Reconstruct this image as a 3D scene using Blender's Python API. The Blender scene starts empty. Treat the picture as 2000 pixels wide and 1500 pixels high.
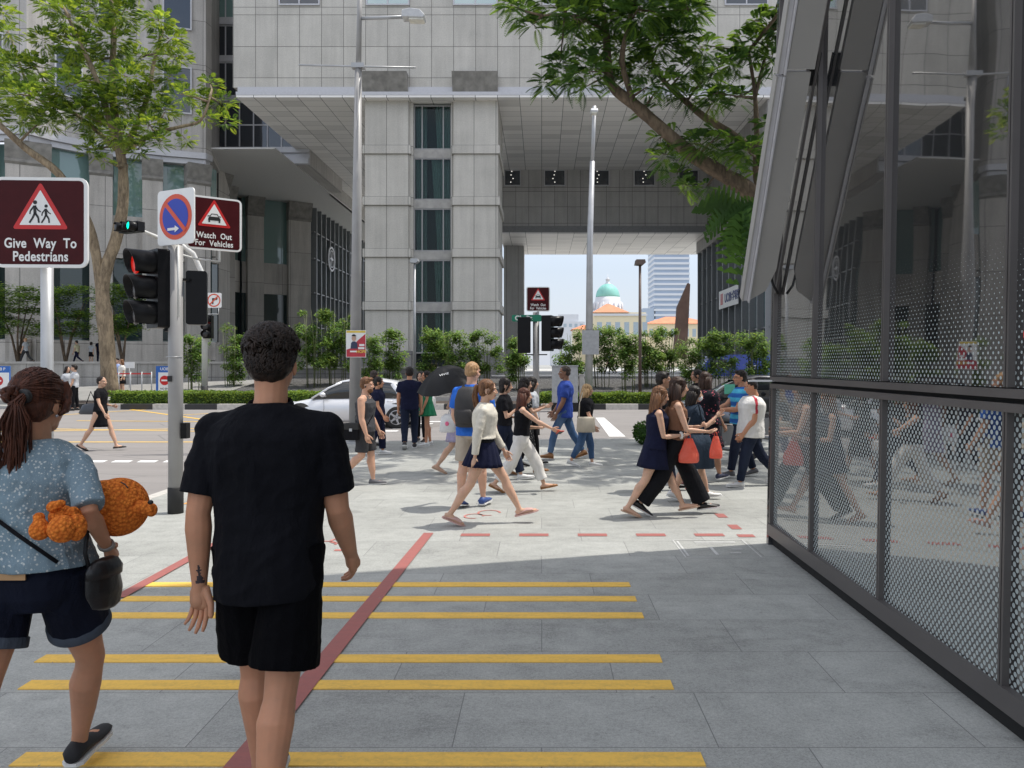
import bpy, bmesh, math, random
from mathutils import Vector, Matrix, noise
random.seed(7)
R = math.radians
sc = bpy.context.scene
# ------------------------------------------------------------------ camera
FPX, HX, HY, CH = 1500.0, 1058.0, 712.0, 1.75      # focal length and vanishing point in photo pixels, eye height in metres
cam = bpy.data.objects.new("camera", bpy.data.cameras.new("camera"))
sc.collection.objects.link(cam)
cam.location = (0, 0, CH); cam.rotation_euler = (R(90), 0, 0)
cam.data.sensor_width = 36; cam.data.lens = 27
cam.data.shift_x = (1000-HX)/2000; cam.data.shift_y = (HY-750)/2000
cam.data.clip_end = 3000
sc.camera = cam
# ------------------------------------------------------------------ light
SUN_EL, SUN_AZ = 66.0, 15.0          # azimuth measured from +X towards +Y
w = bpy.data.worlds.new("World"); sc.world = w; w.use_nodes = True
nt = w.node_tree; nt.nodes.clear()
out = nt.nodes.new('ShaderNodeOutputWorld'); bg = nt.nodes.new('ShaderNodeBackground')
sky = nt.nodes.new('ShaderNodeTexSky'); sky.sky_type = 'NISHITA'; sky.sun_disc = False
sky.sun_elevation = R(SUN_EL); sky.sun_rotation = R(90-SUN_AZ)
sky.air_density = 1.0; sky.dust_density = 1.5; sky.ozone_density = 1.0
tc = nt.nodes.new('ShaderNodeTexCoord'); nz = nt.nodes.new('ShaderNodeTexNoise')
mp = nt.nodes.new('ShaderNodeMapping'); mp.inputs['Scale'].default_value = (1, 1, 3.5)
nz.inputs['Scale'].default_value = 2.6; nz.inputs['Detail'].default_value = 7
cr = nt.nodes.new('ShaderNodeValToRGB'); cr.color_ramp.elements[0].position = .36; cr.color_ramp.elements[1].position = .62
mx = nt.nodes.new('ShaderNodeMix'); mx.data_type = 'RGBA'
sx_ = nt.nodes.new('ShaderNodeSeparateXYZ'); nt.links.new(tc.outputs['Generated'], sx_.inputs[0])
hz = nt.nodes.new('ShaderNodeMapRange'); nt.links.new(sx_.outputs[2], hz.inputs[0]); hz.inputs[1].default_value = .12; hz.inputs[2].default_value = .55
cm = nt.nodes.new('ShaderNodeMix'); cm.data_type = 'RGBA'; nt.links.new(hz.outputs[0], cm.inputs[0]); cm.inputs[6].default_value = (3.5, 3.75, 4.3, 1); cm.inputs[7].default_value = (9.0, 8.8, 8.7, 1)
nt.links.new(cm.outputs[2], mx.inputs[7])
ml = nt.nodes.new('ShaderNodeMath'); ml.operation = 'MULTIPLY'; ml.inputs[1].default_value = .85
nt.links.new(tc.outputs['Generated'], mp.inputs[0]); nt.links.new(mp.outputs[0], nz.inputs['Vector'])
nt.links.new(nz.outputs[0], cr.inputs[0]); nt.links.new(cr.outputs[0], ml.inputs[0])
hm = nt.nodes.new('ShaderNodeMapRange'); nt.links.new(sx_.outputs[2], hm.inputs[0]); hm.inputs[1].default_value = .05; hm.inputs[2].default_value = .45; hm.inputs[3].default_value = .82; hm.inputs[4].default_value = 0
mm_ = nt.nodes.new('ShaderNodeMath'); mm_.operation = 'MAXIMUM'; nt.links.new(ml.outputs[0], mm_.inputs[0]); nt.links.new(hm.outputs[0], mm_.inputs[1]); nt.links.new(mm_.outputs[0], mx.inputs[0])
nt.links.new(sky.outputs[0], mx.inputs[6]); nt.links.new(mx.outputs[2], bg.inputs[0])
bg.inputs[1].default_value = 0.15
nt.links.new(bg.outputs[0], out.inputs[0])
sl = bpy.data.lights.new("sun", 'SUN'); sl.energy = 2.9; sl.angle = R(.5); sl.color = (1, .955, .88)
so = bpy.data.objects.new("sun", sl); sc.collection.objects.link(so)
sd = Vector((math.cos(R(SUN_EL))*math.cos(R(SUN_AZ)), math.cos(R(SUN_EL))*math.sin(R(SUN_AZ)), math.sin(R(SUN_EL))))
so.rotation_euler = sd.to_track_quat('Z', 'Y').to_euler()
sc.view_settings.view_transform = 'Standard'; sc.view_settings.look = 'None'
sc.view_settings.exposure = 0.46; sc.view_settings.gamma = 1.0
sc.cycles.max_bounces = 7; sc.cycles.transparent_max_bounces = 12
# ------------------------------------------------------------------ placing helpers
def P(px, py, Y): return Vector(((px-HX)/FPX*Y, Y, CH+(HY-py)/FPX*Y))
def G(px, py, z=0.0):
    Y = (CH-z)*FPX/(py-HY); return Vector(((px-HX)/FPX*Y, Y, z))
def WX(px, Y): return (px-HX)/FPX*Y
def WZ(py, Y): return CH+(HY-py)/FPX*Y
# ------------------------------------------------------------------ node helper
class NT:
    def __init__(s, name):
        s.m = bpy.data.materials.new(name); s.m.use_nodes = True; s.t = s.m.node_tree; s.t.nodes.clear()
        s.out = s.t.nodes.new('ShaderNodeOutputMaterial')
    def new(s, k, **kw):
        n = s.t.nodes.new(k)
        for a, b in kw.items(): setattr(n, a, b)
        return n
    def put(s, sock, v):
        if isinstance(v, bpy.types.NodeSocket): s.t.links.new(v, sock)
        elif v is not None:
            if isinstance(v, (tuple, list)) and len(v) == 3 and sock.type == 'RGBA': v = tuple(v)+(1,)
            sock.default_value = v
    def math(s, op, a, b=None, c=None):
        n = s.new('ShaderNodeMath', operation=op)
        for i, v in enumerate((a, b, c)):
            if v is not None: s.put(n.inputs[i], v)
        return n.outputs[0]
    def mix(s, f, a, b):
        n = s.new('ShaderNodeMix', data_type='RGBA'); s.put(n.inputs[0], f); s.put(n.inputs[6], a); s.put(n.inputs[7], b); return n.outputs[2]
    def noise(s, vec, scale, detail=3, rough=.5, dist=0):
        n = s.new('ShaderNodeTexNoise'); s.put(n.inputs['Vector'], vec); n.inputs['Scale'].default_value = scale
        n.inputs['Detail'].default_value = detail; n.inputs['Roughness'].default_value = rough; n.inputs['Distortion'].default_value = dist
        return n.outputs[0]
    def voro(s, vec, scale, feature='F1', out='Distance', rand=1.0):
        n = s.new('ShaderNodeTexVoronoi', feature=feature); s.put(n.inputs['Vector'], vec); n.inputs['Scale'].default_value = scale
        n.inputs['Randomness'].default_value = rand
        return n.outputs[out]
    def mapr(s, v, a, b, c, d):
        n = s.new('ShaderNodeMapRange'); s.put(n.inputs[0], v)
        for i, q in enumerate((a, b, c, d)): n.inputs[i+1].default_value = q
        return n.outputs[0]
    def vmap(s, vec, scale=(1, 1, 1), loc=(0, 0, 0), rot=(0, 0, 0)):
        n = s.new('ShaderNodeMapping'); s.put(n.inputs[0], vec); n.inputs['Scale'].default_value = scale
        n.inputs['Location'].default_value = loc; n.inputs['Rotation'].default_value = rot; return n.outputs[0]
    def sep(s, vec):
        n = s.new('ShaderNodeSeparateXYZ'); s.put(n.inputs[0], vec); return n.outputs
    def comb(s, x, y, z):
        n = s.new('ShaderNodeCombineXYZ'); s.put(n.inputs[0], x); s.put(n.inputs[1], y); s.put(n.inputs[2], z); return n.outputs[0]
    def coord(s, k='Object'):
        return s.new('ShaderNodeTexCoord').outputs[k]
    def bump(s, h, strength=.3, dist=.01):
        n = s.new('ShaderNodeBump'); s.put(n.inputs['Height'], h); n.inputs['Strength'].default_value = strength
        n.inputs['Distance'].default_value = dist; return n.outputs[0]
    def bsdf(s, col, rough=.6, metal=0, normal=None, spec=.5, **kw):
        n = s.new('ShaderNodeBsdfPrincipled'); s.put(n.inputs['Base Color'], col); s.put(n.inputs['Roughness'], rough)
        s.put(n.inputs['Metallic'], metal); n.inputs['Specular IOR Level'].default_value = spec
        if normal is not None: s.put(n.inputs['Normal'], normal)
        for k, v in kw.items(): s.put(n.inputs[k.replace('_', ' ')], v)
        return n.outputs[0]
    def done(s, sh):
        s.t.links.new(sh, s.out.inputs[0]); return s.m
_mc = {}
def flat(name, col, rough=.6, metal=0, var=.12, scale=8, bump=0, spec=.5, bscale=60):
    """painted / woven / moulded surface with slight unevenness"""
    if name in _mc: return _mc[name]
    n = NT(name); o = n.coord('Object'); nz = n.noise(o, scale, 4)
    c = n.mix(n.mapr(nz, .3, .7, 0, 1), tuple(x*(1-var) for x in col), tuple(min(1, x*(1+var)) for x in col))
    rr = n.mapr(nz, .2, .8, max(0, rough-.06), min(1, rough+.06))
    nm = n.bump(n.noise(o, bscale, 3), bump, .01) if bump else None
    _mc[name] = n.done(n.bsdf(c, rr, metal, nm, spec)); return _mc[name]
def emis(name, col, st):
    if name in _mc: return _mc[name]
    n = NT(name); _mc[name] = n.done(n.bsdf(tuple(c*.5 for c in col), .3, 0, None, .5, Emission_Color=col, Emission_Strength=st)); return _mc[name]
# ------------------------------------------------------------------ mesh builder
class MB:
    def __init__(s): s.v = []; s.f = []; s.mi = []; s.sm = []; s.uv = {}
    def add(s, vs, fs, mi=0, smooth=False, uvs=None):
        o = len(s.v); s.v += [tuple(a) for a in vs]
        for k, f in enumerate(fs):
            if uvs: s.uv[len(s.f)] = uvs[k]
            s.f.append(tuple(o+i for i in f)); s.mi.append(mi); s.sm.append(smooth)
        return s
    def box(s, x0, x1, y0, y1, z0, z1, mi=0, M=None):
        vs = [Vector((x, y, z)) for z in (z0, z1) for y in (y0, y1) for x in (x0, x1)]
        if M is not None: vs = [M @ a for a in vs]
        return s.add(vs, [(0, 2, 3, 1), (4, 5, 7, 6), (0, 1, 5, 4), (2, 6, 7, 3), (0, 4, 6, 2), (1, 3, 7, 5)], mi)
    def prism(s, poly, axis, a, b, mi=0, M=None):
        """poly of 2D points extruded along axis from a to b; other two axes keep x<y<z order"""
        def mk(p, q):
            if axis == 'x': return Vector((q, p[0], p[1]))
            if axis == 'y': return Vector((p[0], q, p[1]))
            return Vector((p[0], p[1], q))
        n = len(poly); vs = [mk(p, a) for p in poly]+[mk(p, b) for p in poly]
        if M is not None: vs = [M @ x for x in vs]
        fs = [tuple(range(n))[::-1], tuple(range(n, 2*n))]+[(i, (i+1) % n, n+(i+1) % n, n+i) for i in range(n)]
        return s.add(vs, fs, mi)
    def tube(s, pts, rad, n=10, mi=0, cap=True, smooth=True, up=None, flat_=None):
        pts = [Vector(p) for p in pts]
        if not isinstance(rad, (list, tuple)): rad = [rad]*len(pts)
        rad = [r if isinstance(r, (list, tuple)) else (r, r) for r in rad]
        vs = []; T0 = (pts[1]-pts[0]).normalized()
        a = Vector(up) if up is not None else (Vector((0, 0, 1)) if abs(T0.z) < .9 else Vector((0, 1, 0)))
        U = T0.cross(a).normalized()
        for i, p in enumerate(pts):
            T = ((pts[min(i+1, len(pts)-1)]-pts[max(i-1, 0)])); T = T.normalized() if T.length > 1e-9 else T0
            U = (U-T*U.dot(T)).normalized(); V = T.cross(U)
            for k in range(n):
                t = 2*math.pi*k/n
                vs.append(p+U*math.cos(t)*rad[i][0]+V*math.sin(t)*rad[i][1])
        fs = []
        for i in range(len(pts)-1):
            for k in range(n):
                k2 = (k+1) % n; fs.append((i*n+k, i*n+k2, (i+1)*n+k2, (i+1)*n+k))
        if cap: fs += [tuple(range(n))[::-1], tuple((len(pts)-1)*n+k for k in range(n))]
        return s.add(vs, fs, mi, smooth)
    def capsule(s, a, b, ra, rb, n=10, mi=0):
        a = Vector(a); b = Vector(b); d = (b-a); L = d.length; d = d.normalized() if L > 1e-9 else Vector((0, 0, 1))
        pts = [a-d*ra*c for c in (.98, .8, .45)]+[a, b]+[b+d*rb*c for c in (.45, .8, .98)]
        k = (.2, .6, .89)
        return s.tube(pts, [ra*k[0], ra*k[1], ra*k[2], ra, rb, rb*k[2], rb*k[1], rb*k[0]], n, mi)
    def ell(s, c, r, M=None, nu=16, nv=10, mi=0):
        vs = []; c = Vector(c)
        for j in range(nv+1):
            ph = math.pi*j/nv
            for i in range(nu):
                t = 2*math.pi*i/nu; p = Vector((r[0]*math.sin(ph)*math.cos(t), r[1]*math.sin(ph)*math.sin(t), r[2]*math.cos(ph)))
                if M is not None: p = M @ p
                vs.append(c+p)
        fs = []
        for j in range(nv):
            for i in range(nu):
                fs.append((j*nu+i, (j+1)*nu+i, (j+1)*nu+(i+1) % nu, j*nu+(i+1) % nu))
        return s.add(vs, fs, mi, True)
    def loft(s, rings, mi=0, cap=True, smooth=True):
        """rings: list of equal-length closed loops of points"""
        n = len(rings[0]); vs = [p for r in rings for p in r]; fs = []
        for i in range(len(rings)-1):
            for k in range(n): fs.append((i*n+k, i*n+(k+1) % n, (i+1)*n+(k+1) % n, (i+1)*n+k))
        if cap: fs += [tuple(range(n))[::-1], tuple((len(rings)-1)*n+k for k in range(n))]
        return s.add(vs, fs, mi, smooth)
    def lathe(s, prof, c=(0, 0, 0), n=20, mi=0, smooth=True):
        c = Vector(c); return s.loft([[c+Vector((r*math.cos(2*math.pi*k/n), r*math.sin(2*math.pi*k/n), z)) for k in range(n)] for r, z in prof], mi, True, smooth)
    def mesh(s, name, mats):
        me = bpy.data.meshes.new(name); me.from_pydata(s.v, [], s.f)
        for m in (mats if isinstance(mats, (list, tuple)) else [mats]): me.materials.append(m)
        me.polygons.foreach_set('material_index', s.mi); me.polygons.foreach_set('use_smooth', s.sm)
        uvl = me.uv_layers.new(name='UVMap'); data = uvl.data
        for p in me.polygons:
            e = s.uv.get(p.index)
            if e is not None:
                for li, u in zip(p.loop_indices, e): data[li].uv = u
                continue
            nn = p.normal
            for li, vi in zip(p.loop_indices, p.vertices):
                x, y, z = s.v[vi]
                if abs(nn.z) > .7: data[li].uv = (x, y)
                elif abs(nn.x) > abs(nn.y): data[li].uv = (y, z)
                else: data[li].uv = (x, z)
        me.update(); return me
    def build(s, name, mats, parent=None, loc=None, bevel=0):
        o = link(name, s.mesh(name, mats), parent, loc)
        if bevel:
            b = o.modifiers.new('b', 'BEVEL'); b.width = bevel; b.segments = 2; b.limit_method = 'ANGLE'
        return o
def link(name, data, parent=None, loc=None):
    o = bpy.data.objects.new(name, data); sc.collection.objects.link(o)
    if parent is not None: o.parent = parent
    if loc is not None: o.location = loc
    return o
def tag(o, label=None, cat=None, group=None, kind=None):
    if label: o['label'] = label
    if cat: o['category'] = cat
    if group: o['group'] = group
    if kind: o['kind'] = kind
    return o
def thing(name, label, cat, loc=(0, 0, 0), rz=0, group=None):
    o = link(name, None); o.location = loc; o.rotation_euler = (0, 0, rz); o.empty_display_size = .3
    return tag(o, label, cat, group)
def struct(name, mb, m): return tag(mb.build(name, m), kind='structure')
def copy_tree(o, parent=None):
    c = o.copy(); sc.collection.objects.link(c)
    if parent is not None: c.parent = parent
    for ch in o.children: copy_tree(ch, c)
    return c
def text_mesh(body, size, name, mat_, parent, M, extrude=.002, bold=0, align='CENTER', spacing=1.0):
    cu = bpy.data.curves.new('t', 'FONT'); cu.body = body; cu.size = size; cu.extrude = extrude; cu.align_x = align; cu.align_y = 'CENTER'
    cu.offset = bold; cu.space_character = spacing
    t = bpy.data.objects.new('t', cu); sc.collection.objects.link(t)
    dg = bpy.context.evaluated_depsgraph_get(); me = bpy.data.meshes.new_from_object(t.evaluated_get(dg))
    bpy.data.objects.remove(t); me.materials.clear(); me.materials.append(mat_); me.transform(M)
    return link(name, me, parent)
def remesh(mb, voxel, it=4, fac=.5):
    me = bpy.data.meshes.new('tmp'); me.from_pydata(mb.v, [], mb.f)
    o = bpy.data.objects.new('tmp', me); sc.collection.objects.link(o)
    m = o.modifiers.new('r', 'REMESH'); m.mode = 'VOXEL'; m.voxel_size = voxel; m.adaptivity = 0
    if it:
        q = o.modifiers.new('s', 'SMOOTH'); q.factor = fac; q.iterations = it
    dg = bpy.context.evaluated_depsgraph_get(); r = bpy.data.meshes.new_from_object(o.evaluated_get(dg))
    bpy.data.objects.remove(o); bpy.data.meshes.remove(me)
    vs = [tuple(v.co) for v in r.vertices]; fs = [tuple(p.vertices) for p in r.polygons]
    bpy.data.meshes.remove(r); return vs, fs
# ------------------------------------------------------------------ surface materials
def granite(name, sx, zs, base=(.40, .385, .365), tone=.10, streak=.25, ox=0, jw=.016, per=None):
    """stone cladding: vertical joints every sx metres, horizontal ones at heights zs (or every per metres)"""
    n = NT(name); uv = n.coord('UV'); s = n.sep(uv); u = n.math('ADD', s[0], 1000*sx-ox)
    q = n.math('DIVIDE', u, sx); fr = n.math('FRACT', q); d = n.math('ABSOLUTE', n.math('SUBTRACT', fr, .5))
    j = n.math('GREATER_THAN', d, .5-jw/sx/1.0)
    band = n.math('FLOOR', n.math('MULTIPLY', s[1], 0.0)) if not (zs or per) else None
    acc = None
    if per:
        qq = n.math('FRACT', n.math('DIVIDE', n.math('ADD', s[1], 100*per), per)); dd = n.math('ABSOLUTE', n.math('SUBTRACT', qq, .5))
        j = n.math('MAXIMUM', j, n.math('GREATER_THAN', dd, .5-jw/per)); acc = n.math('FLOOR', n.math('DIVIDE', s[1], per))
    for z in zs:
        j = n.math('MAXIMUM', j, n.math('LESS_THAN', n.math('ABSOLUTE', n.math('SUBTRACT', s[1], z)), jw))
        g = n.math('GREATER_THAN', s[1], z); acc = g if acc is None else n.math('ADD', acc, g)
    if acc is None: acc = band
    wn = n.new('ShaderNodeTexWhiteNoise', noise_dimensions='2D'); n.put(wn.inputs['Vector'], n.comb(n.math('FLOOR', q), acc, 0))
    sp = n.noise(n.vmap(uv, (1, 1, 1)), 14, 5, .8)
    big = n.noise(uv, .5, 4, .6)
    st = n.noise(n.vmap(uv, (2.4, .16, 1)), 1.0, 5, .65)
    v = n.math('ADD', n.mapr(sp, .3, .7, -.16, .16), n.mapr(wn.outputs[0], 0, 1, -tone, tone))
    v = n.math('ADD', v, n.mapr(st, .35, .7, streak*.45, -streak)); v = n.math('ADD', v, n.mapr(big, .3, .7, -.08, .08))
    v = n.math('ADD', v, 1)
    sc_ = n.new('ShaderNodeVectorMath', operation='SCALE'); n.put(sc_.inputs[0], tuple(base)); n.put(sc_.inputs['Scale'], v)
    c = n.mix(j, sc_.outputs[0], tuple(b*.28 for b in base))
    nm = n.bump(n.math('SUBTRACT', n.math('MULTIPLY', sp, .2), j), .6, .012)
    return n.done(n.bsdf(c, .62, 0, nm, .35))
def m_ground():
    n = NT('granite_pavers'); o = n.coord('Object'); s = n.sep(o)
    row = n.math('FLOOR', n.math('DIVIDE', s[1], .585)); odd = n.math('MODULO', n.math('ADD', row, 1000), 3.0)
    u = n.math('DIVIDE', n.math('ADD', s[0], n.math('MULTIPLY', odd, .41)), 1.22)
    fx = n.math('ABSOLUTE', n.math('SUBTRACT', n.math('FRACT', n.math('ADD', u, 100)), .5))
    fy = n.math('ABSOLUTE', n.math('SUBTRACT', n.math('FRACT', n.math('DIVIDE', n.math('ADD', s[1], 58.5), .585)), .5))
    j = n.math('MAXIMUM', n.math('GREATER_THAN', fx, .5-.0022), n.math('GREATER_THAN', fy, .5-.0042))
    wn = n.new('ShaderNodeTexWhiteNoise', noise_dimensions='2D'); n.put(wn.inputs['Vector'], n.comb(n.math('FLOOR', n.math('ADD', u, 100)), row, 0))
    sp = n.noise(o, 120, 3, .85); sp2 = n.noise(o, 48, 3, .85); big = n.noise(o, .8, 5, .6); mid = n.noise(n.vmap(o, (1, 1, 1), (3, 5, 0)), 5, 4, .65)
    v = n.math('ADD', n.mapr(sp, .3, .7, -.26, .26), n.mapr(sp2, .3, .7, -.2, .2))
    v = n.math('ADD', v, n.mapr(wn.outputs[0], 0, 1, -.075, .075)); v = n.math('ADD', v, n.mapr(big, .3, .7, -.09, .09)); v = n.math('ADD', v, n.mapr(mid, .3, .72, .07, -.15)); v = n.math('SUBTRACT', v, n.mapr(n.noise(n.vmap(o, (.7, 1.6, 1), (9, 2, 0), (0, 0, .6)), 1.4, 6, .7, 1.2), .52, .70, 0, .20)); v = n.math('SUBTRACT', v, n.mapr(n.voro(n.vmap(o, (1, 1, 1), (4, 4, 0)), 3.1), .02, .035, .22, 0))
    spot = n.voro(o, 2.3); v = n.math('SUBTRACT', v, n.mapr(spot, .015, .03, .3, 0)); v = n.math('ADD', v, 1)
    sc_ = n.new('ShaderNodeVectorMath', operation='SCALE'); n.put(sc_.inputs[0], (.365, .37, .345)); n.put(sc_.inputs['Scale'], v)
    c = n.mix(j, sc_.outputs[0], (.17, .17, .165))
    nm = n.bump(n.math('SUBTRACT', n.math('MULTIPLY', sp, .35), j), .35, .004)
    return n.done(n.bsdf(c, n.mapr(mid, .3, .7, .5, .72), 0, nm, .4))
M_PAVE = m_ground()
def m_asphalt():
    n = NT('worn_asphalt'); o = n.coord('Object'); a = n.noise(o, 90, 3, .8); b = n.noise(n.vmap(o, (.25, 1.2, 1)), 1.3, 5, .6)
    c = n.mix(n.math('ADD', n.math('MULTIPLY', a, .45), n.math('MULTIPLY', b, .6)), (.17, .16, .155), (.33, .31, .295))
    crack = n.voro(n.vmap(o, (.3, .6, 1)), 1.0, 'DISTANCE_TO_EDGE'); c = n.mix(n.mapr(crack, 0, .012, .5, 0), c, (.09, .09, .09))
    return n.done(n.bsdf(c, .85, 0, n.bump(a, .4, .01), .25))
M_ROAD = m_asphalt()
def paint(name, col, wear=.35, rough=.6):
    n = NT(name); o = n.coord('Object'); a = n.noise(o, 45, 4, .75); b = n.noise(n.vmap(o, (2, 9, 1), (0, 0, 0), (0, 0, .5)), 2.2, 4, .6)
    v = n.mapr(n.math('ADD', n.math('MULTIPLY', a, .5), n.math('MULTIPLY', b, .5)), .45, .68, 0, wear)
    c = n.mix(v, col, tuple(x*.45+.05 for x in col)); chip = n.noise(n.vmap(o, (1, 1, 1), (7, 3, 0)), 17, 6, .8, .4); c = n.mix(n.mapr(chip, .655, .675, 0, .85), c, (.26, .26, .25)); return n.done(n.bsdf(c, rough, 0, n.bump(a, .4, .004), .35))
M_YEL = paint('yellow_tactile_paint', (.88, .54, .10), .55); M_YROAD = paint('yellow_road_paint', (.80, .50, .09), .3)
M_WHITE = paint('white_road_paint', (.78, .78, .76), .25); M_RED = paint('red_granite_inlay', (.36, .125, .11), .45)
M_ORANGE = paint('orange_paint', (.75, .36, .10), .6); M_REDP = paint('red_spray_paint', (.55, .20, .17), .8)
M_KERB = flat('kerb_concrete', (.50, .48, .44), .8, var=.15, bump=.2); M_KBLK = flat('kerb_black', (.035, .035, .035), .7)
M_STONE = flat('cast_stone', (.36, .35, .33), .8, var=.15, scale=3, bump=.2)
M_CAPST = flat('weathered_capital_stone', (.24, .23, .21), .85, var=.25, scale=2.5, bump=.3)
M_GRAVEL = None
def m_gravel():
    n = NT('dark_gravel'); o = n.coord('Object'); v = n.voro(o, 22, 'F1', 'Color'); d = n.voro(o, 22)
    c = n.mix(n.sep(v)[0], (.04, .04, .04), (.17, .165, .16)); return n.done(n.bsdf(c, .8, 0, n.bump(d, .8, .05), .3))
M_GRAVEL = m_gravel()
M_PLAZA = flat('pale_plaza_paving', (.50, .49, .46), .7, var=.1, scale=1)
M_ALU = flat('painted_aluminium', (.52, .52, .54), .42, .2, .05)
M_ALUF = flat('grey_window_frame', (.30, .30, .30), .5, .1, .05)
M_ALUD = flat('grey_mullion', (.20, .205, .21), .4, .3, .05)
M_SOF = None
def m_soffit():
    n = NT('soffit_panels'); o = n.coord('Object'); s = n.sep(o)
    u = n.math('DIVIDE', n.math('ADD', s[0], 100*2.87), 2.87/2); v = n.math('DIVIDE', s[1], 1.05)
    j = n.math('MAXIMUM', n.math('GREATER_THAN', n.math('ABSOLUTE', n.math('SUBTRACT', n.math('FRACT', u), .5)), .488), n.math('GREATER_THAN', n.math('ABSOLUTE', n.math('SUBTRACT', n.math('FRACT', v), .5)), .488))
    wn = n.new('ShaderNodeTexWhiteNoise', noise_dimensions='2D'); n.put(wn.inputs['Vector'], n.comb(n.math('FLOOR', u), n.math('FLOOR', v), 0))
    c = n.mix(n.mapr(n.math('POWER', wn.outputs[0], 3.5), 0, 1, 0, 1), (.86, .84, .81), (.66, .645, .62)); c = n.mix(j, c, (.07, .07, .07))
    return n.done(n.bsdf(c, .45, 0, None, .4))
M_SOF = m_soffit()
def glass_dark(name, col, rough=.03, ior=1.6, f0=None):
    n = NT(name); o = n.coord('Object'); b = n.bump(n.noise(o, .35, 2), .03, .3)
    return n.done(n.bsdf(col, rough, 0, b, .9, IOR=ior))
M_TEAL = glass_dark('teal_glass', (.16, .26, .245)); M_TEALD = glass_dark('dark_teal_glass', (.022, .04, .04), ior=1.5)
M_WIN = glass_dark('blue_black_glass', (.03, .036, .045))
def m_curtainwall():
    n = NT('mirror_curtain_glass'); o = n.coord('Object')
    g = n.new('ShaderNodeBsdfGlossy'); n.put(g.inputs['Color'], (.62, .74, .76)); g.inputs['Roughness'].default_value = .03
    n.put(g.inputs['Normal'], n.bump(n.noise(o, .3, 2), .05, .4))
    d = n.bsdf((.10, .17, .17), .2); m = n.new('ShaderNodeMixShader'); m.inputs[0].default_value = .42
    n.t.links.new(d, m.inputs[1]); n.t.links.new(g.outputs[0], m.inputs[2]); return n.done(m.outputs[0])
M_CURT = m_curtainwall()
def m_clear(name, tint=(.75, .85, .85), ior=1.5):
    n = NT(name); t = n.new('ShaderNodeBsdfTransparent'); n.put(t.inputs[0], tint); g = n.new('ShaderNodeBsdfGlossy'); g.inputs['Roughness'].default_value = .02
    f = n.new('ShaderNodeFresnel'); f.inputs[0].default_value = ior; m = n.new('ShaderNodeMixShader')
    n.t.links.new(f.outputs[0], m.inputs[0]); n.t.links.new(t.outputs[0], m.inputs[1]); n.t.links.new(g.outputs[0], m.inputs[2]); return n.done(m.outputs[0])
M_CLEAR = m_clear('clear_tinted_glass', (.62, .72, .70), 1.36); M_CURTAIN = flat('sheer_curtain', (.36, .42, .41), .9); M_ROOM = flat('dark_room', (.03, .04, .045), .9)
M_STEEL = flat('galvanised_steel', (.42, .43, .44), .45, .35, .10, 3); M_POLE = flat('grey_pole_paint', (.33, .325, .32), .5, .1, .08, 3)
M_POLEW = flat('white_pole_paint', (.66, .66, .64), .45, 0, .08, 3); M_BLACK = flat('black_plastic', (.008, .008, .009), .32, 0, .2, spec=.18)
M_RUBBER = flat('black_rubber', (.02, .02, .02), .7)
M_LAMP = flat('lamp_housing', (.55, .56, .57), .4, .2); M_LENS = flat('lamp_lens', (.75, .74, .66), .2)
M_SIGNW = flat('white_sign_face', (.82, .82, .80), .4, 0, .03); M_MAROON = flat('maroon_sign_face', (.06, .008, .010), .4, 0, .1, spec=.15)
M_SRED = flat('red_sign_face', (.58, .02, .02), .35, 0, .05); M_SBLUE = flat('blue_sign_face', (.02, .05, .42), .35, 0, .05)
M_SORG = flat('vermilion_sign_ring', (.68, .09, .035), .35, 0, .05); M_SGRN = flat('green_sign_face', (.005, .22, .12), .35, 0, .05)
M_SBACK = flat('grey_sign_back', (.38, .39, .40), .45, .3)
M_INK = flat('black_ink', (.012, .012, .012), .5)
M_LRED = emis('lit_red_signal', (1, .05, .03), 4.0); M_LGRN = emis('lit_green_signal', (.0, .75, .45), 1.6); M_LREDDIM = emis('dim_red_signal', (.75, .01, .0), .35)
# ------------------------------------------------------------------ ground, road, kerbs
RZ = -.13
mb = MB(); mb.box(-1500, 1500, -60, 2500, -1.2, RZ-.02); struct('ground', mb, flat('city_ground', (.30, .30, .28), .9, scale=.05))
mb = MB(); mb.box(-120, 120, 3, 33, RZ-.019, RZ); struct('road', mb, M_ROAD)
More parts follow.
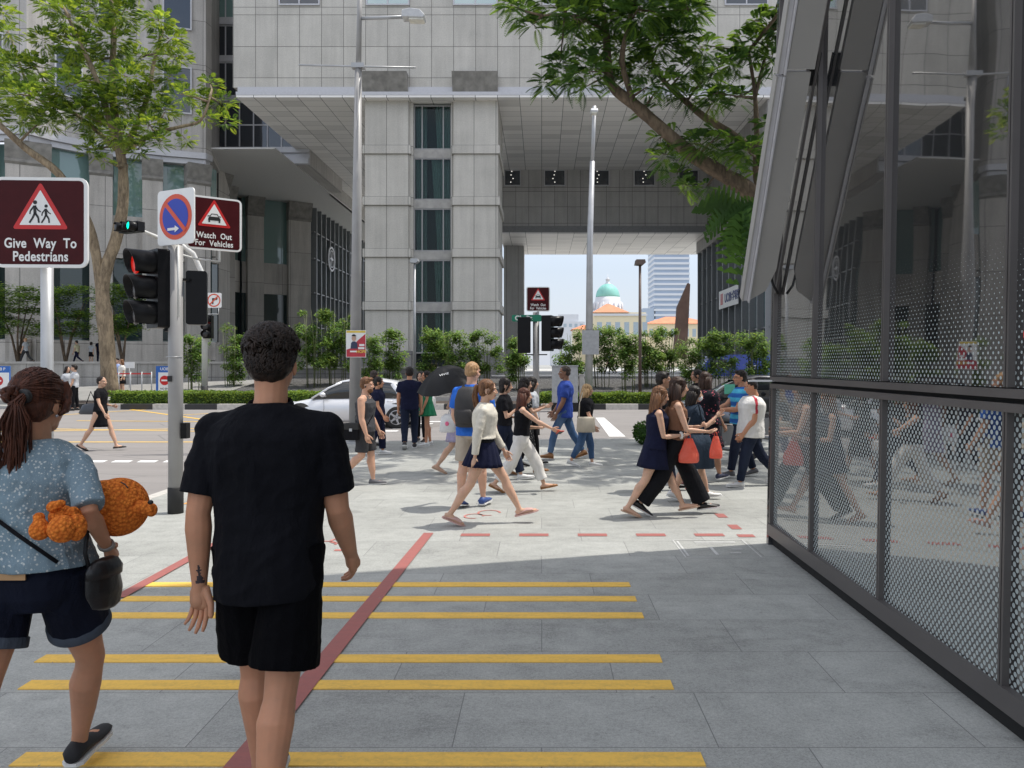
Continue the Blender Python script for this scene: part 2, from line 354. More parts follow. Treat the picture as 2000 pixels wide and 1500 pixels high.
# pavement outline (near side), taken round the corner
edge = [(-1500, 1290), (-500, 1160), (100, 1035), (266, 985), (345, 957), (430, 927), (540, 893), (640, 872), (760, 862), (1250, 857), (1900, 857)]
ep = [G(x, y) for x, y in edge]
poly = [(-30, -8)]+[(p.x, p.y) for p in ep]+[(40, ep[-1].y), (40, -8)]
poly[1] = (-30, ep[0].y)
mb = MB(); mb.prism(poly[::-1], 'z', RZ-.015, 0.0); struct('pavement', mb, M_PAVE)
def strip(path, wdt, z0, z1, mats, name, seg=None, off=0):
    """kerb following a path; seg metres per material alternation"""
    mb = MB(); path = [Vector((p[0], p[1], 0)) for p in path]; acc = 0
    for a, b in zip(path[:-1], path[1:]):
        d = b-a; L = d.length
        if L < 1e-6: continue
        d /= L; nr = Vector((-d.y, d.x, 0)); t = 0
        while t < L-1e-6:
            if seg: t2 = min(L, (math.floor((acc+t)/seg+1e-6)+1)*seg-acc); mi = int((acc+t+1e-4)/seg) % 2
            else: t2 = L; mi = 0
            p, q = a+d*t, a+d*t2
            vs = [(p.x+nr.x*o_, p.y+nr.y*o_, z) for z in (z0, z1) for o_ in (off, off+wdt)]+[(q.x+nr.x*o_, q.y+nr.y*o_, z) for z in (z0, z1) for o_ in (off, off+wdt)]
            mb.add(vs, [(0, 1, 3, 2), (4, 6, 7, 5), (0, 4, 5, 1), (2, 3, 7, 6), (0, 2, 6, 4), (1, 5, 7, 3)], mi); t = t2
        acc += L
    return struct(name, mb, mats)
strip([(p.x, p.y) for p in ep[:-1]], .16, RZ-.01, .004, [M_KERB], 'near_kerb', None, 0.0)
# markings: sheets 4 mm up
def quad(mb, pts, z, mi=0): mb.add([(p[0], p[1], z) for p in pts], [tuple(range(len(pts)))], mi)
def flatpiece(mb, x0, x1, y0, y1, z=.004, mi=0, h=.0): quad(mb, [(x0, y0), (x1, y0), (x1, y1), (x0, y1)], z, mi)
for i, Y in enumerate((6.10, 5.73, 5.35, 4.565, 4.19, 3.40)):
    xr = .70+.003*i; xl = (-3.14, -3.12, -3.05, -2.98, -2.82, -2.32)[i]
    mb = MB(); mb.box(xl, xr, Y-.058, Y+.058, -.002, .006)
    tag(mb.build('tactile_strip', M_YEL), ['yellow strip farthest up the pavement, first from the crowd', 'second yellow strip from the crowd', 'third yellow strip from the crowd', 'fourth yellow strip from the crowd, below the gap', 'fifth yellow strip from the crowd', 'widest yellow strip nearest the photographer at the bottom'][i], 'ground strip', 'yellow tactile strips across the pavement', 'structure')
mb = MB()
quad(mb, [(-1.41, 2.4), (-1.28, 2.4), (-1.12, 7.95), (-1.22, 7.95)], .009)
flatpiece(mb, -3.22, -3.12, 5.75, 7.75, .009)
for k in range(5): flatpiece(mb, -.83+k*.6, -.53+k*.6, 7.82, 7.94)
flatpiece(mb, 2.0, 2.17, 7.78, 7.90)
for k in range(9): flatpiece(mb, 2.02, 2.13, 8.15+k*.62, 8.38+k*.62)
flatpiece(mb, -3.4, -3.1, 8.6, 8.7); flatpiece(mb, -3.25, -3.0, 9.0, 9.08)
struct('red_line_inlay', mb, M_RED)
mb = MB()
for (x, y, r) in ((-2.12, 7.45, .13), (-2.0, 7.62, .10), (-.78, 8.85, .12), (-.62, 9.05, .14)):
    n_ = 18; vs = []
    for k in range(n_+1):
        t = 2*math.pi*k/n_*.8; vs += [(x+math.cos(t)*r, y+math.sin(t)*r*1.2, .005), (x+math.cos(t)*(r-.025), y+math.sin(t)*(r*1.2-.025), .005)]
    mb.add(vs, [(2*k, 2*k+1, 2*k+3, 2*k+2) for k in range(n_)])
flatpiece(mb, -1.95, -1.75, 7.2, 7.26, .005)
struct('survey_marks', mb, M_REDP)
mb = MB()
for (a, b, c, d) in ((620, 648, 965, 976), (395, 420, 960, 985)):
    p, q = G(a, d), G(b, c); flatpiece(mb, p.x, q.x, p.y, q.y)
struct('orange_mark', mb, M_ORANGE)
# white outlined floor plate by the glass corner
mb = MB(); x0, x1, y0, y1 = 1.30, 2.0, 6.95, 7.65
for (a, b, c, d) in ((x0, x1, y0, y0+.012), (x0, x1, y1-.012, y1), (x0, x0+.012, y0+.014, y1-.014), (x1-.012, x1, y0+.014, y1-.014), (x0+.03, x0+.05, y0+.06, y1-.05), (x0+.2, x1-.1, y1-.12, y1-.08), (x0+.2, x0+.45, y1-.2, y1-.18), (x0+.3, x0+.33, y0+.1, y0+.4), (x1-.25, x1-.15, y0+.15, y0+.18), (x1-.2, x1-.1, y0+.3, y0+.33)):
    flatpiece(mb, a, b, c, d, .0045)
struct('floor_marking', mb, paint('faded_white_paint', (.60, .60, .58), .5))
mb = MB()
flatpiece(mb, -14, 6, 18.55, 18.70, RZ+.004)
for a, b in (((-200, 847), (640, 833)), ((105, 838), (600, 846)), ((100, 812), (330, 797)), ((235, 797), (400, 820)), ((330, 812), (560, 800)), ((150, 822), (560, 825)), ((105, 800), (700, 798)), ((-100, 860), (120, 806))):
    p, q = G(a[0], a[1], RZ), G(b[0], b[1], RZ); d = (q-p).normalized(); nr = Vector((-d.y, d.x, 0))*.075
    k = .004+.0035*len(mb.f)
    quad(mb, [p-nr, q-nr, q+nr, p+nr], RZ+.004+.0006*len(mb.f))
struct('yellow_road_lines', mb, M_YROAD)
mb = MB()
for k in range(9):
    p = G(176+k*50, 901, RZ); quad(mb, [(p.x, p.y-.18), (p.x+.35, p.y-.18), (p.x+.28, p.y+.12), (p.x-.07, p.y+.12)], RZ+.004)
for k in range(5):
    p = G(740+k*14, 843, RZ); flatpiece(mb, p.x, p.x+.5, p.y+k*.9, p.y+k*.9+.35, RZ+.004)
a = [G(1163, 816, RZ), G(1180, 816, RZ), G(1222, 853, RZ), G(1190, 853, RZ)]; quad(mb, a, RZ+.005)
struct('white_road_markings', mb, M_WHITE)
# far side
FK = 32.3
farpath = [(26, FK), (-14, FK), (-21.0, FK+.1), (-22.4, FK+1.0), (-22.9, FK+3.0), (-22.9, FK+8)][::-1]
strip(farpath, .3, RZ-.01, .10, [M_KERB, M_KBLK], 'far_kerb', 1.35, -.3)
mb = MB(); mb.box(-22.6, 26, FK+.31, FK+4.2, RZ-.01, .03); struct('planting_bed', mb, flat('bed_soil', (.06, .045, .035), .95, bump=.5))
# sloping gravel garden up to the plaza
mb = MB(); mb.add([(-16, FK+4.2, .06), (26, FK+4.2, .06), (26, 46, 1.05), (-16, 46, 1.05), (-16, FK+4.2, -.3), (26, FK+4.2, -.3), (26, 46, -.3), (-16, 46, -.3)], [(0, 1, 2, 3), (0, 4, 5, 1), (0, 3, 7, 4), (1, 5, 6, 2)]); struct('gravel_slope', mb, M_GRAVEL)
mb = MB(); mb.box(-60, -16.01, FK+4.2, 46, -.3, .05); mb.add([(-31, FK+4.5, .06), (-16.2, FK+4.5, .06), (-16.2, 45.2, .9), (-31, 45.2, .30)], [(0, 1, 2, 3)]); struct('side_path', mb, flat('grey_path_paving', (.27, .265, .25), .75, var=.15, scale=1))
mb = MB(); mb.box(-16, 60, 46, 120, -.3, 1.05); struct('plaza', mb, M_PLAZA)
mb = MB(); mb.box(-23.2, -16.05, 46, 110, -.3, 1.06); struct('passage_floor', mb, M_PLAZA)
# low kerb rails of the gravel garden
mb = MB(); mb.box(-16, 26, FK+4.0, FK+4.2, 0, .22); struct('garden_edging', mb, M_STONE)
# ------------------------------------------------------------------ the tower across the road
BY = 50.0
zf = lambda y: WZ(y, BY)
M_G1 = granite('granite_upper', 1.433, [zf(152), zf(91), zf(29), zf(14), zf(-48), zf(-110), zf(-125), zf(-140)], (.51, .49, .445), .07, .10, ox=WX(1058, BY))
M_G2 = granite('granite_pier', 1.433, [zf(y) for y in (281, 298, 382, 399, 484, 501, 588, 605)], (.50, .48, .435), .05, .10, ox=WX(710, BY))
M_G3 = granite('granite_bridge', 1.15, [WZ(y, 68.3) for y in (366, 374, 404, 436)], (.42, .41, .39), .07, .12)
M_G4 = granite('granite_side_tower', 1.45, [WZ(y, 50) for y in (56, 67, 248, 238, 150, -40)], (.46, .44, .415), .08, .2)
M_G5 = granite('granite_lower_columns', 1.9, [], (.46, .435, .40), .08, .2, per=3.2)
M_PLINTH = granite('dark_plinth', 2.4, [], (.20, .195, .19), .06, .2, per=1.2)
office = thing('office_building', 'grey granite office tower with wide overhang raised on twin piers', 'building', (-5, BY, 1.05))
OV = Vector((-5, BY, 1.05))
def part(name, mb, m, parent=None, o=OV, root=office):
    ob = mb.build(name, m); ob.parent = parent or root
    if parent is None: ob.location = -o
    return ob
SZ = zf(190)   # soffit height
X0, X1 = WX(455, BY), 34.0
mb = MB(); mb.box(X0, X1, BY, 84, zf(171), 46); part('wall', mb, M_G1)
mb = MB()   # ledge under the wall
mb.box(X0+.35, X1, BY-.12, BY+.6, zf(182)+.0, zf(171)-.002); mb.box(X0+.30, X1, BY-.30, BY+.5, SZ+.05, zf(182)-.002)
mb.box(X0+.30, X0+1.0, BY+.6, 68, SZ+.05, zf(171)-.004)
part('ledge', mb, M_ALU)
mb = MB(); mb.box(X0+.32, X1, BY-.28, 84, SZ-.1, SZ+.045); part('soffit', mb, M_SOF)
# piers
def pier(x0, x1):
    mb = MB(); a, b = WX(x0, BY), WX(x1, BY); mb.box(a, b, BY+.35, BY+6, 1.05, SZ-.1)
    for y0, y1 in ((298, 281), (399, 382), (501, 484), (605, 588)): mb.box(a-.12, b+.12, BY+.23, BY+6.1, zf(y0), zf(y1))
    part('pier', mb, M_G2)
    mb = MB(); mb.prism([(BY-.75, zf(147)), (BY+.5, zf(147)), (BY+.5, zf(190)), (BY+.05, zf(190)), (BY-.15, zf(185))], 'x', a-.02, b+.02); part('capital', mb, M_CAPST)
    mb = MB(); mb.box(a-.2, b+.2, BY+.1, BY+6.3, 1.05, zf(685)); part('plinth', mb, M_PLINTH)
pier(710, 797); pier(885, 972)
mb = MB(); mb.box(WX(797, BY)+.01, WX(885, BY)-.01, BY+1.6, BY+6, 1.05, SZ-.1); part('core', mb, M_ROOM)
mb = MB()
for (a, b) in ((797, 804), (879, 885)): mb.box(WX(a, BY)+.005, WX(b, BY)-.005, BY+.6, BY+1.6, 1.05, SZ-.1)
part('jamb', mb, M_G2)
def window(parent, x0, x1, z0, z1, Y, cols=(0, 1), bar=.09, mpane=M_WIN, curtain=False, fm=M_ALU, rows=1):
    f = MB(); d = .10
    f.box(x0, x1, Y-d, Y, z0, z0+bar); f.box(x0, x1, Y-d, Y, z1-bar, z1)
    xs = [x0+(x1-x0)*c for c in cols]
    for i, x in enumerate(xs):
        a = x0 if i == 0 else (x1-bar if i == len(xs)-1 else x-bar/2)
        f.box(a, a+bar, Y-d-.003, Y-.003, z0+bar, z1-bar)
    for r in range(1, rows): z = z0+(z1-z0)*r/rows; f.box(x0+bar, x1-bar, Y-d+.01, Y-.006, z-bar/2, z+bar/2)
    fo = part('window', f, fm, None) if parent is None else f.build('window', fm, parent)
    g = MB(); g.box(x0+.02, x1-.02, Y-.05, Y-.04, z0+.02, z1-.02); g.build('pane', mpane, fo)
    if curtain:
        rnd = random.Random(int(z0*100)); c = MB()
        for (a, b) in ((x0+.05, x0+(x1-x0)*.33), (x0+(x1-x0)*rnd.uniform(.45, .55), x1-.05)):
            n = 46; top = []; bot = []
            for k in range(n+1):
                t = k/n; x = a+(b-a)*t; sway = .12*(1-t) if rnd.random() < 2 else 0
                y = Y+.25+.07*math.sin(t*34+rnd.random()*.4)
                top.append((x, y, z1)); bot.append((x+sway*(b-a), y, z0))
            c.add(top+bot, [(k, k+1, n+2+k, n+1+k) for k in range(n)], 0, True)
        c.build('curtain', M_CURTAIN, fo)
    return fo
ys = [197, 285, 385, 487, 590, 690]
for i in range(5):
    t0 = ys[i] if i == 0 else ys[i]+17; b0 = ys[i+1]
    window(None, WX(804, BY), WX(879, BY), zf(b0), zf(t0), BY+.95, (0, .22, .78, 1), .08, M_CLEAR, True, M_ALUF)
    if i < 4:
        mb = MB(); mb.box(WX(804, BY), WX(879, BY), BY+.82, BY+1.2, zf(ys[i+1]+16.8), zf(ys[i+1]+.2)); part('spandrel', mb, M_STONE)
# windows high on the upper wall
for (a, b, m) in ((545, 625, M_WIN), (715, 800, M_CURT), (885, 972, M_CURT), (1060, 1160, M_WIN), (1232, 1318, M_WIN), (1415, 1500, M_WIN)):
    window(None, WX(a, BY), WX(b, BY), zf(11), zf(-60), BY-.003, (0, .5, 1), .09, m)
# deep bridge across the passage
Yb = 68.3; zb = WZ(455, Yb); bx0, bx1 = WX(975, Yb), WX(1381, Yb)
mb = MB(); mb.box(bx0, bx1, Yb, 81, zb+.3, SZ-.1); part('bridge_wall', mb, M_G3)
mb = MB(); mb.box(bx0, bx1, Yb-.25, 81, zb+.02, zb+.29); mb.box(bx0, bx1, Yb-.10, 81, zb+.295, zb+.6); part('bridge_ledge', mb, flat('grey_trim', (.22, .22, .22), .5))
mb = MB(); mb.box(bx0, bx1+2, Yb-.2, 81, zb-.1, zb+.015); part('bridge_soffit', mb, M_SOF)
for (a, b) in ((985, 1017), (1063, 1104), (1150, 1190), (1238, 1279), (1325, 1364)):
    fo = window(None, WX(a, Yb), WX(b, Yb), WZ(363, Yb), SZ-.12, Yb-.002, (0, 1), .06, M_WIN)
    for k in range(4): MB().ell((WX((a+b)/2+random.uniform(-4, 4), Yb), Yb-.07, WZ(335+k*7, Yb)), (.06, .02, .045), None, 8, 5).build('ceiling_light', emis('downlight_glow', (1, .97, .9), .6), fo)
mb = MB(); cx0, cx1 = WX(984, 75), WX(1023, 75); mb.box(cx0, cx1, 75, 78, 1.05, zb-.1); part('bridge_column', mb, M_G3)
# right leg of the building with its glass front
RX = bx1
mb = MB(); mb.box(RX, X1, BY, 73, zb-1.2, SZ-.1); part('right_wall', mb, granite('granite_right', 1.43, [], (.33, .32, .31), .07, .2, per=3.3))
mb = MB(); mb.box(RX+.5, X1, BY+.4, 73, 1.05, zb-1.2); part('glass_front', mb, M_CURT)
mb = MB()
for k in range(12): y = BY+.6+k*2.0; mb.box(RX+.05, RX+.5, y, y+.14, 1.05, zb-1.2)
for z in (4.2, 7.4, 10.5): mb.box(RX+.30, RX+.45, BY+.5, 73, z, z+.1)
part('glass_fin', mb, M_ALUD)
mb = MB(); mb.box(RX-.05, RX, 57.4, 63.5, 6.3, 7.75); sg = part('shop_sign', mb, M_SIGNW)
M_T = Matrix.Translation((RX-.06, 60.2, 7.0)) @ Matrix.Rotation(R(-90), 4, 'Z') @ Matrix.Rotation(R(90), 4, 'X')
text_mesh('UOB', .95, 'lettering', flat('sign_navy', (.03, .05, .2), .5), sg, Matrix.Translation((0, .3, 0)) @ M_T, .01, .03)
text_mesh('大华银行', .75, 'lettering', flat('sign_navy', (.03, .05, .2), .5), sg, Matrix.Translation((0, -1.9, 0)) @ M_T, .01, .02)
mb = MB()
for k in range(5): mb.box(RX-.062, RX-.052, 62.1+k*.18, 62.2+k*.18, 6.6, 7.5)
mb.build('logo', M_SRED, sg)
# ------------------------------------------------------------------ side tower on the left
TV = Vector((-35, 50, 1.8))
side = thing('side_tower', 'curved granite side tower with teal ground windows behind the leafy tree', 'building', TV)
def tpart(name, mb, m, parent=None): return part(name, mb, m, parent, TV, side)
plan = [(-60, 52), (-45, 50.2)]+[(WX(px, Y), Y) for px, Y in ((52, 50.0), (100, 51.4), (175, 53.2), (315, 55.2), (402, 56.2), (413, 57.0))]
plan += [(-26.0, 62.0)]
def ribbon(path, z0, z1, off=0, thick=.5, mb=None, mi=0):
    mb = mb or MB(); u = 0
    for (a, b) in zip(path[:-1], path[1:]):
        A, B = Vector(a), Vector(b); d = (B-A); L = d.length; d /= L; nr = Vector((d.y, -d.x))
        A2, B2 = A+nr*off, B+nr*off; A3, B3 = A2-nr*thick, B2-nr*thick
        vs = [(A2.x, A2.y, z0), (B2.x, B2.y, z0), (B2.x, B2.y, z1), (A2.x, A2.y, z1), (A3.x, A3.y, z0), (B3.x, B3.y, z0), (B3.x, B3.y, z1), (A3.x, A3.y, z1)]
        uq = [(u, z0), (u+L, z0), (u+L, z1), (u, z1)]
        mb.add(vs, [(0, 1, 2, 3), (4, 7, 6, 5), (3, 2, 6, 7), (0, 4, 5, 1), (0, 3, 7, 4), (1, 5, 6, 2)], mi, False, [uq]*6); u += L
    return mb
ZU = WZ(248, 50)
tpart('wall', ribbon(plan, ZU, 46), M_G4)
mb = ribbon(plan[:-1], ZU-.45, ZU-.01, .1); ribbon(plan[:-1], ZU-.85, ZU-.47, -.1, .4, mb); tpart('ledge', mb, M_ALU)
# glazing behind the columns, then columns with splayed capitals
tpart('glazing', ribbon([(x, y+.9) for x, y in plan[:-1]], 3.3, ZU-.85, 0, .2), M_TEAL)
tpart('lower_glazing', ribbon([(x, y+.9) for x, y in plan[:-1]], 3.5, 9.3, .06, .05), M_TEALD)
tpart('spandrel', ribbon([(x, y+.9) for x, y in plan[:-1]], 9.3, 12.3, .35, .3), M_G5)
tpart('base_wall', ribbon([(x, y+.5) for x, y in plan[:-1]], 1.8, 3.4, .5, .6), M_G5)
def onplan(px):
    for (a, b) in zip(plan[:-1], plan[1:]):
        pa, pb = HX+a[0]/a[1]*FPX, HX+b[0]/b[1]*FPX
        if pa <= px <= pb or (px < pa and a == plan[0]):
            lo, hi = 0, 1
            for _ in range(30):
                m = (lo+hi)/2; x, y = a[0]+(b[0]-a[0])*m, a[1]+(b[1]-a[1])*m
                if HX+x/y*FPX < px: lo = m
                else: hi = m
            return Vector((x, y)), (Vector(b)-Vector(a)).normalized()
    return Vector(plan[-1]), Vector((1, 0))
def tcol(px0, px1, ztop, fn=None):
    A, d = onplan(px0); B, d2 = onplan(px1); c = (A+B)/2; L = (B-A).length; d = (B-A).normalized(); nr = Vector((d.y, -d.x))
    M = Matrix(((d.x, -nr.x, 0, c.x), (d.y, -nr.y, 0, c.y), (0, 0, 1, 0), (0, 0, 0, 1)))
    mb = MB(); mb.box(-L/2, L/2, -.15, .7, 1.8, ztop-1.5, 0, M); tpart('column', mb, M_G5)
    mb = MB(); mb.prism([(-.15, ztop-1.5), (-.3, ztop-1.35), (-.3, ztop-1.2), (-.2, ztop-1.15), (-.55, ztop), (.7, ztop), (.7, ztop-1.5)], 'x', -L/2-.03, L/2+.03, 0, M); tpart('capital', mb, M_CAPST)
for a, b in ((-95, -20), (10, 100), (175, 220), (278, 318), (365, 410)): tcol(a, b, ZU-.85)
# windows in the wall above
def twin(px0, px1, z0, z1, m=M_WIN):
    A, d = onplan(px0); B, _ = onplan(px1); d = (B-A).normalized(); nr = Vector((d.y, -d.x)); L = (B-A).length
    M = Matrix(((d.x, -nr.x, 0, A.x), (d.y, -nr.y, 0, A.y), (0, 0, 1, 0), (0, 0, 0, 1)))
    f = MB()
    for q in ((0, L, z0, z0+.1), (0, L, z1-.1, z1), (0, .1, z0+.1, z1-.1), (L-.1, L, z0+.1, z1-.1)): f.box(q[0], q[1], -.18, 0, q[2], q[3], 0, M)
    fo = tpart('window', f, M_ALU); g = MB(); g.box(.1, L-.1, -.12, -.09, z0+.1, z1-.1, 0, M); g.build('pane', m, fo)
for z0, z1 in ((18.9+1.0, 23.3), (27.2-1.2, 30.5)):
    twin(105, 160, z0, z1); twin(318, 375, z0+.0, z1); twin(-60, 10, z0, z1); twin(190, 240, z0, z1)
twin(108, 150, WZ(15, 52), WZ(-60, 52), M_CURT)
# recessed link between tower and overhang
LY = 62.0; lx0, lx1 = -26.6, -18.7
mb = MB(); mb.box(lx0, lx1, LY+.05, LY+10, WZ(322, LY), 46); tpart('link_wall', mb, M_G4)
mb = MB()
for (a, b, d) in ((290, 300, .35), (300.2, 311, .15), (311.2, 322, .45), (190, 200, .3), (38, 50, .3), (112, 122, .2)): mb.box(lx0, lx1, LY-d, LY+.05, WZ(b, LY), WZ(a, LY))
tpart('link_ledge', mb, M_ALU)
for (a, b, rows) in ((200, 290, 2), (122.5, 189, 1), (50.5, 111.5, 1), (-60, 37, 2)):
    f = window(side, lx0, lx1, WZ(b, LY), WZ(a, LY), LY-.05, tuple(k/7 for k in range(8)), .09, M_WIN if a > 0 else M_TEAL, False, M_ALU, rows); f.location = -TV
# underside and colonnade of the passage
mb = MB(); mb.box(-60, X0+.3, 57.0, 110, WZ(322, LY)-.12, WZ(322, LY)-.01); mb.box(X0+.3, -3.2, 84, 110, SZ-.1, SZ+.04); tpart('soffit', mb, flat('passage_soffit', (.55, .545, .53), .5, var=.05))
tpart('fascia', MB().box(X0+.05, X0+.29, 72.1, 110, WZ(322, LY)-.12, SZ+6), M_STONE)
tpart('corner_wall', MB().box(-27.6, -26.4, 56.5, 65.0, 1.06, WZ(322, LY)-.13), M_G5)
back = [(-26.0, 62.2), (-28.9, 69), (-28.4, 73), (-25.2, 75.2), (-23.4, 77.4), (-23.4, 110)]
TZ = WZ(322, LY)-.13
tpart('core', MB().prism([(-26.3, 62.5), (-29.8, 69.3), (-29.3, 73.4), (-26.2, 75.9), (-24.2, 78), (-24.2, 110), (-60, 110), (-60, 62.5)][::-1], 'z', 1.06, TZ), M_ROOM)
tpart('glazing', ribbon(back, 3.2, TZ, -.5, .1), M_TEAL); tpart('base_wall', ribbon(back, 1.06, 3.3, -.1, .6), M_G5)
tpart('spandrel', ribbon(back[:5], 8.6, 11.6, -.3, .3), M_G5); tpart('lower_glazing', ribbon(back[:5], 3.4, 8.6, -.42, .05), M_TEALD)
def bcol(x, y, ang, wd):
    M = Matrix.Translation((x, y, 0)) @ Matrix.Rotation(R(ang), 4, 'Z')
    mb = MB(); mb.box(-wd/2, wd/2, -.5, .6, 1.06, TZ-1.8, 0, M); tpart('column', mb, M_G5)
    mb = MB(); mb.prism([(-.5, TZ-1.8), (-.65, TZ-1.7), (-.65, TZ-1.55), (-.55, TZ-1.5), (-1.0, TZ), (.6, TZ), (.6, TZ-1.8)], 'x', -wd/2-.03, wd/2+.03, 0, M); tpart('capital', mb, M_CAPST)
bcol(-27.2, 64.6, 67, 1.4); bcol(-28.6, 69, 60, 1.7); bcol(-27.6, 73.8, 35, 1.5); bcol(-24.2, 76.4, 35, 2.2)
mb = MB()
for k in range(14): y = 78.5+k*1.7; mb.box(-23.5, -23.0, y, y+.22, 1.06, TZ)
for z in (5.5, 9, 12.5, 15.2): mb.box(-23.4, -23.1, 78, 102, z, z+.12)
tpart('glass_fin', mb, M_ALUD)
tpart('glass_front', MB().box(-23.75, -23.5, 77.6, 104, 3.3, TZ), M_CURT)
M = Matrix.Translation((-22.9, 83.5, 13.2)) @ Matrix.Rotation(R(90), 4, 'Y')
mb = MB(); r0 = 1.35
for (ra, rb) in ((1.35, 1.15), (.95, .85)):
    n = 32; vs = []
    for k in range(n): t = 2*math.pi*k/n; c, s_ = math.cos(t), math.sin(t); vs += [M @ Vector((ra*c, ra*s_, 0)), M @ Vector((rb*c, rb*s_, 0)), M @ Vector((ra*c, ra*s_, .1)), M @ Vector((rb*c, rb*s_, .1))]
    fs = []
    for k in range(n): a, b = 4*k, 4*((k+1) % n); fs += [(a+2, b+2, b+3, a+3), (a, b, b+2, a+2), (a+1, a+3, b+3, b+1)]
    mb.add(vs, fs)
mb.prism([(-.8, 0), (-.15, .15), (0, .8), (.15, .15), (.8, 0), (.15, -.15), (0, -.8), (-.15, -.15)], 'z', 0, .1, 0, M)
tpart('emblem', mb, M_ALU)
# ------------------------------------------------------------------ terrace, retaining walls
mb = MB(); mb.box(-70, -16.4, 46.0, 60, -.3, 1.78); struct('terrace', mb, M_PLAZA)
rw = thing('retaining_wall', 'long pale stone retaining wall below the terrace walkers', 'wall', (-35, 45.8, 0))
mb = MB(); mb.box(-70+35, -16.4+35, -.2, .19, 0, 1.92-.12); mb.build('wall', granite('retaining_stone', 2.2, [1.0], (.34, .33, .31), .05, .3), rw)
mb = MB(); mb.box(-70+35, -16.3+35, -.28, .4, 1.802, 1.93); mb.build('coping', M_STONE, rw)
pw = thing('planter_wall', 'low dark stone wall in front of the twin piers', 'wall', (-8, 45.6, 0))
mb = MB(); mb.box(-8.2, 5.0, -.2, .2, 0, 1.52); mb.build('wall', M_PLINTH, pw); mb = MB(); mb.box(-8.3, 5.1, -.27, .27, 1.522, 1.62); mb.build('coping', M_STONE, pw)
# ------------------------------------------------------------------ far city
def far_b(name, label, px0, px1, ytop, Y, dep, m, rooft=None, base=1.0, cat='building'):
    x0, x1, zt = WX(px0, Y), WX(px1, Y), WZ(ytop, Y); o = thing(name, label, cat, ((x0+x1)/2, Y, base)); w2 = (x1-x0)/2
    mb = MB(); mb.box(-w2, w2, 0, dep, 0, zt-base); mb.build('wall', m, o); return o, w2, zt-base
M_CREAM = flat('cream_render', (.74, .66, .47), .8, var=.06); M_TILE = flat('orange_roof_tiles', (.60, .23, .12), .8, var=.15, scale=.6); M_WHB = flat('white_render', (.66, .68, .71), .8, var=.06)
M_COPPER = flat('verdigris_copper', (.22, .52, .46), .6, var=.12, scale=.5); M_FWIN = flat('distant_window', (.38, .46, .52), .3)
def hip(parent, w2, d, z, h, ov=.6, m=M_TILE):
    mb = MB(); a = min(d/2, w2)*.9
    mb.add([(-w2-ov, -ov, z), (w2+ov, -ov, z), (w2+ov, d+ov, z), (-w2-ov, d+ov, z), (-w2+a, d/2, z+h), (w2-a, d/2, z+h)], [(0, 1, 5, 4), (1, 2, 5), (2, 3, 4, 5), (3, 0, 4), (0, 3, 2, 1)]); return mb.build('roof', m, parent)
def fwins(parent, xs, z0, z1, w_, y=-.05):
    for x in xs:
        mb = MB(); mb.box(x-w_/2, x+w_/2, y, y+.04, z0, z1); mb.build('window', M_FWIN, parent)
o, w2, h = far_b('colonial_building', 'cream colonial building with hipped orange roof below the green dome', 1160, 1262, 610, 220, 26, M_CREAM)
hip(o, w2*.62, 20, h, 3.2).location = (-w2*.35, 0, 0); fwins(o, [-w2+1.6+k*2.6 for k in range(6)], h-6.5, h-2.8, 1.4)
mb = MB(); mb.box(-w2-.3, w2+.3, -.4, 0, h-1.0, h-.4); mb.build('cornice', M_WHB, o)
o, w2, h = far_b('colonial_wing', 'long cream wing with orange tiled roof right of the dome', 1262, 1390, 632, 235, 20, M_CREAM)
hip(o, w2, 16, h, 2.6); fwins(o, [-w2+1.5+k*2.2 for k in range(9)], h-4.0, h-1.6, 1.1)
o, w2, h = far_b('distant_block', 'white stepped blocks between the traffic sign and the dome', 1075, 1142, 628, 420, 20, M_WHB)
mb = MB(); mb.box(-5, 6, 1, 12, h, h+4); mb.box(-9, -5, 2, 8, h, h+2); mb.build('roof_block', M_WHB, o); fwins(o, [-w2+2+k*3 for k in range(6)], h-3, h-1.2, 1.6)
o, w2, h = far_b('red_roofed_block', 'low house with orange roof just left of the lamp pole', 1120, 1165, 643, 230, 14, M_CREAM); hip(o, w2, 12, h, 1.6)
o, w2, h = far_b('glass_block', 'small blue grey block at the foot of the striped skyscraper', 1256, 1280, 602, 520, 20, flat('blue_grey_cladding', (.42, .50, .60), .5))
Yt = 520; o, w2, h = far_b('skyscraper', 'tall blue glass skyscraper with white horizontal bands', 1278, 1346, 430, Yt, 30, flat('tower_glass', (.36, .44, .56), .35, var=.05, scale=.1), cat='skyscraper')
mb = MB(); z = 30.0
while z < h: mb.box(-w2-.3, w2+.3, -.5, 30.5, z, z+1.5); z += 3.5
mb.build('band', flat('tower_band', (.70, .73, .77), .5, var=.03), o)
# the dome
Yd = 250; dx = WX(1187, Yd); zd = WZ(600, Yd)
o = thing('domed_courthouse', 'pale green copper dome with lantern on a white drum', 'building', (dx, Yd, 1.0)); rb = 24/FPX*Yd
mb = MB(); mb.lathe([(rb*1.32, 0), (rb*1.32, WZ(607, Yd)-1), (rb*1.15, WZ(606, Yd)-1), (rb*1.12, WZ(590, Yd)-1), (rb*1.02, WZ(588, Yd)-1), (rb*1.0, WZ(581, Yd)-1)], n=32); mb.build('drum', M_WHB, o)
for k in range(16):
    t = 2*math.pi*k/16; mb = MB(); mb.tube([(math.cos(t)*rb*1.2, math.sin(t)*rb*1.2, WZ(606, Yd)-1), (math.cos(t)*rb*1.2, math.sin(t)*rb*1.2, WZ(592, Yd)-1)], .22, 8); mb.build('column', M_WHB, o)
zc = WZ(581, Yd)-1; hh = WZ(554, Yd)-WZ(581, Yd)
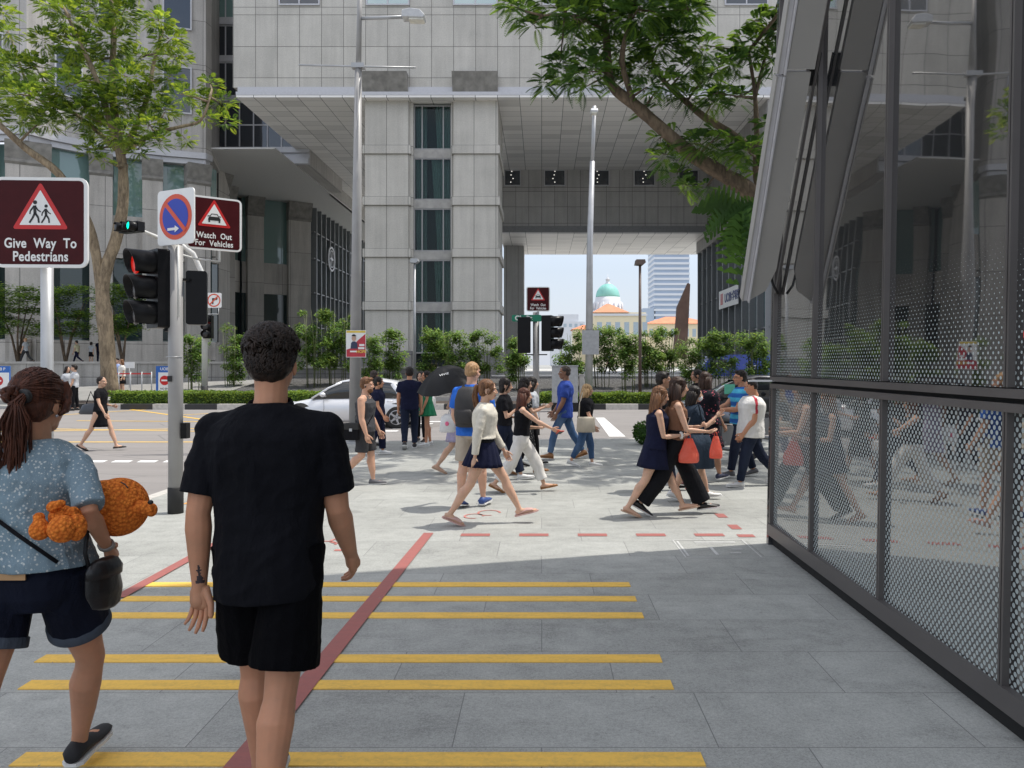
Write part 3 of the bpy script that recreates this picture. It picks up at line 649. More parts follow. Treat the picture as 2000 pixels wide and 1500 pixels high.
mb = MB(); mb.lathe([(rb*.98*math.cos(t), zc+hh*math.sin(t)) for t in [R(a) for a in range(0, 86, 7)]], n=32); mb.build('dome', M_COPPER, o)
zl = WZ(555, Yd)-1
mb = MB(); mb.lathe([(1.0, zl-.3), (1.0, zl+.2), (.62, zl+.3), (.62, zl+1.3), (.8, zl+1.4), (.3, zl+2.0), (.08, zl+2.4), (.05, zl+3.4)], n=12); mb.build('lantern', M_WHB, o)
# sculpture
Ys = 56; o = thing('metal_sculpture', 'tall rust brown angular blade sculpture on the plaza', 'sculpture', (WX(1322, Ys), Ys, 1.05))
pl = [(1314, 700), (1340, 700), (1347, 556), (1343, 553), (1322, 600), (1319, 640)]
mb = MB(); mb.prism([(WX(a, Ys)-WX(1322, Ys), WZ(b, Ys)-1.05) for a, b in pl], 'y', -.25, .25); mb.build('blade', flat('weathered_bronze', (.19, .115, .085), .6, .3, .2, 2), o)
# ------------------------------------------------------------------ glazed building on the right
GX = 2.21; TILT = .02
def gx(z): return GX+TILT*z
def m_frit():
    n = NT('reflective_glass_with_dot_frit'); s = n.sep(n.coord('Object'))
    py_, pz_ = .046, .0246
    v = n.math('DIVIDE', s[2], pz_); row = n.math('FLOOR', v); par = n.math('MULTIPLY', n.math('MODULO', n.math('ADD', row, 1000), 2.0), .5)
    u = n.math('FRACT', n.math('ADD', n.math('DIVIDE', n.math('ADD', s[1], 100*py_), py_), par))
    du = n.math('MULTIPLY', n.math('SUBTRACT', u, .5), py_); dv = n.math('MULTIPLY', n.math('SUBTRACT', n.math('FRACT', v), .5), pz_)
    rr = n.math('SQRT', n.math('ADD', n.math('POWER', du, 2.0), n.math('POWER', dv, 2.0)))
    zc = n.math('MULTIPLY', n.math('ADD', row, .5), pz_)
    rad = n.mapr(zc, 1.40, 2.45, .0122, 0.0)
    dot = n.math('LESS_THAN', rr, rad)
    dsh = n.bsdf((.42, .47, .46), .35, 0, None, .5)
    g = n.new('ShaderNodeBsdfGlossy'); g.inputs['Roughness'].default_value = .02; n.put(g.inputs['Color'], (.92, .90, .88))
    n.put(g.inputs['Normal'], n.bump(n.noise(n.coord('Object'), .9, 2), .006, .4))
    dk = n.bsdf((.012, .013, .015), .3, 0, None, .2)
    fr = n.new('ShaderNodeFresnel'); fr.inputs[0].default_value = 2.2; f2 = n.math('ADD', n.math('MULTIPLY', fr.outputs[0], 1.0), .15)
    m1 = n.new('ShaderNodeMixShader'); n.put(m1.inputs[0], f2); n.t.links.new(dk, m1.inputs[1]); n.t.links.new(g.outputs[0], m1.inputs[2])
    m2 = n.new('ShaderNodeMixShader'); n.put(m2.inputs[0], dot); n.t.links.new(m1.outputs[0], m2.inputs[1]); n.t.links.new(dsh, m2.inputs[2])
    return n.done(m2.outputs[0])
M_FRIT = m_frit(); M_BRZ = flat('bronze_grey_frame', (.13, .12, .115), .42, .4, .08, 3); M_GAP = flat('dark_gap', (.01, .01, .01), .8)
M_PANEL = flat('grey_metal_panel', (.40, .385, .36), .45, .15, .05, 1.5); M_PANELL = flat('pale_metal_edge', (.60, .59, .60), .4, .2, .05)
gb = thing('glass_building', 'tall glass fronted building with white dot print on the right', 'building', (GX, 4, 0))
def gpart(name, mb, m, bevel=0, parent=None):
    o = mb.build(name, m, None, None, bevel); o.parent = parent or gb
    if parent is None: o.location = (-GX, -4, 0)
    return o
def lean(mb): mb.v = [(x+TILT*z, y, z) for x, y, z in mb.v]; return mb
YE = 7.46
ym = [YE, 6.35, 5.05, 3.70, 2.35, 1.0, -.35, -1.7, -3.05]
for lo, hi in ((.20, 1.53), (1.64, 5.4), (5.5, 9.4), (9.5, 13.4), (13.5, 23.0)):
    for a, b in zip(ym[:-1], ym[1:]):
        gpart('glass_pane', lean(MB().prism([(GX-.004, b+.015), (GX+.008, b+.015), (GX+.038, a-.015), (GX+.026, a-.015)], 'z', lo, hi)), M_FRIT)
for lo, hi in ((.14, 1.525), (1.64, 5.4)):
    for k, y in enumerate(ym):
        w_ = .024 if k else .045
        gpart('mullion', lean(MB().box(GX-.010, GX+.10, y-w_*.8, y-.004, lo, hi).box(GX-.010, GX+.10, y+.004, y+w_*.8, lo, hi)), M_BRZ)
for (lo, hi) in ((.10, .21), (1.522, 1.565), (1.59, 1.634), (5.38, 5.5), (9.38, 9.5), (13.38, 13.5)):
    gpart('transom', lean(MB().box(GX-.02, GX+.09, ym[-1], YE+.02, lo, hi)), M_BRZ)
gpart('base_rail', MB().box(GX+.03, GX+.3, ym[-1], YE+.02, 0.0, .098), M_GAP)
gpart('gap_strip', lean(MB().box(GX+.03, GX+.3, ym[-1], YE, 1.566, 1.589)), M_GAP)
gpart('core', lean(MB().box(GX+.12, GX+14, ym[-1], YE-.02, .05, 23.2)), M_GAP)
gpart('end_wall', lean(MB().box(GX-.01, GX+14, YE+.0, YE+.06, 0.0, 23.2)), glass_dark('dark_end_glass', (.05, .05, .055)))
gpart('ledge_light', lean(MB().box(GX-.24, GX+.04, YE-.06, YE-.01, 1.585, 1.60)), M_SIGNW)
# slanting sunshade blade standing square to the glass
FO = Vector((2.1, 7.2, 2.67)); fin = thing('sunshade_fin', 'slanting grey metal sunshade blade standing off the glass front', 'sunshade', tuple(FO))
d_ = Vector((0, -.528, .849)); n_ = Vector((0, -.849, -.528)); MF = Matrix(((1, d_.x, n_.x, 0), (0, d_.y, n_.y, 7.2), (0, d_.z, n_.z, 2.67), (0, 0, 0, 1)))
def fpart(name, mb, m, bevel=0): o = mb.build(name, m, fin, None, bevel); o.location = -FO; return o
s1, s2 = 1.743, 1.765
fpart('lower_panel', MB().prism([(1.99, -.34), (2.13, -.24), (2.195, -.02), (2.195, s1), (1.99, s1)], 'z', -.03, .03, 0, MF), M_PANEL)
fpart('upper_panel', MB().prism([(1.995, s2), (2.215, s2), (2.215, 9), (1.995, 9)], 'z', -.02, .045, 0, MF), M_PANEL)
for a, b, z0, z1, m in ((1.925, 1.938, -.10, .012, M_PANEL), (1.940, 1.975, -.10, .0, M_PANELL), (1.977, 1.989, -.10, .052, M_PANELL)):
    for p, q in ((-.36, 1.70), (1.72, 3.1), (3.12, 9)): fpart('rib', MB().box(a, b, p, q, z0, z1, 0, MF), m)
fpart('strut', MB().box(2.240, 2.262, -.3, 9, -.05, -.01, 0, MF), M_BRZ)
for s_ in (1.62, 4.4): fpart('bracket', MB().box(2.18, 2.275, s_, s_+.26, -.06, -.032, 0, MF), M_GAP)
fpart('hook', MB().tube([(2.16, 7.28, 2.62), (2.19, 7.26, 2.50), (2.24, 7.27, 2.42)], .012, 8), M_GAP)
# ------------------------------------------------------------------ vegetation
def m_leaf(name, col, tr=.35):
    n = NT(name); o = n.coord('Object'); a = n.noise(o, 1.1, 3); b = n.noise(o, 14, 2)
    c = n.mix(n.mapr(n.math('ADD', n.math('MULTIPLY', a, .7), n.math('MULTIPLY', b, .3)), .35, .65, 0, 1), tuple(x*.62 for x in col), tuple(min(1, x*1.35) for x in col))
    d = n.bsdf(c, .55, 0, None, .22); t = n.new('ShaderNodeBsdfTranslucent'); n.put(t.inputs[0], n.mix(.5, c, (col[0]*2.2, col[1]*1.7, col[2]*.7)))
    m = n.new('ShaderNodeMixShader'); m.inputs[0].default_value = tr; n.t.links.new(d, m.inputs[1]); n.t.links.new(t.outputs[0], m.inputs[2])
    return n.done(m.outputs[0])
L1 = [m_leaf('leaf_bright', (.30, .42, .06), .5), m_leaf('leaf_mid', (.19, .31, .05), .45), m_leaf('leaf_deep', (.09, .17, .035), .4)]
L2 = [m_leaf('leaf_b_bright', (.15, .27, .045), .45), m_leaf('leaf_b_mid', (.08, .17, .035), .4), m_leaf('leaf_b_deep', (.045, .105, .025), .35)]
LB = [m_leaf('bamboo_bright', (.24, .36, .09), .4), m_leaf('bamboo_mid', (.15, .26, .06), .35), m_leaf('bamboo_deep', (.08, .16, .04), .3)]
LH = [m_leaf('hedge_bright', (.20, .30, .05), .35), m_leaf('hedge_mid', (.12, .20, .035), .3), m_leaf('hedge_deep', (.05, .10, .02), .3)]
def m_bark(name, a, b):
    n = NT(name); o = n.coord('Object'); q = n.noise(n.vmap(o, (3, 3, .8)), 3, 6, .7, .5); r = n.noise(o, 1.2, 3)
    c = n.mix(n.mapr(n.math('ADD', n.math('MULTIPLY', q, .65), n.math('MULTIPLY', r, .35)), .38, .62, 0, 1), a, b); return n.done(n.bsdf(c, .85, 0, n.bump(q, .8, .06), .2))
BARK = m_bark('pale_bark', (.13, .10, .07), (.38, .30, .20)); BARK2 = m_bark('brown_bark', (.07, .052, .04), (.24, .18, .125)); STEM = flat('bamboo_stem', (.12, .14, .05), .6)
def rv(a): return Vector((random.gauss(0, 1), random.gauss(0, 1), random.gauss(0, 1))).normalized()*a
def frond(mb, p, d, L, pairs, lw, droop=.5, w=.38):
    """a feathery compound leaf: two rows of leaflets along a drooping stalk"""
    d = d.normalized(); side = d.cross(Vector((0, 0, 1)));
    side = side.normalized() if side.length > .1 else Vector((1, 0, 0)); up = side.cross(d)
    mi = min(2, int(random.random()*3)); tilt = random.uniform(-.5, .5); side = (side+up*tilt).normalized()
    for k in range(pairs):
        t = (k+.6)/pairs; c = p+d*L*t-Vector((0, 0, 1))*droop*L*t*t; ll = L*w*math.sin(math.pi*(.18+.75*t))
        for s in (-1, 1):
            e = c+side*s*ll+d*ll*.45-Vector((0, 0, 1))*ll*.35; q = d*lw
            m = (c+e)/2; mb.add([c-q*.2, m-q*.5, e, m+q*.5], [(0, 1, 2, 3)], mi)
def leafball(mb, c, r, nf, L, pairs, lw, droop=.5, sq=.75):
    for _ in range(nf):
        o = rv(1); o.z *= sq; p = c+o*r*random.uniform(.25, 1.0)**.7; d = (o*.9+Vector((0, 0, .35))+rv(.5)); d.z = max(d.z, -.3)
        frond(mb, p, d, L*random.uniform(.7, 1.25), pairs, lw, droop)
def limb(mb, pts, r0, r1, wob=.0):
    n = len(pts); pp = []; rr = []
    for i in range(n-1):                       # catmull-rom smoothing
        a, b, c, d = pts[max(i-1, 0)], pts[i], pts[i+1], pts[min(i+2, n-1)]
        for k in range(4):
            t = k/4; pp.append(.5*((2*b)+(c-a)*t+(2*a-5*b+4*c-d)*t*t+(3*b-a-3*c+d)*t**3)+rv(wob))
    pp.append(pts[-1]); m = len(pp)
    rr = [(r0+(r1-r0)*(i/(m-1)))*random.uniform(.93, 1.08) for i in range(m)]
    mb.tube(pp, rr, 9)
    return pp
def tree(name, label, base, limbs, blobs, Y, mats, bark, L, pairs, lw, dens, depth=.8, droop=.5, group=None, high=()):
    o = thing(name, label, 'tree', base, 0, group); b = Vector(base); mb = MB(); segs = []
    for pts, r0, r1 in limbs:
        pp = limb(mb, [P(x, y, Y+dy)-b if y is not None else x for x, y, dy in pts], r0, r1); segs += pp
    lf = MB()
    for (x, y, r) in blobs:
        rm = r*.84/FPX*Y; c = P(x, y, Y+random.uniform(-1, 1)*depth)-b
        nearest = min(segs, key=lambda q: (q-c).length)
        if random.random() < .75: mid = (nearest+c)/2+rv(rm*.15); mb.tube([nearest, mid, c+rv(rm*.2)], [.035*Y/18, .022*Y/18, .008], 5)
        for _ in range(2): mb.tube([c, c+rv(rm*.7)], [.012*Y/18, .004], 4)
        leafball(lf, c, rm, int(dens*(r/40)**2), L, pairs, lw, droop)
    for (x0, x1, y0, y1, nn) in high:       # the part of the crown that rises above the view and shades the pavement
        for _ in range(nn):
            yy = random.uniform(y0, y1); c = Vector((random.uniform(x0, x1), yy, 1.75+.475*yy+random.uniform(1.0, 3.6)))-b; nearest = min(segs, key=lambda q: (q-c).length)
            if random.random() < .4: mb.tube([nearest, (nearest+c)/2+Vector((0, 0, .4)), c], [.05, .03, .012], 5)
            leafball(lf, c, .62, 26, L*1.3, 6, lw*2.4, droop)
    mb.build('trunk', bark, o); lf.build('crown', mats, o); return o
lt_blobs = [(60, 190, 60), (30, 130, 45), (90, 75, 35), (130, 30, 45), (190, 15, 55), (240, 25, 45), (310, 40, 32), (330, 75, 36), (345, 110, 33), (150, 90, 50), (220, 75, 48), (90, 235, 32), (45, 232, 40), (130, 170, 55), (160, 222, 45), (200, 200, 48), (250, 150, 45), (272, 112, 34), (240, 195, 50), (290, 190, 42), (330, 150, 32), (200, 258, 45), (240, 262, 40), (180, 292, 26), (290, 245, 36), (320, 215, 32), (355, 185, 28), (390, 192, 25), (412, 162, 22), (430, 200, 30), (442, 236, 20), (400, 232, 22), (362, 272, 18), (312, 275, 22), (112, 215, 36), (20, 178, 38), (15, 62, 26), (270, 292, 20), (205, 312, 14), (70, 130, 36), (170, 130, 50), (100, 10, 30), (-30, 120, 60), (-40, 210, 50), (0, 20, 40), (180, -40, 60), (260, -40, 50)]
tree('street_tree', 'tall feathery tree with forked pale trunk behind the brown give way sign', (WX(215, 36), 36, .05),
     [([(216, 775, 0), (207, 650, 0), (200, 570, 0), (208, 520, 0), (226, 470, 0), (240, 400, 0), (240, 320, 0)], .36, .21),
      ([(200, 600, 0), (188, 500, -.2), (165, 420, -.6), (115, 340, -1), (50, 290, -1.5), (0, 245, -2), (-80, 180, -2)], .24, .10),
      ([(240, 330, 0), (226, 240, 0), (219, 160, .3), (222, 60, .3), (214, -60, .3)], .22, .08), ([(236, 310, 0), (190, 160, -.5), (150, 70, -.8), (125, 15, -1)], .16, .05),
      ([(240, 300, 0), (285, 200, .6), (300, 125, .8), (320, 55, 1)], .15, .05), ([(243, 295, 0), (300, 262, -.5), (350, 248, -.8), (392, 235, -1), (410, 190, -1)], .12, .04), ([(236, 300, 0), (150, 225, .5), (60, 190, .8)], .13, .04)],
     lt_blobs, 36, L1, BARK, .35, 9, .05, 150, 1.8, .4)
rt_blobs = [(1020, 25, 34), (1042, 48, 24), (998, 8, 26), (1090, 18, 36), (1130, 35, 45), (1118, 66, 36), (1092, 125, 34), (1068, 160, 24), (1112, 152, 36), (1150, 135, 44), (1200, 30, 52), (1250, 20, 55), (1300, 12, 48), (1345, 20, 42), (1220, 92, 50), (1250, 132, 45), (1205, 155, 28), (1142, 172, 18), (1290, 80, 52), (1330, 62, 45), (1372, 92, 34), (1340, 130, 40), (1300, 162, 34), (1382, 150, 28), (1405, 130, 25), (1432, 118, 32), (1470, 85, 42), (1503, 55, 34), (1508, 112, 36), (1482, 42, 24), (1402, 182, 32), (1442, 190, 28), (1342, 190, 28), (1262, 172, 24), (1262, 214, 15), (1392, 202, 24), (1502, 242, 28), (1330, 272, 32), (1370, 282, 38), (1420, 292, 38), (1462, 292, 36), (1300, 302, 32), (1322, 340, 26), (1342, 362, 22), (1382, 362, 18), (1482, 330, 24), (1402, 262, 24), (1290, 268, 18), (1160, 90, 36), (1175, 10, 40), (1240, -40, 60), (1120, -30, 50), (1350, -40, 50), (1480, 150, 22)]
tree('rain_tree', 'leaning rain tree arching from behind the glass building over the crossing', (WX(1565, 18), 18, .0),
     [([(1565, 868, 0), (1560, 700, 0), (1555, 560, 0), (1535, 450, 0)], .30, .24), ([(1540, 470, 0), (1480, 388, 0), (1420, 345, 0), (1360, 308, 0), (1300, 258, 0), (1240, 205, 0), (1196, 168, 0), (1187, 120, 0), (1182, 50, .1), (1160, -40, .2)], .225, .06),
      ([(1535, 450, 0), (1510, 330, .5), (1440, 270, .5), (1375, 228, .6), (1330, 190, .6), (1290, 150, .6), (1262, 90, .7)], .13, .04), ([(1500, 405, 0), (1478, 350, 0), (1478, 260, 0), (1474, 180, 0), (1462, 100, 0)], .10, .03),
      ([(1474, 190, 0), (1490, 130, .1), (1505, 60, .1)], .055, .02), ([(1240, 205, 0), (1215, 120, -.3), (1230, 40, -.5), (1240, -40, -.5)], .08, .04), ([(1185, 60, 0), (1120, 30, -.2), (1060, 30, -.3)], .05, .02)],
     rt_blobs, 18, L2, BARK2, .32, 11, .038, 66, .9, .55, None, ((.5, 10.5, 12.6, 19.5, 62),))
# big-leafed fern growing on the trunk
o = thing('tree_fern_epiphyte', 'dark big leafed fern hanging from the leaning tree', 'fern', tuple(P(1470, 400, 17.3)))
mb = MB()
for k in range(30):
    a = random.uniform(-2.7, -.4) if k < 22 else random.uniform(-3.6, -2.6); L = random.uniform(.6, 1.35); d = Vector((math.cos(a)*.75-.15, random.uniform(-.6, .4), math.sin(a)*.9)).normalized()
    s = d.cross(Vector((0, 1, .3))).normalized(); mi = random.randrange(3); n = 9; c0 = Vector((random.uniform(-.4, .15), 0, random.uniform(-.2, .1)))
    for i in range(n):
        t = (i+.5)/n; c = c0+d*L*t-Vector((0, 0, .45))*t*t*L; ll = .22*L*math.sin(math.pi*min(1, .12+.85*t))+.02
        for q in (-1, 1): e = c+s*q*ll+d*ll*.5; mb.add([c-d*L*.05, c+d*L*.06, e+d*.03, e-d*.02], [(0, 1, 2, 3)], mi)
mb.build('leaf', [L2[2], L2[1], L2[2]], o)
# bamboo clumps on the gravel slope
def bamboo(px, top, bot, wpx, Y, label, k):
    zb = max(.1, .06+(Y-(FK+4.2))*.99/(46-FK-4.2)) if Y > FK+4.2 else .05
    if px < 520: zb = .08
    o = thing('bamboo_clump', label, 'bamboo', (WX(px, Y), Y, zb), 0, 'bamboo clumps along the gravel garden')
    rnd = random.Random(k); h = WZ(top, Y)-zb; wd = wpx*1.2/FPX*Y/2; st = MB(); lf = MB()
    for i in range(7):
        x, y = rnd.uniform(-.5, .5)*wd, rnd.uniform(-.4, .4); st.tube([(x, y, 0), (x*1.2, y*1.2, h*.5), (x*1.7+rnd.uniform(-.2, .2), y*1.5, h*rnd.uniform(.85, .98))], [.022, .018, .008], 5)
    zl = h*rnd.uniform(.12, .26)
    lobes = [(Vector((rnd.uniform(-.75, .75)*wd, rnd.uniform(-.5, .5), zl+(h-zl)*rnd.uniform(.05, .92))), rnd.uniform(.24, .46)) for _ in range(int(12+wd*20))]
    for c, r in lobes:
        for _ in range(120):
            q = Vector((rnd.gauss(0, 1), rnd.gauss(0, 1), rnd.gauss(0, .8))).normalized()*r*rnd.uniform(.3, 1); p = c+q
            a = rnd.uniform(0, 6.28); d = Vector((math.cos(a), math.sin(a), -.45)).normalized(); s = d.cross(Vector((0, 0, 1))).normalized(); L = rnd.uniform(.15, .28); wq = L*.17
            if p.z < zl*.8: continue
            lf.add([p, p+d*L*.4+s*wq, p+d*L, p+d*L*.4-s*wq], [(0, 1, 2, 3)], rnd.randrange(3))
    st.build('stem', STEM, o); lf.build('foliage', LB, o)
bl = [(375, 650, 742, 44, 40, 'thin bamboo clump just right of the near traffic pole'), (457, 630, 740, 44, 42, 'bamboo clump between the red signal and the man in black'), (548, 640, 740, 50, 42, 'bamboo clump hidden mostly behind the head of the man in black'), (612, 600, 742, 66, 41, 'broad bamboo clump right of the dark haired head'), (660, 604, 742, 60, 42, 'tall bushy bamboo clump left of the election poster'), (724, 652, 742, 34, 40, 'bamboo clump right behind the election poster'), (768, 640, 742, 38, 41, 'slim single bamboo clump in front of the left pier'), (852, 636, 738, 60, 42, 'bushy bamboo clump under the pier windows'), (892, 642, 738, 50, 41, 'bamboo clump left of the right pier edge'), (948, 642, 738, 62, 42, 'bamboo clump in front of the right pier'), (1012, 655, 740, 36, 40, 'dim bamboo clump behind the back of the signal box'), (1112, 640, 742, 56, 40, 'bamboo clump left of the central lamp pole'), (1182, 636, 742, 66, 41, 'bamboo clump below the green dome'), (1228, 650, 742, 44, 39, 'bamboo clump left of the brown lamp post'), (1272, 640, 742, 50, 41, 'bamboo clump right of the brown lamp post'), (1300, 636, 742, 40, 42, 'bamboo clump left of the rust sculpture'), (1355, 655, 742, 50, 40, 'bamboo clump right of the rust sculpture'), (1405, 645, 742, 64, 40, 'thick bamboo clump in front of the glass shopfront'), (1478, 640, 742, 64, 40, 'bamboo clump beside the edge of the dotted glass')]
for k, b in enumerate(bl): bamboo(*b, k)
# layered little trees on the terrace
def small_tree(px, top, w_, Y, label, k):
    zb = 1.78; o = thing('ornamental_tree', label, 'tree', (WX(px, Y), Y, zb), 0, 'ornamental trees on the terrace'); rnd = random.Random(50+k); h = WZ(top, Y)-zb; wd = w_/FPX*Y/2
    tr = MB(); lf = MB()
    for i in range(4):
        a = rnd.uniform(0, 6.28); tr.tube([(0, 0, 0), (math.cos(a)*wd*.2, math.sin(a)*.3, h*.35), (math.cos(a)*wd*.7, math.sin(a)*.8, h*.8)], [.09, .06, .02], 6)
    for i in range(60):
        a = rnd.uniform(0, 6.28); z = h*rnd.uniform(.38, 1); rr = wd*math.sqrt(max(.05, 1-((z/h-.68)/.42)**2))*rnd.uniform(.3, 1)
        c = Vector((math.cos(a)*rr, math.sin(a)*rr*.8, z))
        for _ in range(110):
            p = c+Vector((rnd.gauss(0, .30), rnd.gauss(0, .30), rnd.gauss(0, .10))); b = rnd.uniform(0, 6.28); d = Vector((math.cos(b), math.sin(b), rnd.uniform(-.3, .3))); s = Vector((-d.y, d.x, .2)); L = .19
            lf.add([p, p+d*L*.5+s*L*.3, p+d*L, p+d*L*.5-s*L*.3], [(0, 1, 2, 3)], rnd.randrange(3))
    tr.build('trunk', BARK2, o); lf.build('crown', [L1[2], L1[1], L2[1]], o)
small_tree(35, 558, 120, 47.5, 'layered small tree at the far left of the terrace', 1); small_tree(128, 560, 110, 47.5, 'layered small tree just right of the brown sign post', 2); small_tree(240, 560, 110, 47.5, 'layered small tree behind the forked trunk', 3)
# hedges
def hedge(name, label, path, wd, h, seed):
    o = thing(name, label, 'hedge', (path[0][0], path[0][1], .03)); b = Vector((path[0][0], path[0][1], 0)); rnd = random.Random(seed); mb = MB()
    for (x0, y0), (x1, y1) in zip(path[:-1], path[1:]):
        A, B = Vector((x0, y0, 0))-b, Vector((x1, y1, 0))-b; L = (B-A).length; d = (B-A)/L; nr = Vector((-d.y, d.x, 0))
        mb.prism([(.05, 0), (wd-.1, 0), (wd-.15, h*.8), (.12, h*.8)], 'x', 0, L, 2, Matrix(((d.x, nr.x, 0, A.x), (d.y, nr.y, 0, A.y), (0, 0, 1, 0), (0, 0, 0, 1))))
        for _ in range(int(L*760)):
            t = rnd.uniform(0, L); q = rnd.random()
            bumpy = .10*noise.noise(Vector((t*1.3+x0, seed, 0)))
            if q < .6: u = rnd.uniform(0, wd); z = h*(.85+.15*rnd.random())+bumpy-.12*abs(u/wd-.5)
            else: u = rnd.uniform(-.06, .1); z = rnd.uniform(.05, h)
            p = A+d*t+nr*u+Vector((0, 0, z)); a = rnd.uniform(0, 6.28); e = Vector((math.cos(a), math.sin(a), rnd.uniform(-.2, .6))); s = e.cross(rv(1)).normalized(); l = rnd.uniform(.06, .11)
            mb.add([p, p+e*l*.5+s*l*.35, p+e*l, p+e*l*.5-s*l*.35], [(0, 1, 2, 3)], 0 if rnd.random() < .5 else 1)
    mb.build('foliage', LH, o)
hx = lambda px: WX(px, FK+.5)
hedge('clipped_hedge', 'low bright green hedge behind the woman crossing in black', [(hx(212), FK+.55), (hx(640), FK+.5)], 1.5, .58, 3)
hedge('clipped_hedge', 'low bright green hedge right of the central signal pole', [(hx(1052), FK+.5), (hx(1400), FK+.5)], 1.3, .52, 5)
# shrub and bed by the motorcycles
o = thing('round_shrub', 'small round shrub at the edge of the pavement left of the motorcycles', 'shrub', tuple(G(1262, 868)))
mb = MB(); rnd = random.Random(4)
for i in range(900):
    q = rv(1); p = Vector((q.x*.26, q.y*.25, .26+q.z*.22))*rnd.uniform(.8, 1.05); e = (q+rv(.6)).normalized(); s = e.cross(rv(1)).normalized(); l = .07
    mb.add([p, p+e*l*.5+s*l*.3, p+e*l, p+e*l*.5-s*l*.3], [(0, 1, 2, 3)], rnd.randrange(3))
mb.ell((0, 0, .24), (.22, .21, .19), None, 12, 8, 2); mb.build('foliage', [L2[1], L2[2], L2[2]], o)
# ------------------------------------------------------------------ signs, signals, lamps
def rrect(w_, h_, r, n=4):
    pts = []
    for cx, cz, a0 in ((w_/2-r, h_/2-r, 0), (-w_/2+r, h_/2-r, 90), (-w_/2+r, -h_/2+r, 180), (w_/2-r, -h_/2+r, 270)):
        for k in range(n+1): a = R(a0+90*k/n); pts.append((cx+r*math.cos(a), cz+r*math.sin(a)))
    return pts
FACE = Matrix.Rotation(R(90), 4, 'X')          # text plane -> facing -Y
def plate(parent, pts, y0, y1, name, m, z=0): return MB().prism([(a, b+z) for a, b in pts], 'y', y1, y0).build(name, m, parent)
def circ(r, n=32, z=0): return [(r*math.cos(2*math.pi*k/n), r*math.sin(2*math.pi*k/n)+z) for k in range(n)]
def ring(mb, r0, r1, y, z=0, n=36):
    vs = []
    for k in range(n): t = 2*math.pi*k/n; vs += [(r0*math.cos(t), y, r0*math.sin(t)+z), (r1*math.cos(t), y, r1*math.sin(t)+z)]
    mb.add(vs, [(2*k, 2*k+1, (2*k+3) % (2*n), (2*k+2) % (2*n)) for k in range(n)])
def tri(s, z=0): return [(-s/2, z-s*.289), (s/2, z-s*.289), (0, z+s*.577)]
def rtri(s, z, r):
    out_ = []; base = tri(s-2*r*1.732, z)
    for (cx, cz), a0 in zip((base[0], base[1], base[2]), (150, 270, 30)):
        for k in range(5): a = R(a0+120*k/4); out_.append((cx+r*math.cos(a), cz+r*math.sin(a)))
    return out_
def warn_face(par, w_, h_, lines, pict, zc):
    """brown warning board; origin at centre, faces -Y"""
    plate(par, rrect(w_, h_, w_*.09), -.012, .012, 'panel', M_SIGNW); plate(par, rrect(w_*.92, h_*.93, w_*.05), -.0135, -.0125, 'face', M_MAROON)
    s = w_*.60; plate(par, rtri(s, zc-.02*w_, w_*.02), -.0155, -.0145, 'triangle', M_SRED); plate(par, rtri(s*.74, zc-.02*w_, w_*.006), -.0175, -.0165, 'triangle_face', M_SIGNW)
    mb = MB(); y = -.0185
    def bar(a, b, t):
        a, b = Vector((a[0], 0, a[1]))*w_, Vector((b[0], 0, b[1]))*w_; d = (b-a).normalized(); nr = Vector((-d.z, 0, d.x))*t*w_
        mb.prism([((a+nr).x, (a+nr).z+zc), ((b+nr).x, (b+nr).z+zc), ((b-nr).x, (b-nr).z+zc), ((a-nr).x, (a-nr).z+zc)], 'y', y-.001, y)
    if pict == 'people':
        for ox, k in ((-.055, 1.0), (.062, .82)):
            o_ = lambda x, z: (ox+x*k, -.125+z*k)
            mb.prism([(p[0]+o_(0, .215)[0]*w_, p[1]+zc+o_(0, .225)[1]*w_) for p in circ(.022*w_*k, 14)], 'y', y-.001, y)
            bar(o_(-.005, .19), o_(.0, .10), .016*k); bar(o_(0, .11), o_(.035, .055), .011*k); bar(o_(.035, .055), o_(.04, 0), .010*k); bar(o_(0, .11), o_(-.025, .055), .011*k); bar(o_(-.025, .055), o_(-.06, .0), .010*k)
            bar(o_(-.01, .185), o_(-.05, .13), .008*k); bar(o_(-.05, .13), o_(-.055, .095), .007*k); bar(o_(.0, .185), o_(.03, .14), .008*k); bar(o_(.03, .14), o_(.06, .12), .007*k)
    else:
        q = lambda *pts: mb.prism([(a*w_, zc+b*w_) for a, b in pts], 'y', y-.001, y)
        q((-.11, -.045), (-.09, -.005), (.09, -.005), (.11, -.045), (.11, -.075), (-.11, -.075)); q((-.105, -.11), (-.075, -.11), (-.075, -.077), (-.105, -.077)); q((.075, -.11), (.105, -.11), (.105, -.077), (.075, -.077))
        bar((-.075, -.0), (-.05, .045), .007); bar((.075, -.0), (.05, .045), .007); bar((-.055, .045), (.055, .045), .007); bar((-.12, .0), (-.08, .01), .008); bar((.12, .0), (.08, .01), .008)
    mb.build('pictogram', M_INK, par)
    for k, t in enumerate(lines): text_mesh(t, w_*.150, 'lettering', M_SIGNW, par, Matrix.Translation((0, -.0150, -h_*.235-k*w_*.145)) @ FACE @ Matrix.Diagonal((.80, 1, 1, 1)), .0008, w_*.0034, spacing=1.06)
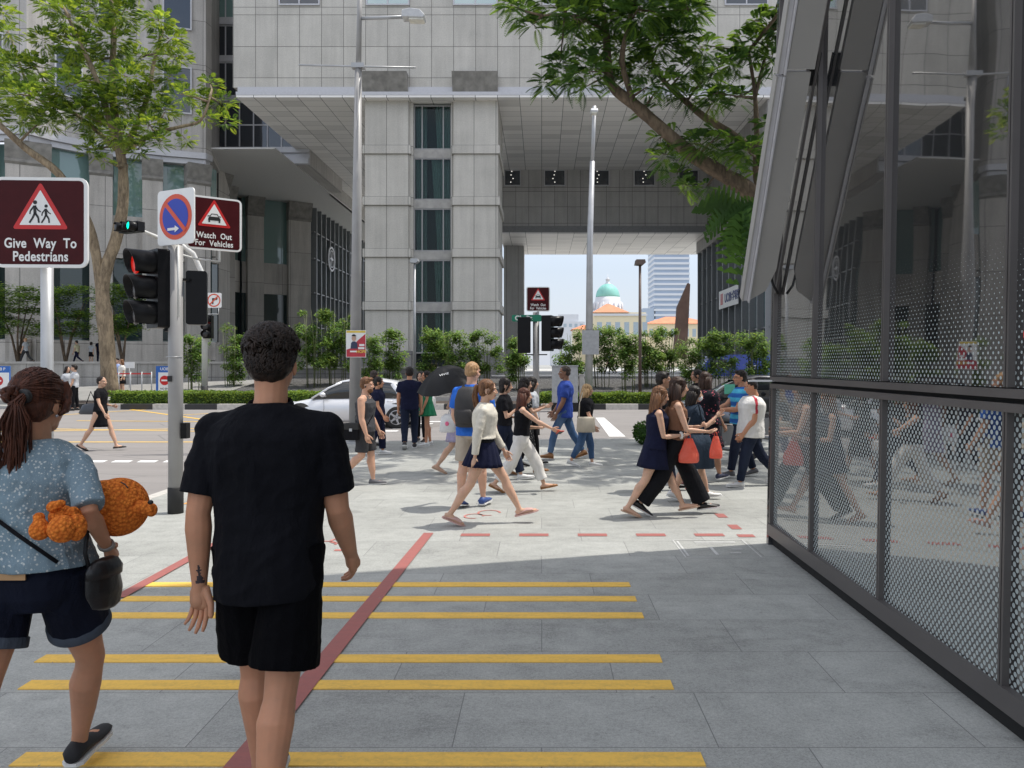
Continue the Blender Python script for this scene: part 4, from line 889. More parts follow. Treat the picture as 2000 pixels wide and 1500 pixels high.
# give way sign
o = thing('pedestrian_sign', 'large maroon Give Way To Pedestrians sign with two walkers in a triangle', 'traffic sign', (WX(92, 7.8), 7.8, 0))
Zs = WZ(438, 7.8); Ws, Hs = 176/FPX*7.8, 174/FPX*7.8
e = link('board', None, o); e.location = (WX(92, 7.8)-WX(92, 7.8), -.09, Zs); e.rotation_euler = (0, 0, R(3))
e.name = 'sign_board'
def reparent_board(par): return par
bp = MB().prism(rrect(Ws*.99, Hs*.99, Ws*.09), 'y', .014, .03); bo = bp.build('back_tray', M_SBACK, o); bo.location = e.location; bo.rotation_euler = e.rotation_euler
class Sub:  # boards are plain children of the thing: bake their offset
    pass
def bake_board(emp, root):
    M = emp.matrix_basis.copy()
    for ch in list(emp.children):
        ch.parent = root; ch.data.transform(M)
    bpy.data.objects.remove(emp)
warn_face(e, Ws, Hs, ['Give  Way  To', 'Pedestrians'], 'people', Hs*.12); bake_board(e, o)
MB().tube([(0, 0, 0), (0, 0, Zs-.1)], .058, 16).tube([(0, 0, Zs-.1), (0, 0, Zs+.3)], .05, 12).build('post', M_STEEL, o)
# near signal pole on the kerb
def signal_head(root, loc, yaw, h=.88, lits=(None, None, None), horiz=False, det=True, sc_=1):
    M = Matrix.Translation(loc) @ Matrix.Rotation(yaw, 4, 'Z')
    if horiz: M = M @ Matrix.Rotation(R(90), 4, 'Y')
    wd = h*.36; MB().prism(rrect(wd, h, .03), 'y', -.07*h, .20*h, 0, M).build('housing', M_BLACK, root)
    for k in range(3):
        z = h*(.32-.32*k); r = h*.145
        mb = MB(); n = 16; vs = []
        for i in range(n+1):
            a = R(-50+280*i/n); c, s = math.cos(a), math.sin(a); dep = .32*h*(.86+.14*s)
            vs += [(r*1.12*c, -.07*h, z+r*1.12*s), (r*1.12*c, -.07*h-dep, z+r*1.12*s), (r*1.05*c, -.07*h, z+r*1.05*s), (r*1.05*c, -.07*h-dep, z+r*1.05*s)]
        fs = []
        for i in range(n): a, b = 4*i, 4*(i+1); fs += [(a, b, b+1, a+1), (a+2, a+3, b+3, b+2), (a+1, b+1, b+3, a+3)]
        mb.add([M @ Vector(v) for v in vs], fs, 0, True); mb.build('hood', M_BLACK, root)
        mb = MB(); mb.ell(M @ Vector((0, -.26*h, z)), (r*1.02, .03, r*1.02), (M.to_3x3() if True else None), 16, 8); mb.build('lens', lits[k] or flat('dark_lens', (.02, .018, .018), .25), root)
NP = G(343, 1002); NY = NP.y
o = thing('signal_pole', 'thick grey traffic signal pole with black foot at the kerb, red lamp facing left', 'traffic light', tuple(NP))
MB().tube([(0, 0, .28), (0, 0, WZ(480, NY))], .082, 20).build('post', M_POLE, o)
MB().lathe([(.088, 0), (.088, .30), (.083, .31)], n=20).build('foot', M_RUBBER, o)
zc = WZ(565, NY)
signal_head(o, (-.20, -.02, zc), R(-42), .92, (M_LREDDIM, None, None)); signal_head(o, (.165, .20, WZ(583, NY+.2)), R(200), .64)
MB().box(-.13, -.06, -.03, .03, zc+.30, zc+.34).box(-.12, -.06, -.03, .03, zc-.50, zc-.46).box(.06, .16, 0, .2, zc+.1, zc+.13).build('bracket', M_BLACK, o)
MB().box(-.05, .0, -.10, -.08, WZ(745, NY), WZ(734, NY)).build('label_plate', M_INK, o)
MB().tube([(-.09, -.04, WZ(697, NY)), (.02, -.11, WZ(697, NY)), (.085, -.02, WZ(697, NY))], .006, 6).build('strap', M_STEEL, o)
MB().box(.08, .15, -.05, .05, WZ(856, NY), WZ(826, NY)).build('push_button_box', M_BLACK, o)
MB().tube([(.065, -.07, WZ(480, NY)), (.065, -.07, WZ(620, NY))], .012, 8).build('conduit', M_POLEW, o)
# no parking plate on the same pole, and second board
o = thing('no_parking_sign', 'white plate with blue disc and red diagonal above a white right arrow', 'traffic sign', (NP.x, NP.y, 0))
e = link('tmp', None, o); zc = WZ(428, NY); e.location = (.07, -.13, zc); e.rotation_euler = (0, 0, R(-25))
w_, h_ = .60, .64
plate(e, rrect(w_, h_, .05), -.01, .006, 'panel', M_SIGNW); plate(e, circ(.265, z=.0), -.0135, -.0105, 'disc', M_SORG); plate(e, circ(.21), -.0165, -.0140, 'disc_face', M_SBLUE)
c, s = math.cos(R(-45)), math.sin(R(-45)); mb = MB(); mb.prism([(-.235*c-.025*-s, -.235*s-.025*c), (.235*c-.025*-s, .235*s-.025*c), (.235*c+.025*-s, .235*s+.025*c), (-.235*c+.025*-s, -.235*s+.025*c)], 'y', -.0195, -.0170); mb.build('diagonal', M_SORG, e)
mb = MB(); mb.prism([(-.12, -.155), (.0, -.155), (.0, -.18), (.07, -.14), (.0, -.10), (.0, -.125), (-.12, -.125)][::-1], 'y', -.0225, -.0200); mb.build('arrow', M_SIGNW, e); bake_board(e, o)
MB().tube([(0, 0, zc-.36), (0, 0, zc+.1)], .07, 12).build('post', M_POLE, o)
o = thing('vehicle_warning_sign', 'maroon Watch Out For Vehicles board behind the no parking plate', 'traffic sign', (NP.x+.2, NP.y+.5, 0))
Y2 = NY+.5; Wv = .66; e = link('tmp', None, o); e.location = (WX(418, Y2)-NP.x-.2, 0, WZ(437, Y2)); e.rotation_euler = (0, 0, R(36)); warn_face(e, Wv, Wv*1.0, ['Watch  Out', 'For  Vehicles'], 'car', Wv*.13); bake_board(e, o)
bx = WX(402, Y2)-NP.x-.2
MB().tube([(bx-.1, .05, WZ(506, Y2)), (bx+.13, .1, WZ(508, Y2)), (bx+.13, .12, WZ(440, Y2))], .014, 8).tube([(bx-.1, .05, WZ(506, Y2)), (-.2, -.45, WZ(506, Y2))], .014, 8).build('bracket', M_POLEW, o)
# mast arm signal over the junction
Ym = 35; mx_, mz = WX(400, Ym), 0.05; o = thing('mast_arm_signal', 'white curved mast arm carrying a sideways green signal over the junction', 'traffic light', (mx_, Ym, mz))
pts = [(0, 0, 0.6), (0, 0, WZ(575, Ym)), (-.10, -.1, WZ(535, Ym)), (-.35, -.4, WZ(500, Ym)), (-.75, -.9, WZ(483, Ym)), (-1.3, -1.6, WZ(478, Ym))]
pe = Vector(P(270, 447, 31))-Vector((mx_, Ym, mz)); pts += [tuple(Vector((-1.3, -1.6, pts[-1][2]))*.5+pe*.5), tuple(pe)]
MB().tube(pts, [.13, .13, .12, .11, .10, .09, .07, .05], 12).build('mast', M_POLEW, o); MB().lathe([(.14, -.1), (.14, .72)], n=14).build('foot', M_RUBBER, o)
signal_head(o, tuple(Vector(P(254, 444, 30.9))-Vector((mx_, Ym, mz))), R(-25), 1.15, (M_LGRN, None, None), True)
signal_head(o, (.22, -.2, WZ(641, Ym)), R(0), 1.05, (M_LRED, None, None))
o = thing('no_right_turn_sign', 'small white no right turn sign above the lit red signal', 'traffic sign', (WX(420, Ym), Ym-.1, 0)); z = WZ(587, Ym)
plate(o, rrect(.68, .68, .06), -.02, .0, 'panel', M_SIGNW, z); mb = MB(); ring(mb, .30, .245, -.025, z); mb.build('ring', M_SORG, o)
mb = MB(); mb.prism([(-.08, z-.17), (-.02, z-.17), (-.02, z+.04), (.08, z+.04), (.08, z-.01), (.18, z+.07), (.08, z+.15), (.08, z+.10), (-.08, z+.10)], 'y', -.028, -.022); mb.build('arrow', M_INK, o)
mb = MB(); mb.prism([(-.19, z-.15), (-.15, z-.19), (.19, z+.15), (.15, z+.19)], 'y', -.034, -.030); mb.build('diagonal', M_SORG, o); MB().tube([(.2, .0, z-.34), (.2, .02, z-.62), (-.35, .05, z-.62)], .02, 6).build('bracket', M_POLEW, o)
# central signal pole
Yc = 20.5; o = thing('signal_pole', 'central grey signal pole with two black signal heads beyond the crowd', 'traffic light', (WX(1047, Yc), Yc, RZ))
MB().tube([(0, 0, .45), (0, 0, WZ(610, Yc)-RZ)], .085, 16).build('post', M_POLE, o); MB().lathe([(.1, -.02), (.1, .47)], n=16).build('foot', M_RUBBER, o)
z = WZ(655, Yc)-RZ; signal_head(o, (WX(1024, Yc)-WX(1047, Yc), -.05, z), R(180), .95); signal_head(o, (WX(1074, Yc)-WX(1047, Yc), -.02, WZ(651, Yc)-RZ), R(75), .95)
MB().box(-.3, .3, -.02, .02, z+.50, z+.53).box(-.3, .3, -.02, .02, z-.53, z-.50).build('bracket', M_BLACK, o)
o = thing('vehicle_warning_sign', 'small maroon Watch Out For Vehicles sign on top of the central signal pole', 'traffic sign', (WX(1051, Yc), Yc-.12, 0)); e = link('tmp', None, o); Wv = 46/FPX*Yc; e.location = (0, 0, WZ(585, Yc)); warn_face(e, Wv, Wv*1.04, ['Watch  Out', 'For  Vehicles'], 'car', Wv*.14); bake_board(e, o); MB().box(-.03, .03, .015, .04, WZ(618, Yc), WZ(575, Yc)).build('bracket', M_SBACK, o)
o = thing('street_name_sign', 'green Chulia street name plate crossing the central signal pole', 'street sign', (WX(1029, Yc), Yc-.11, 0)); z = WZ(622, Yc)
plate(o, rrect(58/FPX*Yc, 13/FPX*Yc, .04), -.012, .0, 'panel', M_SGRN, z); text_mesh('Chulia', .165, 'lettering', M_SIGNW, o, Matrix.Translation((-.08, -.013, z)) @ FACE, .001, .009, spacing=1.1); MB().box(.1, .3, .002, .05, z-.03, z+.03).build('bracket', M_SBACK, o)
# street lamps
def lamp_head(root, loc, yaw, L=.62, two=False):
    M = Matrix.Translation(loc) @ Matrix.Rotation(yaw, 4, 'Z')
    MB().prism([(-.1*L, -.10), (L, -.12), (L*1.05, -.05), (L*.8, .07), (L*.3, .10), (-.1*L, .06)], 'y', -.15, .15, 0, M).build('lamp_housing', M_LAMP, root, None, .02); MB().box(L*.25, L*.98, -.12, .12, -.15, -.112, 0, M).build('lens', M_LENS, root)
La = G(693, 866); Ya = La.y; o = thing('street_lamp', 'very tall grey street lamp standing at the kerb behind the tank top man', 'street lamp', tuple(La), 0, None)
zt = WZ(-60, Ya); xt = WX(704, Ya)-La.x; xj = WX(700, Ya)-La.x
MB().tube([(0, 0, .1), (WX(697, Ya)-La.x, 0, WZ(420, Ya)), (xj, 0, WZ(130, Ya))], [.135, .105, .075], 16).tube([(xj, 0, WZ(130, Ya)), (xt, 0, zt)], [.062, .05], 12).build('post', M_POLE, o)
MB().box(-.25, .25, -.25, .25, 0, .05).lathe([(.14, .05), (.14, .2), (.12, .25)], n=12).build('base_plate', M_STEEL, o)
MB().tube([(WX(584, Ya)-La.x, .0, WZ(127, Ya)), (xj, 0, WZ(130, Ya)), (WX(812, Ya)-La.x, 0, WZ(132, Ya))], .022, 8).build('crossbar', M_STEEL, o); MB().box(xj-.14, xj+.14, -.09, .09, WZ(134, Ya), WZ(125, Ya)).build('clamp', M_STEEL, o)
MB().tube([(xt, 0, WZ(36, Ya)), (WX(795, Ya)-La.x, -.1, WZ(37, Ya))], .038, 10).build('arm', M_STEEL, o); lamp_head(o, (WX(792, Ya)-La.x, -.1, WZ(33, Ya)), 0, .44)
# poster on the lamp
Yp = Ya-.16; o = thing('election_poster', 'red and white poster with a portrait strapped to the tall lamp', 'poster', (WX(696, Yp), Yp, 0)); pz = lambda y: WZ(y, Yp); px_ = lambda x: WX(x, Yp)-WX(696, Yp)
MB().box(px_(676), px_(715), -.01, .0, pz(698), pz(645)).build('board', M_SIGNW, o)
MB().prism([(px_(677), pz(697)), (px_(714), pz(697)), (px_(714), pz(652)), (px_(700), pz(664)), (px_(686), pz(680)), (px_(677), pz(683))], 'y', -.013, -.011).build('red_field', flat('poster_red', (.50, .03, .05), .4), o)
MB().box(px_(677), px_(714), -.0125, -.0112, pz(650), pz(646)).build('yellow_strip', flat('poster_yellow', (.75, .55, .08), .4), o)
MB().prism([(px_(685), pz(681)), (px_(699), pz(681)), (px_(698), pz(670)), (px_(694), pz(667)), (px_(689), pz(667)), (px_(686), pz(670))], 'y', -.017, -.014).build('suit', flat('poster_navy', (.03, .04, .09), .5), o)
mb = MB(); mb.prism([(a*1.0+px_(691.5), b*1.25+pz(661)) for a, b in circ(4.3/FPX*Yp, 16)], 'y', -.021, -.018); mb.build('portrait_face', flat('poster_skin', (.55, .36, .27), .6), o)
mb = MB(); mb.prism([(a*1.05+px_(691.5), max(b*1.2, .02)+pz(658.5)) for a, b in circ(4.6/FPX*Yp, 16)], 'y', -.025, -.022); mb.build('portrait_hair', M_INK, o)
for k, (t, y) in enumerate((('KEEP', 674), ('ALIVE', 680.5), ('HOPE', 687))):
    if k == 2: text_mesh(t, .085, 'lettering', flat('poster_yellow', (.75, .55, .08), .4), o, Matrix.Translation((px_(706), -.0165, pz(y))) @ FACE, .001, .002)
MB().box(px_(702), px_(712), -.0165, -.0145, pz(676), pz(672)).box(px_(700), px_(712), -.0165, -.0145, pz(682), pz(678)).box(px_(684), px_(697), -.0165, -.0145, pz(688), pz(685)).build('print_block', M_SIGNW, o)
Lb = P(1150, 770, 33); o = thing('street_lamp', 'slim grey street lamp right of the central signal pole, with small head at its top', 'street lamp', (Lb.x, 33, .1)); z1 = WZ(212, 33)
MB().tube([(0, 0, 0), (WX(1152, 33)-Lb.x, 0, WZ(480, 33)), (WX(1157, 33)-Lb.x, 0, WZ(320, 33))], [.17, .13, .11], 14).tube([(WX(1157, 33)-Lb.x, 0, WZ(320, 33)), (WX(1161, 33)-Lb.x, 0, z1)], .085, 12).build('post', M_STEEL, o); lamp_head(o, (WX(1159, 33)-Lb.x, -.2, WZ(228, 33)), R(-90), .5)
MB().box(-.3, .42, -.25, -.2, WZ(697, 33), WZ(650, 33)).build('sign_back', M_SBACK, o); MB().tube([(0, 0, WZ(668, 33)), (0, 0, WZ(680, 33))], .175, 12).build('clamp', M_STEEL, o)
def boxlamp(px, ytop, Y, zb, label, m, g='short box headed lamps'):
    o = thing('box_lamp', label, 'street lamp', (WX(px, Y), Y, zb)); z = WZ(ytop, Y)-zb
    MB().tube([(0, 0, 0), (0, 0, z-.2)], [.085, .06], 10).build('post', m, o); MB().prism([(-.2, z), (.2, z), (.24, z-.14), (.1, z-.26), (-.24, z-.22)], 'y', -.3, .3).build('lamp_housing', m, o)
boxlamp(1250, 508, 36, .06, 'brown box headed lamp standing before the plaza left of the skyscraper', flat('brown_pole', (.12, .085, .07), .5)); boxlamp(810, 506, 45, .9, 'grey box headed lamp in front of the pier windows', M_STEEL)
# cabinet, bollard, barrier, no-entry board
Yk = 30.8; o = thing('control_cabinet', 'grey roadside control cabinet behind the man in the blue shirt', 'cabinet', (WX(1103, Yk), Yk, RZ)); w_ = 50/FPX*Yk/2
h0 = WZ(716, Yk)-RZ; MB().box(-w_, w_, -.25, .3, .35, h0).build('cabinet_body', M_SBACK, o, None, .02); MB().box(-w_-.02, w_+.02, -.28, .33, 0, .348).build('plinth', M_GAP, o); MB().box(-.01, .01, -.262, -.251, .4, h0-.1).build('door_seam', M_GAP, o); MB().box(-w_-.03, w_+.03, -.28, .33, h0+.002, h0+.05).build('lid', M_SBACK, o)
o = thing('post_box', 'small pale concrete post right of the grey cabinet', 'bollard', (WX(1136, Yk), Yk, .0)); MB().box(-.1, .1, -.1, .1, 0, WZ(734, Yk)).build('post', M_STONE, o, None, .02); MB().box(-.11, .11, -.11, .11, WZ(734, Yk)+.002, WZ(732, Yk)+.02).build('cap', M_STONE, o)
Yq = 39.5; o = thing('queue_barrier', 'red belt queue barrier on thin steel posts beside the pale tree trunk', 'barrier', (WX(262, Yq), Yq, .05))
for x in (232, 255, 277, 296): MB().tube([(WX(x, Yq)-WX(262, Yq), 0, 0), (WX(x, Yq)-WX(262, Yq), 0, WZ(728, Yq))], .03, 8).lathe([(.16, 0), (.14, .04)], (WX(x, Yq)-WX(262, Yq), 0, 0), 10).build('post', M_STEEL, o)
MB().box(WX(228, Yq)-WX(262, Yq), WX(296, Yq)-WX(262, Yq), -.01, .01, WZ(733, Yq), WZ(730.5, Yq)).build('belt', M_SRED, o)
def noentry(px, label, Yn=38.6, txt=True):
    o = thing('no_entry_board', label, 'sign board', (WX(px, Yn), Yn, .05)); z0, z1 = .1, WZ(715, Yn)-.05
    MB().box(-.45, .55, 0, .06, z0, z1).build('board', flat('board_blue', (.03, .14, .48), .4), o); MB().box(-.32, .52, -.02, -.002, z0+.05, z1-.32).build('face', M_SIGNW, o)
    z = z1-.72; plate(o, circ(.24, z=z), -.03, -.022, 'disc', M_SRED); MB().box(-.16, .16, -.036, -.031, z-.04, z+.04).build('bar', M_SIGNW, o)
    text_mesh('UOB P', .2, 'lettering', M_SIGNW, o, Matrix.Translation((.05, -.006, z1-.15)) @ FACE, .001, .003); text_mesh('NO ENTRY', .13, 'lettering', M_INK, o, Matrix.Translation((.1, -.024, z-.42)) @ FACE, .001, .002)
noentry(322, 'blue framed board with red no entry disc, right of the queue barrier')
noentry(-3, 'blue framed no entry board cut by the left edge of the view', 37.5)
o = thing('notice_stand', 'white notice on a thin stand before the retaining wall', 'notice', (WX(252, 41), 41, .1)); MB().box(-.3, .3, -.02, 0, WZ(719, 41)-.1, WZ(707, 41)-.1).build('sheet', M_SIGNW, o); MB().tube([(0, .02, 0), (0, .02, WZ(713, 41)-.1)], .02, 6).build('post', M_STEEL, o)
# ------------------------------------------------------------------ vehicles
def m_carpaint(name, col, metal=.6, rough=.28):
    n = NT(name); o = n.coord('Object'); fl = n.noise(o, 400, 1); c = n.mix(n.mapr(fl, .4, .6, 0, .25), col, tuple(min(1, x*1.3) for x in col)); return n.done(n.bsdf(c, rough, metal, None, .5, Coat_Weight=.6, Coat_Roughness=.04))
P_SIL = m_carpaint('silver_paint', (.72, .73, .75), .3); P_DARK = m_carpaint('dark_grey_paint', (.03, .032, .04), .3); P_BLUE = m_carpaint('deep_blue_paint', (.015, .04, .28), .1)
M_CGL = glass_dark('car_glass', (.012, .015, .017), .02, 1.5); M_TYRE = flat('tyre_rubber', (.018, .018, .018), .8); M_RIM = flat('alloy_rim', (.40, .40, .42), .3, .7); M_TAIL = flat('tail_lamp', (.35, .01, .01), .25); M_HEADL = flat('head_lamp', (.6, .62, .65), .15)
def wheel(root, x, y, z, r, wd, sg):
    w_ = MB(); M = Matrix.Translation((x, y, z)) @ Matrix.Rotation(R(90), 4, 'X')
    def lt(prof, name, m, par):
        mb = MB(); mb.loft([[M @ Vector((rr*math.cos(2*math.pi*k/28), rr*math.sin(2*math.pi*k/28), zz)) for k in range(28)] for rr, zz in prof], 0, True); return mb.build(name, m, par)
    wo = lt([(r*.66, -wd*.5), (r*.93, -wd*.5), (r, -wd*.38), (r, wd*.38), (r*.93, wd*.5), (r*.66, wd*.5)], 'wheel', M_TYRE, root)
    s_ = sg*wd*.5; mb = MB()
    for k in range(5):
        a = 2*math.pi*k/5; d = Vector((math.cos(a), math.sin(a), 0)); n_ = Vector((-d.y, d.x, 0)); mb.loft([[M @ (d*rr*r+n_*ww*r*q+Vector((0, 0, s_*1.02-sg*h_))) for q, h_ in ((-1, 0), (1, 0), (1, .03), (-1, .03))] for rr, ww in ((.10, .13), (.40, .07), (.64, .10))], 0, True, False)
    n = 28; ring_ = [(rr*r, zz) for rr, zz in ((.60, s_*1.03), (.66, s_*1.03), (.67, s_*.9), (.58, s_*.9))]
    mb.loft([[M @ Vector((rr*math.cos(2*math.pi*k/n), rr*math.sin(2*math.pi*k/n), zz)) for k in range(n)] for rr, zz in ring_+[ring_[0]]], 0, False); mb.build('rim', M_RIM, wo)
    MB().tube([M @ Vector((0, 0, s_*.6)), M @ Vector((0, 0, s_*1.06))], r*.12, 12).build('hub_cap', M_RIM, wo)
    MB().tube([M @ Vector((0, 0, s_*.3)), M @ Vector((0, 0, s_*.62))], r*.6, 20).build('brake_disc', M_GAP, wo)
def sedan(label, loc, rz, paint_, L=4.65, Hh=1.46, Wd=1.80, group=None, suv=0):
    o = thing('car', label, 'car', loc, rz, group); hw = Wd/2; X = lambda t: -L/2+t*L     # nose at -x
    # side profile (t, z) of body lower and upper shell; loft cross-sections along x
    secs = [(0.0, .30, .52, .60), (.02, .22, .62, .80), (.08, .19, .72, .93), (.18, .18, .82, .98), (.28, .18, .90, 1.0), (.34, .18, .94, 1.0), (.5, .18, .95, 1.0), (.7, .18, .97, 1.0), (.84, .19, 1.0, .98), (.93, .22, 1.0, .93), (.985, .30, .94, .82), (1.0, .42, .84, .70)]
    rs = []
    for t, zb_, zt, wf in secs:
        w_ = hw*wf; zt *= Hh/1.46; r = []
        for y, z in ((-.86, 0), (-.97, .12), (-1.0, .45), (-.985, .62), (-.93, .88), (-.84, .975), (-.5, 1.0), (0, 1.012), (.5, 1.0), (.84, .975), (.93, .88), (.985, .62), (1.0, .45), (.97, .12), (.86, 0), (0, -.0)):
            r.append((X(t), y*w_, zb_+(zt-zb_)*z))
        rs.append(r)
    MB().loft(rs).build('body', paint_, o)
    # cabin: roof and glass
    cab = [(.255, .90, .90), (.36, 1.22, .84), (.44, 1.40, .78), (.52, 1.46, .765), (.64, 1.455, .76), (.75, 1.38, .76), (.86, 1.20, .80), (.945, 1.0, .84)]
    rs = []
    for t, z, wf in cab:
        z *= Hh/1.46; zb_ = .88*Hh/1.46; rs.append([(X(t), y*hw, zb_+(z-zb_)*q) for y, q in ((-.93, 0), (-(.93+wf)/2-.005, .5), (-wf, .90), (-wf*.88, .985), (0, 1.02), (wf*.88, .985), (wf, .90), ((.93+wf)/2+.005, .5), (.93, 0))])
    MB().loft(rs).build('cabin', M_CGL, o)
    rf = []
    for t, z, wf in [(.40, 1.325, .80)]+cab[2:6]+[(.80, 1.31, .78)]:
        z *= Hh/1.46; zb_ = .88*Hh/1.46; rf.append([(X(t), y*hw, zb_+(z-zb_)*q+.012) for y, q in ((-wf-.012, .87), (-wf*.9, .985), (0, 1.02), (wf*.9, .985), (wf+.012, .87))])
    MB().loft(rf, 0, False).build('roof', paint_, o)
    for sg in (-1, 1):
        def pil(ts, wv, name='pillar'):
            m = MB(); P_ = []
            for t, q in ts:
                # interpolate cabin
                for (a, b) in zip(cab[:-1], cab[1:]):
                    if a[0] <= t <= b[0]: u = (t-a[0])/(b[0]-a[0]); z = (a[1]+(b[1]-a[1])*u)*Hh/1.46; wf = a[2]+(b[2]-a[2])*u; break
                zb_ = .88*Hh/1.46; yy = (.93+(wf-.93)*q/.9 if q < .9 else wf)*hw+.012; P_.append((X(t), sg*yy, zb_+(z-zb_)*q))
            m.tube(P_, [(wv, .012)]*len(P_), 8, up=(0, 1, 0)); m.build(name, paint_ if name != 'pillar_black' else M_GAP, o)
        pil([(.258, .02), (.36, .90), (.44, .90)], .03); pil([(.60, .0), (.60, .9)], .028, 'pillar_black'); pil([(.84, .0), (.80, .45), (.76, .9)], .075)
        MB().prism([(X(.32), .93), (X(.93), 1.0), (X(.93), .975), (X(.32), .905)], 'y', sg*(hw*.985), sg*(hw*.995)).build('trim', M_LAMP, o) if False else None
        for t in (.335, .60, .83): MB().tube([(X(t), sg*hw*1.0, .35), (X(t+.004), sg*hw*1.0, .60), (X(t), sg*hw*.955, .86)], [(.004, .006)]*3, 6).build('door_seam', M_GAP, o)
        for t in (.535, .755): MB().tube([(X(t-.02), sg*(hw*.985+.012), .80), (X(t), sg*(hw*.985+.022), .805), (X(t+.02), sg*(hw*.985+.012), .81)], [(.012, .012)]*3, 8).build('door_handle', paint_, o)
        MB().ell((X(.335), sg*(hw+.08), 1.0), (.09, .09, .07)).tube([(X(.345), sg*hw*.92, .94), (X(.335), sg*(hw+.06), .98)], .025, 6).build('mirror', paint_, o)
        MB().ell((X(.045), sg*hw*.72, .66), (.12, .16, .065)).build('headlight', M_HEADL, o); MB().ell((X(.968), sg*hw*.70, .86), (.12, .16, .06)).build('tail_light', M_TAIL, o)
        for t in (.185, .795):
            arch = MB(); arch.tube([(X(t), sg*(hw-.20), .36), (X(t), sg*(hw*.965), .36)], .395, 24); arch.build('wheel_arch', M_GAP, o)
            wheel(o, X(t), sg*(hw-.10), .325, .325, .20, -sg)
    return o
sedan('silver hatchback saloon parked across the road behind the tank top man', (WX(697, 23.4), 23.4, RZ), 0, P_SIL)
sedan('dark grey car behind the two men facing left, near the glass edge', (WX(1472, 22.3), 22.8, RZ), 0, P_DARK, 4.7, 1.55)
st_ = thing('parking_label', 'green sticker on the window of the dark car', 'sticker', tuple(P(1425, 760, 21.87))); MB().box(-.15, .15, -.005, .005, -.14, .14).build('sheet', flat('green_label', (.10, .42, .30), .5), st_)
# blue lorry far right
o = thing('blue_van', 'deep blue van with white letters behind the bamboo on the right', 'van', (WX(1440, 47.6), 47.6, .3)); 
mb = MB(); mb.loft([[(x, y, z) for y, z in ((-1, .35), (-1.02, 1.1), (-.95, zt), (.95, zt), (1.02, 1.1), (1, .35))] for x, zt in ((-2.6, 1.0), (-2.5, 1.15), (-1.9, 1.9), (-1.6, 2.05), (2.5, 2.05), (2.6, 1.9))], 0, True, False); mb.build('body', P_BLUE, o); text_mesh('ng', .6, 'lettering', M_SIGNW, o, Matrix.Translation((.6, -1.03, 1.3)) @ FACE, .002, .01)
MB().box(-1.9, -.9, -1.012, -.99, 1.2, 1.75).build('window', M_CGL, o)
for x in (-1.7, 1.7):
    for sg in (-1, 1): wheel(o, x, sg*.92, .34, .34, .22, -sg)
# blue car in front of van
# motorcycles
def motorcycle(label, loc, rz, s_=1):
    o = thing('motorcycle', label, 'motorcycle', loc, rz, 'motorcycles parked by the kerb')
    for x, r in ((-.68, .31), (.62, .31)):
        M = Matrix.Translation((x, 0, r)) @ Matrix.Rotation(R(90), 4, 'X'); n = 26; mb = MB()
        prof = [(r*.80, -.045), (r*.95, -.05), (r, 0), (r*.95, .05), (r*.80, .045)]; mb.loft([[M @ Vector((rr*math.cos(2*math.pi*k/n), rr*math.sin(2*math.pi*k/n), zz)) for k in range(n)] for rr, zz in prof+[prof[0]]], 0, False); w_ = mb.build('wheel', M_TYRE, o)
        mb = MB()
        for k in range(10): a = 2*math.pi*k/10; mb.tube([M @ Vector((.03*math.cos(a), .03*math.sin(a), 0)), M @ Vector((r*.8*math.cos(a), r*.8*math.sin(a), 0))], .009, 5)
        mb.tube([M @ Vector((0, 0, -.06)), M @ Vector((0, 0, .06))], .045, 10); mb.build('rim', M_RIM, w_)
    for sg in (-1, 1): MB().tube([(-.68, sg*.09, .31), (-.50, sg*.10, .80), (-.46, sg*.09, .92)], .022, 8).build('fork', M_STEEL, o)
    MB().loft([[(x, y*w_, z+zz*h_) for y, zz in ((-1, -.6), (-1.05, 0), (-.7, .9), (.7, .9), (1.05, 0), (1, -.6))] for x, z, w_, h_ in ((-.42, .80, .08, .08), (-.3, .84, .14, .13), (-.05, .82, .15, .12), (.1, .76, .10, .06))]).build('tank', P_DARK, o)
    MB().loft([[(x, y*w_, z+zz*.05) for y, zz in ((-1, -.6), (-1, .4), (-.6, 1), (.6, 1), (1, .4), (1, -.6))] for x, z, w_ in ((.02, .76, .09), (.2, .75, .14), (.5, .79, .14), (.72, .83, .09))]).build('seat', M_RUBBER, o)
    MB().box(-.25, .12, -.13, .13, .33, .68).tube([(-.2, -.14, .4), (-.3, -.16, .3), (.1, -.18, .25), (.7, -.2, .32)], .04, 8).build('engine', flat('engine_metal', (.14, .14, .14), .45, .6), o, None, .02)
    MB().tube([(.7, 0, .80), (.95, 0, .62)], [(.02, .08), (.01, .07)], 6).tube([(-.98, 0, .42), (-.85, 0, .63), (-.62, 0, .66), (-.42, 0, .52)], [(.01, .06)]*4, 8, up=(0, 1, 0)).build('mudguard', P_DARK, o)
    MB().tube([(-.36, -.36, 1.03), (-.44, -.1, .98), (-.44, .1, .98), (-.36, .36, 1.03)], .015, 8).build('handlebar', M_BLACK, o)
    for sg in (-1, 1): MB().ell((-.42, sg*.27, 1.17), (.012, .06, .045)).tube([(-.41, sg*.22, 1.0), (-.42, sg*.26, 1.13)], .006, 5).build('mirror', M_BLACK, o)
    MB().ell((-.56, 0, .92), (.07, .09, .09)).build('headlight', M_HEADL, o)
    MB().box(.62, 1.0, -.2, .2, .88, 1.16).build('top_box', M_BLACK, o, None, .04)
    MB().tube([(0, .1, .35), (.05, .28, .02)], .012, 6).build('kickstand', M_STEEL, o); return o
motorcycle('black motorcycle parked behind the man in the striped polo', (WX(1418, 13.6), 13.6, 0), R(35)); motorcycle('second black motorcycle close to the glass edge', (WX(1492, 15.6), 15.6, 0), R(40))
